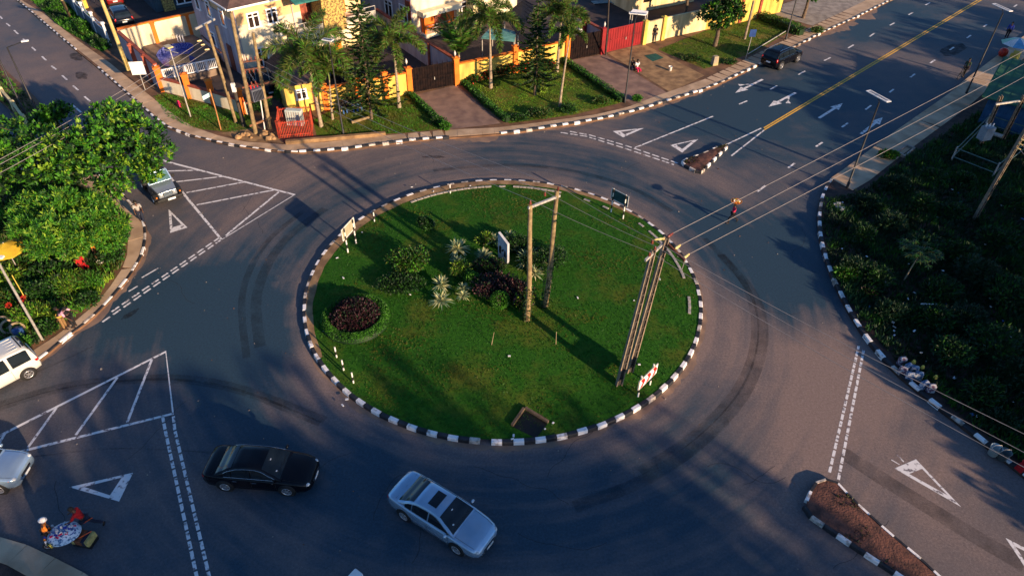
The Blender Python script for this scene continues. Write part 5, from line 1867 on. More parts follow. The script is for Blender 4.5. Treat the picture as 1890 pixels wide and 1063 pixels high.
F_RED, F_PINK, F_GREY = FAB('red', (0.50, 0.012, 0.015)), FAB('pink_red', (0.62, 0.02, 0.10)), FAB('grey', (0.36, 0.35, 0.34))
F_BLK, F_TAN, F_LILAC = FAB('black', (0.012, 0.012, 0.015)), FAB('tan', (0.26, 0.15, 0.06)), FAB('lilac', (0.60, 0.32, 0.42))
F_BLUE, F_JEAN, F_ORG = FAB('blue', (0.02, 0.04, 0.30)), FAB('denim', (0.05, 0.13, 0.32)), FAB('orange', (0.70, 0.20, 0.02))
F_GRN, F_WHT, F_YEL = FAB('dark_green', (0.03, 0.06, 0.035)), FAB('white', (0.72, 0.70, 0.68)), FAB('yellow', (0.66, 0.48, 0.08))
F_SAND = FAB('sand', (0.42, 0.34, 0.12))
F_NAVY, F_BRN = FAB('navy', (0.015, 0.02, 0.04)), FAB('brown', (0.17, 0.06, 0.03))


def gp(px, py, z=0.0):
    p = G(px, py, z); return (p.x, p.y, z)


def face(a, c):
    d = G(*c) - G(*a); return math.atan2(d.y, d.x)


# woman crossing with a tray on her head
t = person('person in a pink red top crossing the road with a tray on the head', gp(1349, 411), face((1362, 408), (1336, 409)), F_PINK, F_BLK, 'walk', 1.6, stride=.42, arms=(((60, 15), (100, 70)), ((-150, -60), (-170, -60))))
b = MB()
b.lathe([(.002, 0), (.30, 0), (.36, .05), (.375, .075), (.355, .06), (.29, .02), (.002, .015)], (0, 0, 0), FAB('basket', (0.60, 0.24, 0.06)), 18)
tp = gp(1349, 411)
tray = tag(b.build('food_tray', None, (tp[0], tp[1], 1.66)), 'round orange brown tray of food carried on the head of the crossing person', 'tray')
b = MB()
for i in range(16):
    a, r_ = rnd.uniform(0, 6.28), rnd.uniform(0, .26); b.ball((r_ * math.cos(a), r_ * math.sin(a), .06), .06, rnd.choice((F_YEL, F_ORG, F_WHT, F_BRN)), 7, 5)
tag(b.build('food_heap', tray), kind='stuff')
person('person in a grey and black shirt walking on the left pavement', gp(264, 411, KZ), face((255, 380), (268, 420)), F_GREY, F_NAVY, 'walk', 1.74, stride=.22)
person('person in a lilac shirt and tan trousers bending at the pavement edge', gp(122, 606, KZ), face((110, 590), (150, 590)), F_LILAC, F_TAN, 'stand', 1.75, lean=.75, arms=(((20, -40), (10, -20)), ((-20, -60), (0, -40))), vest=F_YEL)
person('person all in black bending beside the one in tan trousers', gp(139, 603, KZ), face((150, 590), (120, 590)), F_BLK, F_BLK, 'stand', 1.68, lean=.9, arms=(((20, -70), (10, -60)), ((-20, -70), (0, -60))))
# street vendors with a barrow, lower left
pr = gp(168, 976)
person('person in a red shirt pushing the loaded barrow', pr, face((185, 975), (120, 985)), F_RED, F_NAVY, 'walk', 1.78, lean=.3, stride=.45, arms=(((20, -55), (0, -25)), ((-20, -55), (0, -25))))
person('person with a white cap and orange top beside the loaded barrow', gp(98, 1001), face((98, 1001), (130, 985)), F_ORG, F_BLK, 'stand', 1.62, hat=F_WHT, lean=.25)
bp_ = gp(130, 1000)
t = thing('wheelbarrow', 'barrow heaped with blue and white checked goods in the lower left', 'barrow', bp_, face((160, 985), (100, 1003)))
M_ORG = MAT('orange_tube', (0.65, 0.10, 0.02), (0.5, 0.07, 0.015), scale=5, rough=0.5)
M_CHK = MAT('checked_cloth', (0.50, 0.58, 0.66), (0.06, 0.14, 0.26), scale=11, rough=0.85, lo=0.40, hi=0.50)
b = MB(); b.add([(-.55, -.36, .62), (.55, -.45, .62), (.55, .45, .62), (-.55, .36, .62), (-.35, -.2, .35), (.35, -.26, .35), (.35, .26, .35), (-.35, .2, .35)], [(0, 1, 5, 4), (1, 2, 6, 5), (2, 3, 7, 6), (3, 0, 4, 7), (4, 5, 6, 7)], MAT('barrow_tray', (0.10, 0.14, 0.20), scale=5, rough=0.5)); b.build('tray', t)
b = MB(); b.tube([(.75, -.1, .26), (.3, -.22, .33), (-.4, -.30, .45), (-1.05, -.33, .72)], .022, M_ORG, 6); b.tube([(.75, .1, .26), (.3, .22, .33), (-.4, .30, .45), (-1.05, .33, .72)], .022, M_ORG, 6)
b.tube([(-.3, -.27, .42), (-.42, -.3, 0), (-.42, .3, 0), (-.3, .27, .42)], .02, M_ORG, 6); b.build('frame', t)
wheel_part(t, .75, 0, .2, .09, 1, 5)
b = MB(); prof = [(.70, 0.0), (.66, .12), (.5, .24), (.25, .30), (.004, .32)]
b.lathe(prof, (0, 0, .62), M_CHK, 20, True, Matrix(((.92, 0, 0), (0, .78, 0), (0, 0, 1)))); b.build('load_cloth', t)
b = MB()
for i in range(46):
    a = rnd.uniform(0, 6.28); r_ = rnd.uniform(.15, .62)
    b.box((r_ * .9 * math.cos(a), r_ * .75 * math.sin(a), .64 + .31 * (1 - (r_ / .7) ** 2) + .03), (rnd.uniform(.06, .16), rnd.uniform(.04, .1), rnd.uniform(.04, .1)), rnd.choice((F_WHT, F_WHT, F_BLUE, F_PINK, M_LIT, F_JEAN)), rz=rnd.uniform(0, 3))
for i in range(9):
    a = PI + (i - 4) * .22; b.cyl((.66 * math.cos(a + PI) * 1.0, .6 * math.sin(a + PI), .62), (.66 * math.cos(a + PI), .6 * math.sin(a + PI), .82), .045, rnd.choice((F_YEL, F_GRN, F_BLUE, F_ORG, F_WHT)), 8)
tag(b.build('goods', t), kind='stuff')
sb_ = gp(160, 1000)
t = thing('cool_box', 'brown and yellow striped load standing behind the barrow', 'box', sb_, face((150, 1000), (172, 1004)))
b = MB()
for k, (x, m_) in enumerate(((-.38, F_SAND), (-.19, F_BRN), (0.0, F_BRN), (.19, F_NAVY), (.38, F_SAND))):
    b.box((x * .85, 0, .34), (.158, .55, .34), m_)
b.build('body', t, bevel=.03)
b = MB(); b.box((0, 0, .1), (.8, .5, .2), M_TRIM); b.build('base', t)
# upper right walkers
person('person in dark green walking with a bicycle at the right roadside', gp(1777, 141), face((1777, 141), (1745, 160)), F_GRN, F_BLK, 'walk', 1.75, stride=.25)
person('person in a bright blue top standing at the far right roadside', gp(1856, 72), face((1856, 72), (1840, 90)), F_BLUE, F_BLK, 'stand', 1.75, sleeves=.9)
# by the gates
person('person in dark clothes standing against the cream wall beside the red gate', gp(1207, 79, KZ), RAD(-80), F_BLK, F_NAVY, 'stand', 1.78)
person('person in white and red sitting on the driveway edge', gp(1175, 130, KZ), RAD(-60), F_WHT, F_PINK, 'sit', 1.7, seat=.2)
person('person in black sitting on the driveway edge behind the lamp post', gp(1166, 127, KZ), RAD(-75), F_BLK, F_NAVY, 'sit', 1.7, seat=.2)
for i, (px, py, lab) in enumerate(((634, 207, 'person in jeans sitting on the grass nearest the lamp post'), (644, 205, 'person in dark clothes second from the lamp post in the seated row'), (654, 203, 'person in jeans third from the lamp post in the seated row'), (663, 201, 'person in jeans sitting furthest from the lamp post'))):
    person(lab, gp(px, py, KZ), RAD(-55 - 5 * i), (F_BLK, F_NAVY, F_BLK, F_GRN)[i], (F_JEAN, F_BLK, F_JEAN, F_JEAN)[i], 'sit', 1.7, seat=.38, group='people seated in a row on the grass')
b = MB(); p = gp(648, 204, KZ); b.box((0, .15, .32), (1.9, .28, .05), M_WOOD); b.box((-.8, .15, .15), (.08, .25, .3), M_WOOD); b.box((.8, .15, .15), (.08, .25, .3), M_WOOD)
tag(b.build('bench', None, p, RAD(28)), 'low wooden bench under the seated row of people', 'bench')
person('person in a red shirt sitting in the weeds under the yellow green tree', gp(154, 497, KZ), RAD(-30), F_RED, F_RED, 'sit', 1.7, seat=.3)
person('person in an orange top sitting nearest the pavement under the tree', gp(183, 470, KZ), RAD(-60), F_ORG, F_TAN, 'sit', 1.7, seat=.3)
person('person in orange sitting left of the other orange top under the tree', gp(160, 462, KZ), RAD(-20), F_ORG, F_BLK, 'sit', 1.7, seat=.3)
# ------------------------------------------------------------------ walls, houses and gardens behind the upper kerb
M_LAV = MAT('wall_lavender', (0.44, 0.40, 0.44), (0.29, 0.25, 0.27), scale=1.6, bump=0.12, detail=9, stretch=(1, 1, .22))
M_CREAM = MAT('wall_cream', (0.72, 0.60, 0.34), (0.42, 0.32, 0.17), scale=1.4, bump=0.12, detail=9, lo=0.3, stretch=(1, 1, .25))
M_PALE = MAT('wall_pale', (0.74, 0.66, 0.48), (0.52, 0.44, 0.30), scale=1.4, bump=0.1, detail=9, lo=0.28, stretch=(1, 1, .25))
M_PEACH = MAT('wall_peach', (0.72, 0.46, 0.24), (0.62, 0.38, 0.18), scale=0.8, bump=0.1, detail=8)
M_YWALL = MAT('wall_yellow', (0.70, 0.50, 0.10), (0.34, 0.22, 0.05), scale=1.5, bump=0.15, detail=9, lo=0.32, hi=.6, stretch=(1, 1, .3))
M_ORW = MAT('wall_orange', (0.72, 0.19, 0.02), (0.58, 0.13, 0.015), scale=1.5, bump=0.1)
M_COP = MAT('coping_red', (0.34, 0.085, 0.045), (0.22, 0.05, 0.03), scale=2.5, bump=0.2)
M_STONEC = MAT('stone_cladding', (0.50, 0.36, 0.10), (0.16, 0.10, 0.04), scale=7, bump=1.0, fine=9, lo=0.42, hi=0.58)
M_WFR = MAT('window_frame_white', (0.80, 0.80, 0.80), (0.72, 0.72, 0.72), scale=3, rough=0.5)
M_WGL = MAT('window_glass', (0.035, 0.022, 0.018), (0.015, 0.012, 0.012), scale=1.5, rough=0.1, spec=0.6)
M_DOOR = MAT('panel_door', (0.22, 0.055, 0.035), (0.12, 0.03, 0.02), scale=3, rough=0.5)
M_TEAL = MAT('teal_roof', (0.03, 0.16, 0.14), (0.02, 0.09, 0.085), scale=2, rough=0.6)
M_NROOF = MAT('navy_roof', (0.005, 0.009, 0.020), (0.003, 0.005, 0.011), scale=1.5, rough=0.7, bump=0.2)
M_BROOF = MAT('brown_roof', (0.14, 0.085, 0.07), (0.07, 0.045, 0.04), scale=1.6, rough=0.85, bump=0.4)
M_GATEB = MAT('gate_dark', (0.005, 0.004, 0.005), (0.016, 0.009, 0.008), scale=3, rough=0.9, spec=0.08)
M_GATER = MAT('gate_red', (0.24, 0.009, 0.012), (0.15, 0.006, 0.009), scale=1.2, rough=0.6)
M_DRIVE = MAT('driveway', (0.27, 0.17, 0.125), (0.16, 0.10, 0.08), scale=1.1, bump=0.3, fine=12, detail=9)
M_DECK = MAT('pool_deck', (0.24, 0.17, 0.12), (0.14, 0.10, 0.08), scale=1.2, bump=0.2, detail=8)
M_MOS = MAT('pool_mosaic', (0.22, 0.24, 0.55), (0.02, 0.04, 0.26), scale=9, rough=0.3, lo=0.42, hi=0.58)
M_YARD = MAT('yard_paving', (0.06, 0.042, 0.04), (0.03, 0.024, 0.025), scale=1.0, bump=0.2, detail=8)


def g(px, py, z=KZ):
    return G(px, py, z)


def sheet(name, pix, mat, z, kind='structure', world=None):
    b = MB(); P = [g(*p, z) for p in pix] if world is None else [Vector((p[0], p[1], z)) for p in world]
    n = len(P); ar = sum(P[i].x * P[(i + 1) % n].y - P[(i + 1) % n].x * P[i].y for i in range(n))
    b.poly(P if ar > 0 else P[::-1], mat); o = b.build(name)
    return struct(o) if kind == 'structure' else o


sheet('yard', [(300, 165), (352, 180), (396, 192), (460, 210), (557, 203), (755, 170), (840, 155), (1048, 111), (1110, 99), (1185, 80), (1430, 20), (1480, -60), (300, -140), (120, -60), (215, 85)], M_YARD, KZ + .004)
sheet('lawn', [(284, 178), (305, 172), (352, 185), (400, 198), (462, 214), (470, 236), (435, 246), (352, 236), (310, 216)], M_LAWN2, KZ + .008)
sheet('lawn', [(578, 222), (606, 206), (755, 174), (822, 238), (740, 246), (610, 252), (584, 250)], M_LAWN2, KZ + .008)
sheet('lawn', [(852, 157), (1046, 115), (1146, 190), (1060, 212), (940, 228)], M_LAWN2, KZ + .008)
sheet('lawn', [(1215, 92), (1300, 58), (1430, 28), (1480, 45), (1390, 98), (1300, 128)], M_LAWN2, KZ + .008)
sheet('lawn', [(48, -10), (135, -10), (206, 88), (188, 96), (110, 50)], M_LAWN, KZ + .008)
sheet('driveway', [(764, 176), (844, 157), (924, 228), (824, 240)], M_DRIVE, KZ + .012)
sheet('driveway', [(1048, 113), (1115, 100), (1242, 178), (1170, 196)], M_DRIVE, KZ + .012)
sheet('driveway', [(1120, 98), (1187, 81), (1300, 140), (1250, 165), (1236, 170)], M_SAND, KZ + .012)
sheet('path', [(1500, 48), (1430, 28), (1440, 10), (1530, -20), (1640, -20), (1560, 20)], M_CONC, KZ + .012)


def tz(poly_pix, n, hgt, mats, name='grass', wd=0.03, bl=3):
    P = [XY(g(*p)) for p in poly_pix]
    return tufts(name, P, n, hgt, mats, lambda x, y: KZ, bl, wd)


tz([(284, 178), (305, 172), (462, 214), (470, 236), (435, 246), (352, 236), (310, 216)], 3000, .14, (L_MID, L_BRIGHT, L_STRAW))
tz([(578, 222), (606, 206), (755, 174), (822, 238), (740, 246), (610, 252)], 4200, .12, (L_STRAW, L_OLIVE, L_BRIGHT, L_STRAW))
tz([(852, 157), (1046, 115), (1146, 190), (1060, 212), (940, 228)], 5000, .11, (L_STRAW, L_BRIGHT, L_YELLOW, L_STRAW))
tz([(1215, 92), (1300, 58), (1430, 28), (1480, 45), (1390, 98), (1300, 128)], 3500, .14, (L_WEED, L_OLIVE, L_STRAW, L_MID))
tz([(48, -10), (135, -10), (206, 88), (188, 96), (110, 50)], 2500, .4, (L_MID, L_BRIGHT, L_DARK), 'ground_cover', .1)


# ---- walls
def wall(label, P, h, mat, cop=None, pil=None, pil_mat=None, th=.2, gr='compound walls', cap=None, ph=None, pw=.38, pidx=None):
    P = [Vector((p[0], p[1], KZ)) for p in P]
    t = thing('compound_wall', label, 'wall', P[0], group=gr)
    b = MB(); c = MB()
    for i in range(len(P) - 1):
        a, e = P[i] - P[0], P[i + 1] - P[0]
        b.beam(a + Vector((0, 0, h / 2 - .1)), e + Vector((0, 0, h / 2 - .1)), th, h + .2, mat)
        if cop:
            c.beam(a + Vector((0, 0, h + .06)), e + Vector((0, 0, h + .06)), th + .14, .12, cop)
    b.build('wall', t)
    if cop: c.build('coping', t)
    for q in (pil or []):
        q = Vector((q[0], q[1], KZ)) - P[0]
        b = MB(); hh = ph or h + .25
        b.box(q + Vector((0, 0, hh / 2 - .05)), (pw, pw, hh + .1), pil_mat or M_COP, rz=RAD(28)); b.box(q + Vector((0, 0, hh + .04)), (pw + .12, pw + .12, .1), pil_mat or M_COP, rz=RAD(28))
        b.box(q + Vector((0, 0, hh + .13)), (pw * .8, pw * .8, .1), pil_mat or M_COP, rz=RAD(28), taper=.4)
        b.build('pillar', t)
    return t


C0 = g(302, 168); C1 = G(217, 58, 2.55)
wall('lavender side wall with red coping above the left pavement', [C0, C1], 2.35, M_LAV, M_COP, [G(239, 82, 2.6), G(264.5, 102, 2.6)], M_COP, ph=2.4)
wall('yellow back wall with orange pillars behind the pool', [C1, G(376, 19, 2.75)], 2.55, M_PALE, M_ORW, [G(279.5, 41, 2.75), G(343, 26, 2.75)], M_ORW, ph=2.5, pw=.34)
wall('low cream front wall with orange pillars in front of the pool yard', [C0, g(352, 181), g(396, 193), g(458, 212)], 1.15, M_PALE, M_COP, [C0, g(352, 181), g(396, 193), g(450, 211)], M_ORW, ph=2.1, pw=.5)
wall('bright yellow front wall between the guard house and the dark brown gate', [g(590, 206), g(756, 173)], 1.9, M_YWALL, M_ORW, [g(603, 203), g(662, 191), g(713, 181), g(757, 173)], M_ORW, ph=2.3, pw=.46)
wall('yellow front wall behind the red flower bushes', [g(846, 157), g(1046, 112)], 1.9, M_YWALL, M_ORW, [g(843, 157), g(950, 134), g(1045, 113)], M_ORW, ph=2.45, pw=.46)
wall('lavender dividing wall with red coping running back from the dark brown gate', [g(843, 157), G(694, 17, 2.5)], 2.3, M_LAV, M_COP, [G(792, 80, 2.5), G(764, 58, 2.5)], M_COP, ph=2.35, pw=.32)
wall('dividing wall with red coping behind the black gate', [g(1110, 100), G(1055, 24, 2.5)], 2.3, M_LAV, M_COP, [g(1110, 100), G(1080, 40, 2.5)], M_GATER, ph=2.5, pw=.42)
wall('cream and yellow wall running right from the red gate to the tree', [g(1187, 82), g(1240, 68), g(1300, 55)], 2.2, M_CREAM, None, [g(1187, 82), g(1221, 74)], M_YWALL, pw=.4, ph=2.3)
wall('bright yellow wall behind the tree by the upper road', [g(1300, 55), g(1360, 43), g(1440, 22)], 2.5, M_YWALL, None, [g(1363, 43), g(1398, 34)], M_COP, pw=.3, ph=2.5)


def gate(label, A, B, h, mat, n=10, peaks=False, gr='compound gates', door=False):
    c = (A + B) / 2; d = B - A; d.z = 0; L = d.length
    t = thing('gate', label, 'gate', c, math.atan2(d.y, d.x), gr)
    for sx in (-1, 1):
        b = MB(); w_ = L / 2 - .03
        b.box((sx * L / 4, 0, h / 2), (w_, .05, h - .12), mat)
        for k in range(n + 1):
            x = sx * L / 4 - w_ / 2 + w_ * k / n
            b.box((x, -.04, h / 2), (.04, .04, h - .1), mat)
            if peaks and k % 2 == 0:
                b.box((x, 0, h + .08), (.05, .05, .3), mat, taper=.2)
        for z in (.15, h * .5, h - .08):
            b.box((sx * L / 4, -.045, z), (w_, .05, .08), mat)
        b.build('gate_leaf', t)
    b = MB(); b.box((.12, -.08, h * .45), (.05, .05, .25), M_STEEL); b.build('handle', t)
    return t


gate('dark brown double gate between two orange pillars', g(763, 172), g(837, 158), 2.3, M_GATEB, 8, True)
gate('black sheet gate left of the red pillar', g(1052, 112), g(1105, 101), 2.4, M_GATEB, 6)
gate('bright red double gate with a tan apron', g(1119, 98), g(1181, 83), 2.4, M_GATER, 7)
for px, py, lab in ((755, 173, 'lantern on the pillar left of the dark brown gate'), (842, 157, 'lantern on the pillar right of the dark brown gate'), (1046, 112, 'lantern on the orange pillar left of the black gate'), (1111, 100, 'lantern on the red pillar between the gates')):
    p = g(px, py); p.z = KZ + 2.68
    b = MB(); b.cyl((0, 0, 0), (0, 0, .08), .05, M_STEEL, 8); b.lathe([(.05, .08), (.09, .14), (.085, .32), (.03, .40), (.01, .5)], (0, 0, 0), M_PW, 8); tag(b.build('lantern', None, p), lab, 'lamp', 'pillar lanterns')
b = MB(); b.ball((0, 0, 0), .22, M_SIGNW, 12, 8); b.cyl((0, 0, -.5), (0, 0, -.15), .04, M_TRIM, 8); tag(b.build('globe_lamp', None, G(1071, 57, 3.0)), 'white globe lamp above the black gate', 'lamp')

# ---- pool
PZ = KZ + .6
deck_o = [XY(p) for p in (G(304, 150, PZ), G(398, 128, PZ), G(405, 92, PZ), G(352, 62, PZ), G(262, 86, PZ))]
po = [XY(G(*p, PZ)) for p in [(288, 103), (296, 91), (315, 83), (335, 80), (350, 80), (358, 86), (354, 95), (347, 102), (360, 107), (360, 113), (340, 118), (322, 121), (305, 123), (295, 113)]]
pv = [XY(p) for p in smoothline([(*p, 0) for p in po + [po[0]]], 4)][:-1]
t = thing('swimming_pool', 'half empty kidney shaped pool with blue mosaic walls on a raised deck', 'pool', (0, 0, 0))
b = MB(); c = Vector((sum(p[0] for p in pv) / len(pv), sum(p[1] for p in pv) / len(pv), 0))


def hit(c, a, P):
    d = Vector((math.cos(a), math.sin(a))); best = None
    for i in range(len(P)):
        p, q = P[i], P[(i + 1) % len(P)]
        e = (q[0] - p[0], q[1] - p[1]); den = d.x * e[1] - d.y * e[0]
        if abs(den) < 1e-9: continue
        tt = ((p[0] - c.x) * e[1] - (p[1] - c.y) * e[0]) / den; s = ((p[0] - c.x) * d.y - (p[1] - c.y) * d.x) / den
        if tt > 0 and 0 <= s <= 1 and (best is None or tt > best): best = tt
    return (c.x + d.x * best, c.y + d.y * best) if best else None


n = 72; I = [hit(c, 2 * PI * i / n, pv) for i in range(n)]; O = [hit(c, 2 * PI * i / n, deck_o) for i in range(n)]
b.add([(p[0], p[1], PZ) for p in I] + [(p[0], p[1], PZ) for p in O], [(i, n + i, n + (i + 1) % n, (i + 1) % n) for i in range(n)], M_DECK)
b.add([(p[0], p[1], KZ) for p in O] + [(p[0], p[1], PZ) for p in O], [(i, (i + 1) % n, n + (i + 1) % n, n + i) for i in range(n)], M_DECK); b.build('deck', t)
b = MB(); b.add([(p[0], p[1], KZ + .02) for p in I] + [(p[0], p[1], PZ + .03) for p in I], [(i, n + i, n + (i + 1) % n, (i + 1) % n) for i in range(n)], M_MOS)
b.poly([(p[0], p[1], KZ + .03) for p in I], M_MOS); b.build('basin', t)
b = MB(); b.poly([(c.x + (p[0] - c.x) * .72 + .6, c.y + (p[1] - c.y) * .72 - .5, KZ + .05) for p in I], MAT('pool_dregs', (0.10, 0.08, 0.05), (0.05, 0.04, 0.03), scale=2, rough=.25)); b.build('water', t)
b = MB()
for px in (331, 336, 341):
    p = G(px, 79, PZ); b.tube([p, p + Vector((0, 0, .8)), p + Vector((.1, -.35, .8)), p + Vector((.1, -.4, .2))], .03, M_WFR, 6)
b.build_each('handrail', t)
A, B = G(304, 148, PZ), G(404, 126, PZ); d = B - A
t = thing('railing', 'white baluster railing along the near side of the pool deck', 'railing', A)
b = MB(); b.beam((0, 0, .9), d + Vector((0, 0, .9)), .09, .09, M_WFR); b.beam((0, 0, .12), d + Vector((0, 0, .12)), .08, .07, M_WFR); b.build('rail', t)
b = MB()
for k in range(31):
    b.box(d * (k / 30) + Vector((0, 0, .48)), (.045, .045, .72) if k % 6 else (.12, .12, .95), M_WFR, rz=RAD(-20))
b.build('baluster', t)


# ---- houses
class Face:
    def __init__(s, O, U):
        s.O = Vector(O); s.U = Vector((U[0], U[1], 0)).normalized(); s.V = Vector((-s.U.y, s.U.x, 0))
    def at(s, px, py, off=0.0):
        d = _f + ((px - IW / 2) / FPX) * _r - ((py - IH / 2) / FPX) * _u
        o = s.O + s.V * off
        t_ = (o - CAMP).dot(s.V) / d.dot(s.V); P = CAMP + d * t_ - s.O
        return P.dot(s.U), P.z


def window(par, u, z, w_, h, y=0.0, frame=M_WFR, sgn=-1, mull=2, face='x'):
    """white framed casement on a wall lying in local x (face 'x') or y"""
    f = MB(); p = MB()
    def bx(mb, a, c, sz, m):
        if face == 'x': mb.box((a, y + sgn * .03 + c, sz[3]), (sz[0], sz[1], sz[2]), m)
        else: mb.box((y + sgn * .03 + c, a, sz[3]), (sz[1], sz[0], sz[2]), m)
    t_ = .13
    bx(f, u, 0, (w_ + 2 * t_, .10, t_, z + h / 2 + t_ / 2), frame); bx(f, u, 0, (w_ + 2 * t_ + .15, .16, t_, z - h / 2 - t_ / 2), frame)
    for sx in (-1, 1):
        bx(f, u + sx * (w_ / 2 + t_ / 2), 0, (t_, .10, h, z), frame)
    for k in range(1, mull):
        bx(f, u - w_ / 2 + w_ * k / mull, 0, (.12, .07, h, z), frame)
    bx(f, u, 0, (w_, .065, .07, z + h * .28), frame)
    fo = f.build('window', par)
    bx(p, u, -sgn * .02, (w_, .03, h, z), M_WGL); p.build('pane', fo)


O1 = G(425, 16, 6.4); U1 = (G(510, -3, 6.4) - O1); O1.z = KZ
F1 = Face(O1, U1)
t = thing('house', 'two storey cream house with a stone clad column and balconies', 'house', O1, math.atan2(F1.U.y, F1.U.x))
W1 = F1.at(690, 20, -1.6)[0]; WS = F1.at(531, 20)[0]; DP = 9.5
zb = F1.at(460, 44)[1]
b = MB()
b.box((WS / 2 + .6, DP / 2, zb / 2), (WS + 1.2, DP, zb), M_PALE)
b.box(((WS + W1) / 2 + .6, DP / 2 + .4, 3.1), (W1 - WS - 1.2, DP - .8, 6.2), M_CREAM)
b.build('wall', t)
b = MB(); b.box((WS / 2 + .6, DP / 2, (zb + 6.25) / 2), (WS + 1.2 + .012, DP + .012, 6.25 - zb), M_PEACH); b.build('upper_wall', t)
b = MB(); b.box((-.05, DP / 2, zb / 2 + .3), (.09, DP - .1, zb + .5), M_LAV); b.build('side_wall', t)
b = MB(); x0, x1 = -.5, W1 + .4
b.box(((WS + 1.2) / 2, -.3, 6.32), (WS + 2.2, .5, .16), M_WFR); b.box((-.32, DP / 2, 6.33), (.5, DP + .6, .14), M_WFR)
b.build('fascia', t)
b = MB(); b.add([(x0, -.55, 6.41), (x1, -.55, 6.41), (x1, DP + .5, 6.41), (x0, DP + .5, 6.41), (x0 + 4, DP / 2, 8.3), (x1 - 4, DP / 2, 8.3)], [(0, 1, 5, 4), (1, 2, 5), (2, 3, 4, 5), (3, 0, 4)], M_BROOF); b.build('roof', t)
for q in ([(449, 23), (476, 16), (484, 47), (458, 54)], [(485, 14), (510, 9), (516, 40), (493, 45)]):
    L_ = [F1.at(*p) for p in q]; u = sum(p[0] for p in L_) / 4; z = sum(p[1] for p in L_) / 4 ; w_ = (L_[1][0] - L_[0][0] + L_[2][0] - L_[3][0]) / 2; h = (L_[0][1] - L_[3][1] + L_[1][1] - L_[2][1]) / 2
    window(t, u, z - KZ, w_ - .45, h - .35)
u, z = F1.at(484, 108); window(t, u, max(1.5, z), 1.0, 1.7)
for k, yv in enumerate((2.2, 5.2, 7.8)):
    window(t, yv, 4.9, .7, 1.3, y=-.10, face='y', mull=1)
window(t, 6.0, 1.9, .8, 1.2, y=-.10, face='y', mull=1)
b = MB(); b.box((-.12, 2.4, 1.25), (.06, 1.0, 2.4), M_DOOR); b.build('door', t)
# projecting balcony bay
uc0, uc1 = F1.at(597, 40, -2.0)[0], F1.at(637, 30, -2.0)[0]
zc = F1.at(612, 58, -2.0)[1] - KZ
b = MB(); b.box(((uc0 + uc1) / 2, -1.15, (zc + 7.2) / 2), (uc1 - uc0, 1.9, 7.2 - zc), M_STONEC); b.build('stone_column', t)
ud0 = F1.at(548, 66, -2.0)[0]; zd = F1.at(570, 60, -2.0)[1] - KZ
b = MB(); b.box(((ud0 + W1) / 2, -.6, zd - .25), (W1 - ud0, 2.6, .5), M_PALE); b.box(((ud0 + uc1) / 2 + .6, -.9, zd - 1.0), (uc1 - ud0 - .2, 1.8, 1.0), M_PALE); b.build('balcony_slab', t)
for xa, xb in ((ud0, uc0), (uc1, W1)):
    b = MB()
    for z in (.5, .95):
        b.tube([(xa, -1.85, zd + z), (xb, -1.85, zd + z)], .035, M_STEEL, 6)
    n_ = max(2, int((xb - xa) / .9))
    for k in range(n_ + 1):
        b.cyl((xa + (xb - xa) * k / n_, -1.85, zd), (xa + (xb - xa) * k / n_, -1.85, zd + .95), .03, M_STEEL, 6)
    if xa == ud0:
        b.tube([(xa, -1.85, zd + .95), (xa, -.1, zd + .95)], .035, M_STEEL, 6)
    ro = b.build('balcony_rail', t)
    b = MB(); b.box(((xa + xb) / 2, -1.86, zd + .30), (xb - xa - .1, .03, .5), MAT('balcony_panel', (0.36, 0.34, 0.30), (0.25, 0.24, 0.21), scale=4)); b.build('balcony_panel', ro)
ur = WS + 1.2
b = MB(); b.box((ur + .75, .74, zd + 1.15), (1.3, .12, 2.3), M_DOOR)
for k in range(2):
    for j in range(3):
        b.box((ur + .45 + .6 * k, .66, zd + .45 + .7 * j), (.42, .05, .5), MAT('door_panel', (0.30, 0.08, 0.05), scale=3))
b.build('door', t)
b = MB(); b.box((ur + 2.0, .74, zd + 1.2), (.9, .1, 2.4), M_YWALL); b.box((uc1 + 1.0, .74, zd + 1.2), (1.2, .1, 2.4), M_ORW); b.box((uc1 + .2, .7, 1.2), (.8, .1, 2.4), M_ORW); b.box((uc1 - 1.2, .7, 1.2), (1.0, .1, 2.4), M_DOOR); b.build('painted_panel', t)
b = MB(); a0 = F1.at(522, 2, -1.0)[0]; b.extr([(a0, .3, 7.3), (uc0 - .05, .3, 7.3), (uc0 - .05, -2.2, 6.05), (a0 + .5, -2.2, 6.05)], (0, 0, .12), M_TEAL); b.build('awning', t)
b = MB()
for u in (.15, WS + .4):
    b.tube([(u, -.08, .2), (u, -.08, 6.1)], .05, M_LAV, 6)
b.build_each('downpipe', t)
b = MB(); b.box((WS - .9, -.3, 3.4), (.85, .4, .6), M_WFR); b.box((WS - .9, -.51, 3.4), (.5, .02, .45), M_TRIM); b.build('air_conditioner', t)
b = MB(); b.lathe([(.002, 0), (.55, 0), (.57, .5), (.55, 1.1), (.3, 1.3), (.002, 1.32)], (1.2, 7.4, 7.0), M_TRIM, 14); b.build('water_tank', t)
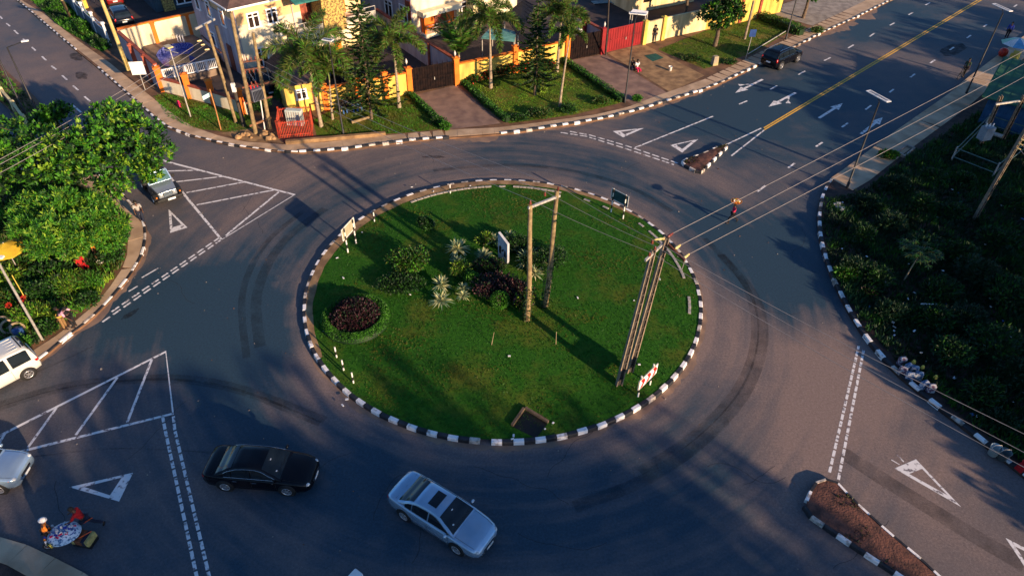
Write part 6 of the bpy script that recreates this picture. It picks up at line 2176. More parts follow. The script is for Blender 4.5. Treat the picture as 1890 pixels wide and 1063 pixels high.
# neighbour
O2 = g(767, 74); F2 = Face(O2, U1)
t = thing('house', 'cream house with an orange recessed porch behind the coconut palm', 'house', O2, math.atan2(F2.U.y, F2.U.x))
b = MB(); b.box((7, 5, 3.6), (14, 9.6, 7.2), M_PALE); b.build('wall', t)
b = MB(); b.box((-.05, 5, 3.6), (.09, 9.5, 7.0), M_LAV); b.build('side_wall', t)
L_ = [F2.at(778, 26), F2.at(839, 12), F2.at(839, 45), F2.at(780, 55)]
u0, u1, z1, z0 = L_[0][0], L_[1][0], (L_[0][1] + L_[1][1]) / 2 - KZ, (L_[2][1] + L_[3][1]) / 2 - KZ
b = MB(); b.box(((u0 + u1) / 2, .15, (z0 + z1) / 2), (u1 - u0, .06, z1 - z0), M_ORW); b.build('porch_wall', t)
b = MB()
for uu in (u0 + .05, u0 + (u1 - u0) * .72, u1):
    b.box((uu, -.4, (z0 + z1) / 2), (.28, .3, z1 - z0), M_ORW if uu < u1 else M_PALE)
b.box(((u0 + u1) / 2, -.35, z1 + .25), (u1 - u0 + .7, .9, .5), M_PALE); b.box(((u0 + u1) / 2, -.35, z0 - .2), (u1 - u0 + .7, .9, .4), M_PALE); b.build('porch', t)
b = MB(); b.box(((u0 + u1) / 2 + .3, .10, (z0 + z1) / 2), (1.6, .05, z1 - z0), M_DOOR); b.build('door', t)
b = MB(); b.tube([(u0, -.75, z0 + .5), (u1, -.75, z0 + .5)], .04, M_STEEL, 6); b.tube([(u0, -.75, z0 + .8), (u1, -.75, z0 + .8)], .04, M_STEEL, 6); b.build('balcony_rail', t)
for yv, zz in ((1.6, 2.2), (4.2, 4.6), (4.4, 2.0), (7.2, 4.6)):
    window(t, yv, zz, 1.2, 1.5, y=-.10, face='y')
window(t, u1 + 1.6, 4.2, 1.3, 1.6); window(t, u1 + 1.6, 1.6, 1.3, 1.6)
b = MB(); b.box((-.12, .75, 2.6), (.06, .9, 2.2), M_DOOR); b.build('side_door', t)
b = MB(); b.add([(-.6, -.6, 7.22), (14.6, -.6, 7.22), (14.6, 10.4, 7.22), (-.6, 10.4, 7.22), (4, 5, 9), (10, 5, 9)], [(0, 1, 5, 4), (1, 2, 5), (2, 3, 4, 5), (3, 0, 4)], M_BROOF); b.build('roof', t)
b = MB(); cx_, cz_ = F2.at(875, 30, -.8); b.box((cx_, -.8, 2.4), (1.1, 1.2, 4.8), M_CREAM); b.build('column', t)
# dark blue grey house, upper left
O3 = g(289, 24); t = thing('house', 'dark teal grey house with white framed glazing at the top edge', 'house', O3, math.atan2(F1.U.y, F1.U.x) + RAD(-4))
M_TG = MAT('wall_teal_grey', (0.05, 0.09, 0.115), (0.035, 0.06, 0.08), scale=1.2, bump=0.1)
b = MB(); b.box((6, 4.5, 3.2), (12, 9, 6.4), M_TG); b.build('wall', t)
b = MB(); b.box((1.4, -.15, 1.4), (1.2, .3, 2.8), M_STONEC); b.build('stone_panel', t)
for u, z, w_, h in ((3.2, 1.6, 1.5, 2.2), (6.0, 1.8, 1.2, 2.0), (8.2, 1.8, 1.2, 2.0), (1.2, 4.4, 1.2, 1.6), (4.0, 4.5, 2.0, 1.6), (7.5, 4.5, 2.0, 1.6)):
    window(t, u, z, w_, h)
b = MB(); b.box((.2, -.45, 2.5), (.8, .3, .6), M_WFR); b.build('air_conditioner', t)
b = MB(); b.box((6, 4.5, 6.5), (12.8, 9.8, .2), M_WFR); b.build('roof', t)
# right house with the dark roof
O4 = g(1240, 22); t = thing('house', 'low house with a big dark roof behind the red gate', 'house', O4, RAD(30))
b = MB(); b.box((0, 5, 1.4), (9, 7, 2.8), M_CREAM); b.build('wall', t)
b = MB(); b.add([(-5.6, .6, 2.82), (5.2, .6, 2.82), (5.2, 9.4, 2.82), (-5.6, 9.4, 2.82), (-2.5, 5, 4.9), (2.5, 5, 4.9)], [(0, 1, 5, 4), (1, 2, 5), (2, 3, 4, 5), (3, 0, 4)], M_NROOF); b.build('roof', t)
b = MB()
for u in (-2.5, 0, 2.5): b.box((u, 1.46, 1.6), (1.1, .06, 1.2), M_WGL)
b.build_each('window', t)


def canopy(label, pix, z, mat, posts=True, name='canopy'):
    P = [G(p[0], p[1], zz) for p, zz in zip(pix, z)]; c = sum(P, Vector()) / 4; c.z = KZ
    t = thing(name, label, 'canopy', c, group='canopies in the compounds')
    b = MB(); b.extr([p - c for p in P], (0, 0, .1), mat)
    nseg = 9
    for k in range(nseg + 1):
        a = P[0] + (P[1] - P[0]) * k / nseg - c; e = P[3] + (P[2] - P[3]) * k / nseg - c
        b.beam(a + Vector((0, 0, .12)), e + Vector((0, 0, .12)), .05, .05, mat)
    b.build('roof', t)
    b = MB()
    for p in P:
        q = p - c; b.cyl((q.x * .95, q.y * .95, 0), (q.x * .95, q.y * .95, q.z), .05, M_STEEL, 7)
    b.build_each('post', t)
    return t


canopy('dark navy sloping canopy in front of the cream house', [(489, 118), (536, 74), (563, 90), (515, 150)], (2.6, 3.3, 3.3, 2.6), M_NROOF)
canopy('pale teal flat canopy behind the palms', [(888, 72), (908, 50), (952, 62), (950, 78)], (2.4, 2.5, 2.5, 2.4), MAT('teal_sheet', (0.12, 0.30, 0.30), (0.07, 0.2, 0.2), scale=2, rough=.5))
canopy('dark canopy roof right of the teal one', [(930, 30), (966, 2), (988, 14), (956, 66)], (2.6, 3.4, 3.4, 2.6), M_NROOF)
canopy('small white roofed hut canopy behind the red gate', [(1163, 26), (1168, 20), (1196, 24), (1192, 30)], (2.6, 2.6, 2.6, 2.6), M_WFR)
# guard house
p = g(604, 200); t = thing('guard_house', 'small yellow guard house with a flat brown roof behind the palms', 'building', p, RAD(28))
b = MB(); b.box((-1.7, 1.4, 1.25), (3.0, 2.6, 2.5), M_YWALL); b.build('wall', t)
b = MB(); b.box((-1.7, 1.4, 2.58), (3.5, 3.1, .14), M_BROOF); b.build('roof', t)
window(t, -1.9, 1.6, .7, .7, y=.1, mull=2); b = MB(); b.box((-.6, .08, 1.0), (.8, .05, 2.0), M_DOOR); b.build('door', t)
# white pillared fence far left
Q = [g(120, 4), g(146, 31), g(162.6, 47), g(182, 66), g(204, 86)]
t = thing('fence', 'white and blue panel fence with white pillars beside the far left pavement', 'fence', Q[0])
M_BLUEP = MAT('panel_blue_grey', (0.10, 0.14, 0.18), (0.07, 0.09, 0.12), scale=2); M_WBL = MAT('pillar_pale', (0.55, 0.60, 0.64), (0.42, 0.46, 0.5), scale=3)
b = MB(); c = MB()
for i, q in enumerate(Q):
    pb_ = MB(); pb_.box(q - Q[0] + Vector((0, 0, 1.1)), (.22, .22, 2.3), M_WBL, rz=RAD(-45)); pb_.box(q - Q[0] + Vector((0, 0, 2.3)), (.34, .34, .14), M_SIGNW, rz=RAD(-45)); pb_.build('pillar', t)
    if i:
        a, e = Q[i - 1] - Q[0], q - Q[0]
        c.beam(a + Vector((0, 0, .7)), e + Vector((0, 0, .7)), .12, 1.4, M_BLUEP)
        for z in (1.5, 2.0): b.beam(a + Vector((0, 0, z)), e + Vector((0, 0, z)), .06, .08, M_WBL)
        b.beam(a + Vector((0, 0, 1.5)), e + Vector((0, 0, 2.1)), .04, .05, M_SIGNW)
b.build('rail', t); c.build('panel', t)
p = g(168, 16); t = thing('stall', 'green roofed stall with yellow crates behind the white fence', 'stall', p, RAD(-45))
b = MB(); b.box((0, 0, 2.2), (2.6, 2.0, .1), MAT('green_sheet', (0.14, 0.34, 0.16), (0.08, 0.2, 0.1), scale=2)); b.build('roof', t)
b = MB(); b.box((-.4, -.7, .9), (1.0, .5, 1.0), M_YWALL); b.box((.7, -.7, .9), (.6, .5, 1.0), F_YEL); b.build('crate', t)
b = MB(); b.box((1.2, -.6, 1.6), (.4, .4, .5), F_RED); b.build('red_box', t)
b = MB()
for x in (-1.2, 1.2):
    for y in (-.9, .9): b.cyl((x, y, 0), (x, y, 2.2), .04, M_STEEL, 6)
b.build_each('post', t)

# ---- gardens
GPALM = 'palms on the lawns'
def gpalm(lab, b_, top, zt_, seed, **kw):
    B = g(*b_); T = G(top[0], top[1], KZ + zt_); palm(lab, B, T, seed=seed, **kw)


gpalm('big leaning palm nearest the red cage with the longest plumes', (593, 234), (571, 122), 5.2, 1, fl=4.0, nf=13)
gpalm('thin palm right beside the black lamp post', (614, 221), (608, 148), 3.4, 2, fl=2.7, nf=10, trunk_r=.09)
gpalm('tall palm just left of the dark brown gate', (737, 199), (727, 92), 5.1, 3, fl=3.2, nf=11)
gpalm('tallest palm in front of the yellow wall', (906, 163), (904, 52), 5.4, 4, fl=3.4, nf=12)
gpalm('palm by the orange pillar at the far corner of the lawn', (1028, 133), (1036, 38), 4.9, 5, fl=3.0, nf=11)
gpalm('slim palm in the middle of the lawn edge with hanging plumes', (1033, 197), (1051, 74), 5.7, 6, fl=2.0, nf=8, trunk_r=.10)
palm('short coconut palm with upright fronds behind the gate pillar', g(848, 132), g(848, 132) + Vector((0, 0, 1.6)), nf=17, fl=3.6, upright=1, seed=7, bushy=False, shaft=False, trunk_r=.17)
pine('tall araucaria pine whose top leaves the frame', g(686, 220), 10.6, 2.6, seed=3, levels=21)
pine('shorter dense araucaria pine in front of the flower bushes', g(987, 176), 8.1, 2.2, seed=4, levels=19, bare=.17)
GH = 'clipped hedges along the driveways'
hedge('low hedge on the left edge of the brown gate driveway', [g(757, 177), g(792, 209), g(822, 238)], .5, .42, 2200)
hedge('low hedge on the right edge of the brown gate driveway', [g(854, 154), g(900, 196), g(937, 226)], .55, .45, 2600)
hedge('low hedge between the lawn and the black gate driveway', [g(1040, 115), g(1095, 152), g(1148, 189)], .6, .5, 2800)
hedge('loose hedge across the strip by the upper right lamp', [g(1404, 36), g(1440, 50), g(1478, 66)], 1.0, .8, 2400, (L_MID, L_OLIVE, L_BRIGHT, L_DARK))
FB = 'flowering bushes by the walls'
MF = (L_MID, L_DARK, L_MID, L_DARK, L_MID, L_RED)
for px, py, rx, h, n_, lab in ((868, 152, .9, .75, 1700, 'red flowered bush right beside the gate pillar'), (895, 146, 1.0, .85, 1900, 'red flowered bush between gate pillar and tallest palm'), (930, 138, 1.2, 1.0, 2400, 'fullest red flowered bush behind the tallest palm'), (965, 133, 1.0, .9, 1900, 'red flowered bush left of the shorter pine'), (1012, 124, .9, .7, 1500, 'flowered bush right of the shorter pine'), (668, 187, .8, .8, 1300, 'orange flowered bush behind the tall pine'), (700, 178, .8, .6, 1200, 'low flowered bush right of the tall pine')):
    bush('flower_bush', lab, 'shrub', g(px, py), (rx, rx * .7, h * .6), n_, .17, .1, MF, FB, blobs=6)
GB_ = 'garden shrubs by the upper kerb'
for px, py, rx, h, n_, ms, lab in ((960, 222, .8, .3, 800, (L_MID, L_DARK), 'ragged low shrub at the near tip of the hedge'), (1000, 214, 1.2, .35, 1300, (L_MID, L_DARK, L_OLIVE), 'wide ragged shrub along the near lawn edge'), (1045, 206, .9, .3, 900, (L_MID, L_DARK), 'low shrub near the slim palm on the kerb side'), (1110, 192, .9, .4, 900, (L_MID, L_OLIVE), 'shrub left of the lamp post by the driveway'), (1175, 187, .5, .3, 500, (L_MID, L_BRIGHT), 'small green shrub right of the lamp post'), (822, 240, .5, .4, 700, (L_MID, L_BRIGHT), 'rounded shrub at the near end of the left hedge'),
                                (808, 228, .6, .3, 600, (L_DARK, L_MID), 'dark shrub on the lawn beside the left hedge'), (1003, 172, .4, .3, 350, (L_YELLOW, L_OLIVE), 'small yellow plant right of the shorter pine'), (528, 190, 1.4, .9, 2400, (L_MID, L_DARK, L_BRIGHT), 'big leafy shrub behind the red cage'), (480, 205, 1.1, .7, 1500, (L_DARK, L_MID), 'dark shrub among the wooden poles'), (788, 62, 1.2, .6, 1200, (L_MID, L_BRIGHT), 'shrub under the orange porch'), (1345, 118, .8, .25, 500, (L_MID, L_DARK), 'weedy shrub beside the concrete stump'), (1275, 112, 1.0, .3, 900, (L_MID, L_DARK, L_OLIVE), 'weedy shrub by the green mat'), (1505, 60, .9, .35, 700, (L_MID, L_OLIVE), 'shrub at the pavement past the loose hedge'),
                                (112, 20, 1.2, .6, 1400, (L_MID, L_BRIGHT, L_DARK), 'shrub on the bank below the white fence, nearest the top edge'), (150, 55, 1.3, .6, 1600, (L_MID, L_BRIGHT, L_DARK), 'shrub on the bank below the white fence, in its middle'), (190, 88, 1.0, .5, 1000, (L_MID, L_DARK), 'shrub at the near end of the white fence')):
    bush('garden_shrub', lab, 'shrub', g(px, py), (rx, rx * .75, h), n_, .15, .09, ms, GB_, blobs=5)
GT = 'broadleaf trees by the upper road'
B = g(1319, 86); broadleaf('broadleaf_tree', 'dark broad crowned tree in front of the yellow wall', B, [(B + Vector(v), r) for v, r in (((0, 0, 3.0), 1.4), ((1.0, .3, 3.6), 1.3), ((-1.0, .4, 3.3), 1.2), ((.3, .6, 4.8), 1.4), ((-.6, .2, 5.6), 1.2), ((.9, .5, 5.6), 1.2))], 5600, .34, .2, (L_DARK, L_MID, L_DARK, L_BRIGHT), 21, GT, .2)
B = g(1482, 34); broadleaf('broadleaf_tree', 'bright green tree behind the upper right lamp post', B, [(B + Vector(v), r) for v, r in (((0, 0, 3.2), 1.5), ((-1.8, -.2, 3.3), 1.4), ((1.6, .5, 3.4), 1.5), ((-3.0, .2, 3.6), 1.2), ((.2, 1, 4.4), 1.4))], 5200, .36, .22, (L_MID, L_BRIGHT, L_MID, L_DARK), 22, GT, .17)
B = g(1262, 40); broadleaf('broadleaf_tree', 'dark tree hanging over the low dark roof', B, [(B + Vector(v), r) for v, r in (((0, 0, 3.8), 1.3), ((1.6, .3, 4.2), 1.4), ((-1.5, .4, 4.4), 1.3))], 3200, .32, .2, (L_DARK, L_DARK, L_MID), 23, GT, .17)

# ---- poles, cage and cables of the corner
def pole(label, b_, t_, r0=.15, r1=.10, mat=None, zt_=None, grp='wooden poles at the corner', extra=None, hz=None):
    B = g(*b_); h = hz or HZ(B, *t_); T = G(t_[0], t_[1], KZ + h)
    t = thing('utility_pole', label, 'utility pole', B, group=grp)
    b = MB(); b.tube([(0, 0, -.1), (T - B) * .5 + Vector((.03, 0, 0)), T - B], [r0, (r0 + r1) / 2, r1], mat or M_WOOD, 9); b.build('pole', t)
    return t, B, T


t, PA, TA = pole('leftmost wooden corner pole with a pale crossarm', (436, 227), (380, 45))
b = MB(); a, e = G(361, 54, TA.z - .25), G(396, 36, TA.z - .25); b.beam(a - PA, e - PA, .12, .14, M_STEEL); b.build_each('crossarm', t)
LA = [G(374, 75, TA.z - 1.7), G(381, 82, TA.z - 1.9), G(388, 91, TA.z - 2.1)]
b = MB()
for q in LA: insulator(b, q - PA, (-.7, -.7, .1), .09, .45, M_PORCY)
a, e = G(372, 66, TA.z - 1.6), G(408, 98, TA.z - 2.0); b.beam(a - PA, e - PA, .1, .1, M_RUST); b.build_each('insulator', t)
t, PB, TB = pole('dark weathered corner pole carrying a small white box', (451, 233), (399, 48), .17, .12, M_DWOOD)
b = MB(); q = PB + (TB - PB) * .42; b.box(q - PB + Vector((.1, -.22, 0)), (.28, .2, .7), M_SIGNW); b.build('meter_box', t)
B1, B2 = g(472, 247), g(498, 237); T1, T2 = G(426, 24, 9.5), G(467, 61, 8.0)
t = thing('transformer_frame', 'two yellowish poles carrying crossarms and a grey transformer beside the red cage', 'utility pole', B1, group='utility poles')
dirp = [(B1, T1), (B2, T2)]
for p, q in dirp:
    b = MB(); b.tube([p - B1 - Vector((0, 0, .1)), (p + q) / 2 - B1, q - B1], [.17, .145, .11], M_WOOD, 9); b.build('pole', t)
def onp(i, z):
    p, q = dirp[i]; return p + (q - p) * ((z - p.z) / (q.z - p.z))
b = MB()
for z in (5.9, 5.3): b.beam(onp(0, z) - B1 + (onp(0, z) - onp(1, z)) * .12, onp(1, z) - B1 - (onp(0, z) - onp(1, z)) * .3, .09, .1, M_RUST)
for z in (4.0, 2.75): b.beam(onp(0, z) - B1 + (onp(0, z) - onp(1, z)) * .25, onp(1, z) - B1 - (onp(0, z) - onp(1, z)) * .5, .1, .12, M_RUST)
b.beam(onp(0, .9) - B1 + (onp(0, 1) - onp(1, 1)) * .3, onp(1, 1.0) - B1 - (onp(0, 1) - onp(1, 1)) * .2, .1, .16, MAT('brown_plank', (0.22, 0.10, 0.05), (0.13, 0.06, 0.03), scale=4)); b.build_each('crossarm', t)
b = MB()
for z, up in ((5.9, 1), (5.3, -1), (4.0, 1)):
    for k in range(4 if z > 4.5 else 3):
        q = onp(0, z) * (1 - (k + .5) / 4) + onp(1, z) * ((k + .5) / 4); insulator(b, q - B1 + Vector((0, 0, .06 * up)), (0, 0, up), .07, .26)
b.build_each('insulator', t)
b = MB(); q = (onp(0, 3.3) + onp(1, 3.3)) / 2 - B1
ang = math.atan2((B2 - B1).y, (B2 - B1).x)
b.box(q, (.9, .62, .95), MAT('transformer_grey', (0.10, 0.11, 0.15), (0.07, 0.08, 0.1), scale=2, rough=.5), rz=ang)
for k in range(7): b.box(q + Vector((math.cos(ang) * (-.36 + .12 * k) + .42 * math.sin(ang), math.sin(ang) * (-.36 + .12 * k) - .42 * math.cos(ang), 0)), (.03, .22, .75), MAT('transformer_grey', (0, 0, 0)), rz=ang)
for k in range(3): insulator(b, q + Vector((math.cos(ang) * (-.28 + .28 * k), math.sin(ang) * (-.28 + .28 * k), .47)), (0, 0, 1), .06, .32, M_SIGNR)
b.build('transformer', t)
b = MB(); b.beam(onp(0, 2.75) - B1, (onp(0, 2.75) + onp(1, 2.75)) / 2 - B1, .3, .02, M_RUST); b.tube([g(489, 241) - B1, G(478, 168, 3.4) - B1], .05, M_SIGNW, 7); b.build('cable_duct', t)
t, PF, TF = pole('thin orange pole with a small pale blue street plate', (408, 241), (387, 165), .05, .05, MAT('pole_orange', (0.42, 0.20, 0.07), (0.3, 0.13, 0.05), scale=4))
b = MB(); a, e = G(374, 182, TF.z - .55), G(389, 174, TF.z - .55); b.beam(a - PF, e - PF, .03, .32, MAT('plate_blue', (0.45, 0.66, 0.68), (0.35, 0.55, 0.58), scale=3, rough=.4)); b.build('street_plate', t)
pole('yellow concrete pole beside the left end of the lavender wall', (237, 130), (187, 0), .19, .15, MAT('pole_yellow', (0.52, 0.42, 0.16), (0.4, 0.3, 0.1), scale=2, bump=.3))
pole('brown pole behind the white fence at the top edge', (128, 30), (114, 0), .16, .12, hz=5.5)
pole('thin dark pole between the black and the red gate', (1118, 102), (1124, 0), .08, .06, M_DWOOD, hz=6.5)
pole('leaning pale pole in front of the yellow wall', (1374, 73), (1391, 2), .14, .11, M_CPOLE)
# grey street lamp with a square head
B = g(352, 216); h = HZ(B, 316, 88); t = thing('street_lamp', 'slim grey lamp post with a small square head in front of the pool', 'lamp', B, group='street lamps')
b = MB(); b.tube([(0, 0, 0), (0, 0, h)], [.06, .045], M_STEEL, 8); b.build('post', t)
b = MB(); b.box((-.1, .1, h + .08), (.7, .45, .09), M_PORCY, rz=RAD(-40)); b.beam((-.6, .3, h - .25), (.7, -.3, h - .25), .05, .05, M_STEEL); b.build('lamp_head', t)
B = g(268, 166); t = thing('sign_board', 'blank white square board on a thin post by the left pavement', 'sign', B, group='road signs on posts')
h = HZ(B, 258, 137); b = MB(); b.cyl((0, 0, 0), (0, 0, h + 1.0), .035, M_STEEL, 7); b.build('post', t)
b = MB(); b.box((0, -.06, h + .55), (1.15, .04, 1.15), M_SIGNW, rz=RAD(10)); b.build('board', t)
# red cage
A, B = g(516, 256), g(577, 251); d = B - A; L = d.length; t = thing('fence', 'small red metal cage of vertical bars at the corner', 'fence', A, math.atan2(d.y, d.x))
M_RB = MAT('red_bars', (0.50, 0.045, 0.02), (0.22, 0.05, 0.03), scale=5, rough=.7)
for nm, (x0, y0), (x1, y1), n_ in (('front_panel', (0, 0), (L, 0), 20), ('side_panel', (L, 0), (L, 2.4), 13), ('side_panel', (0, 2.4), (0, 0), 13), ('back_panel', (L, 2.4), (0, 2.4), 20)):
    b = MB()
    for k in range(n_ + 1):
        x, y = x0 + (x1 - x0) * k / n_, y0 + (y1 - y0) * k / n_; e = k in (0, n_); b.box((x, y, .78 if e else .72), (.13 if e else .045, .13 if e else .045, 1.65 if e else 1.4), M_RB)
    for z in (.25, 1.3): b.beam((x0, y0, z), (x1, y1, z), .05, .05, M_RB)
    b.build(nm, t)
p = g(545, 235); t = thing('electric_box', 'pale blue grey feeder cabinet inside the red cage', 'cabinet', p, RAD(-5)); b = MB(); b.box((0, .3, .75), (1.3, .5, 1.3), MAT('cabinet_pale', (0.50, 0.58, 0.56), (0.36, 0.42, 0.42), scale=4)); b.build('body', t)
b = MB()
for k in range(6): b.box((-.5 + .2 * k, .03, .75), (.08, .04, 1.1), M_STEEL)
b.build('vent', t)
# low stone wall and rubble
b = MB(); a, e = g(528, 266), g(712, 250); b.beam(a - a + Vector((0, 0, .14)), e - a + Vector((0, 0, .14)), .3, .3, M_SAND); tag(b.build('low_wall', None, a), 'low sandy stone wall along the pavement below the palms', 'wall')
b = MB(); a, e = g(649, 229), g(683, 219); b.tube([Vector((0, 0, .12)), e - a + Vector((0, 0, .12))], [.13, .11], M_WOOD, 8); tag(b.build('timber_log', None, a), 'yellowish timber log lying on the grass by the tall pine', 'log')
GR = 'rocks on the corner mound'
RK_ = MAT('mound_rock', (0.40, 0.25, 0.12), (0.2, 0.12, 0.06), scale=3, bump=.5)
for i in range(16):
    p = g(rnd.uniform(425, 512), rnd.uniform(246, 258)); s = rnd.uniform(.12, .42); b = MB(); b.ball((0, 0, s * .3), s, RK_, 7, 5, (1, rnd.uniform(.6, 1), rnd.uniform(.45, .75)))
    o = b.build('rock', None, p, rnd.uniform(0, 6))
    for v in o.data.vertices: v.co *= 1 + .35 * mnoise.noise(v.co * 4 + Vector((i, 0, 0)))
    tag(o, 'tan rock on the dirt mound below the wooden poles', 'rock', GR)
sheet('verge', [(405, 246), (470, 236), (518, 250), (524, 265), (455, 261)], M_SAND, KZ + .03)
M_BSTUMP = MAT('stump_paint', (0.42, 0.33, 0.14), (0.25, 0.22, 0.18), scale=2, bump=.3)
# hydrant, bucket, stump, mats
b = MB(); b.lathe([(.12, 0), (.12, .05), (.085, .08), (.085, .42), (.13, .45), (.12, .55), (.06, .64), (.01, .66)], (0, 0, 0), F_PINK, 12); b.cyl((-.16, 0, .33), (.16, 0, .33), .05, F_PINK, 8); tag(b.build('fire_hydrant', None, g(332, 199)), 'small pinkish red hydrant on the grass by the low wall', 'hydrant')
b = MB(); b.lathe([(.002, .0), (.14, 0), (.18, .42), (.19, .43), (.17, .41), (.13, .02)], (0, 0, 0), M_SIGNW, 14); tag(b.build('bucket', None, g(1236.5, 131)), 'white bucket on the tan apron', 'bucket')
b = MB(); b.box((0, 0, .42), (.6, .5, .9), M_BSTUMP, rz=RAD(20), taper=.8); tag(b.build('stump_block', None, g(1318, 120), bevel=.03), 'leaning yellow and grey concrete block by the upper pavement', 'block')
sheet('path', [(1189, 103), (1210, 99), (1225, 107), (1205, 114)], MAT('green_mat', (0.015, 0.10, 0.07), (0.01, 0.06, 0.05), scale=3), KZ + .03)
t = thing('street_sign', 'blue plate on a thin leaning post near the parked black car', 'sign', g(1376, 110), group='road signs on posts'); b = MB(); h = HZ(g(1376, 110), 1386, 56); b.cyl((0, 0, 0), (.1, 0, h), .03, M_STEEL, 6); b.build('post', t); b = MB(); b.box((.1, -.05, h - .25), (.6, .03, .7), MAT('plate_deep_blue', (0.02, 0.06, 0.22), scale=3)); b.build('plate', t)
a, e = g(1380, 102), g(1450, 60); b = MB(); b.tube([Vector((0, 0, .08)), e - a + Vector((0, 0, .12))], .05, M_STEEL, 6); tag(b.build('fallen_pole', None, a), 'thin pale pole lying across the grass by the upper road', 'pole')
for px, py, s, lab in ((1110, 6, 2.2, 'pale blue sheet lying on the bare ground at the top edge'), (1142, 6, 1.8, 'bluish plank leaning on the bare ground at the top edge')):
    b = MB(); b.box((0, 0, .12), (s, .9, .08), MAT('pale_blue_sheet', (0.22, 0.32, 0.36), (0.15, 0.22, 0.25), scale=3), rz=RAD(15)); tag(b.build('metal_sheet', None, g(px, py)), lab, 'sheet')
# wires of the corner
for i, (s, e) in enumerate(zip(LA, [(-110, 352), (-110, 361), (-110, 378)])):
    wire(('highest', 'middle', 'lowest')[i] + ' of three wires passing over the big tree', s, G(e[0], e[1], 6.3), .25, .016)
for i, (s, e) in enumerate(zip([onp(0, 6.1), (onp(0, 6.1) + onp(1, 6.1)) / 2, onp(1, 6.1)], WF)):
    wire(('left', 'middle', 'right')[i] + ' wire from the transformer frame to the wooden poles on the island', s, e, .5, .012, pts=20)
# ------------------------------------------------------------------ lamps
M_LPOST = MAT('lamp_post_black', (0.014, 0.014, 0.017), (0.024, 0.024, 0.026), scale=5, rough=.5)
M_CELL = MAT('solar_cell', (0.05, 0.06, 0.08), (0.03, 0.035, 0.05), scale=8, rough=.25)


def lamp(label, b_, t_, pan=None, z0=KZ, hz=None):
    B = G(b_[0], b_[1], z0); h = hz or HZ(B, *t_)
    t = thing('street_lamp', label, 'lamp', B, group='street lamps')
    b = MB(); b.tube([(0, 0, -.1), (0, 0, .5), (0, 0, .52), (0, 0, h)], [.10, .10, .075, .05], M_LPOST, 9); b.build('post', t)
    if pan:
        a, e = G(pan[0], pan[1], B.z + h + .12), G(pan[2], pan[3], B.z + h + .12); d = e - a; L = d.length; d.normalize()
        an = math.atan2(d.y, d.x); c = (a + e) / 2 - B
        b = MB(); b.box(c + Vector((0, 0, .02)), (L, .40, .05), M_SIGNW, rz=an); b.beam((0, 0, h), c, .05, .06, M_LPOST); po = b.build('lamp_head', t)
        b = MB(); n = 12
        for k in range(n): b.box(c + d * (L * .86 * ((k + .5) / n - .5)) + Vector((0, 0, .05)), (L * .86 / n * .55, .22, .012), M_CELL, rz=an)
        b.build('solar_panel', po)
    return t, B, h


lamp('black solar lamp post at the near end of the right pavement', (1563, 347), (1622, 189), (1602, 168, 1641, 189))
lamp('black solar lamp post at the upper right roadside', (1783, 173), (1850, 24), (1834, 8, 1866, 22))
lamp('black solar lamp post between the two driveways', (1153, 190), (1172, 38), (1161, 25, 1194, 27))
lamp('black solar lamp post among the palms by the upper kerb', (634, 249), (605, 81), (596, 73, 614, 76))
lamp('black lamp post in front of the loose hedge at the top', (1450, 74), (1463, 15), None, hz=7.0)
t, B, h = lamp('black lamp post with a long arm beside the left road', (76, 224), (10.7, 89))
b = MB(); e = G(46, 76, B.z + h + .3); b.tube([(0, 0, h), e - B], .04, M_LPOST, 6); b.box(e - B, (.5, .25, .07), M_SIGNW, rz=RAD(30)); b.build('arm', t)
lamp('black lamp post rising out of the left median', (47, 212), (0, 131), None, hz=7.2)
B = g(78, 627); t = thing('street_lamp', 'slim pale grey post leaning out of the weeds by the left pavement', 'lamp', B, group='street lamps'); b = MB(); b.tube([(0, 0, -.1), G(0, 490, 6.2) - B, G(-12, 466, 7.2) - B], [.07, .055, .045], M_STEEL, 8); b.build('post', t)
b = MB(); q = G(-6, 478, 6.9) - B; b.box(q + Vector((.1, 0, .1)), (.5, .2, .08), M_SIGNW); b.build('lamp_head', t)
# concrete barrier in the left median
Q = [g(-8, 158), g(8, 180), g(30, 205), g(50, 232)]
M_MAR = MAT('barrier_maroon', (0.10, 0.035, 0.035), scale=4); M_BCR = MAT('barrier_cream', (0.58, 0.50, 0.26), (0.42, 0.36, 0.2), scale=3, bump=.3)
t = thing('concrete_barrier', 'worn cream and maroon concrete rail barrier in the left median', 'barrier', Q[0])
for q in Q:
    b = MB(); b.box(q - Q[0] + Vector((0, 0, .45)), (.42, .42, 1.0), M_BCR, rz=RAD(-45), taper=.75); b.build('post', t, bevel=.04)
for i in range(3):
    b = MB(); a, e = Q[i] - Q[0], Q[i + 1] - Q[0]
    b.beam(a + Vector((0, 0, .72)), e + Vector((0, 0, .72)), .2, .16, M_BCR); b.beam(a + Vector((0, 0, .35)), e + Vector((0, 0, .35)), .2, .16, M_MAR); b.build('rail', t)
tufts('grass', [XY(g(*p)) for p in [(-60, 80), (0, 132), (58, 182), (105, 236), (110, 262), (58, 236), (0, 188), (-60, 142)]], 2600, .22, (L_MID, L_DARK, L_BRIGHT), lambda x, y: KZ + .02, 3, .05)

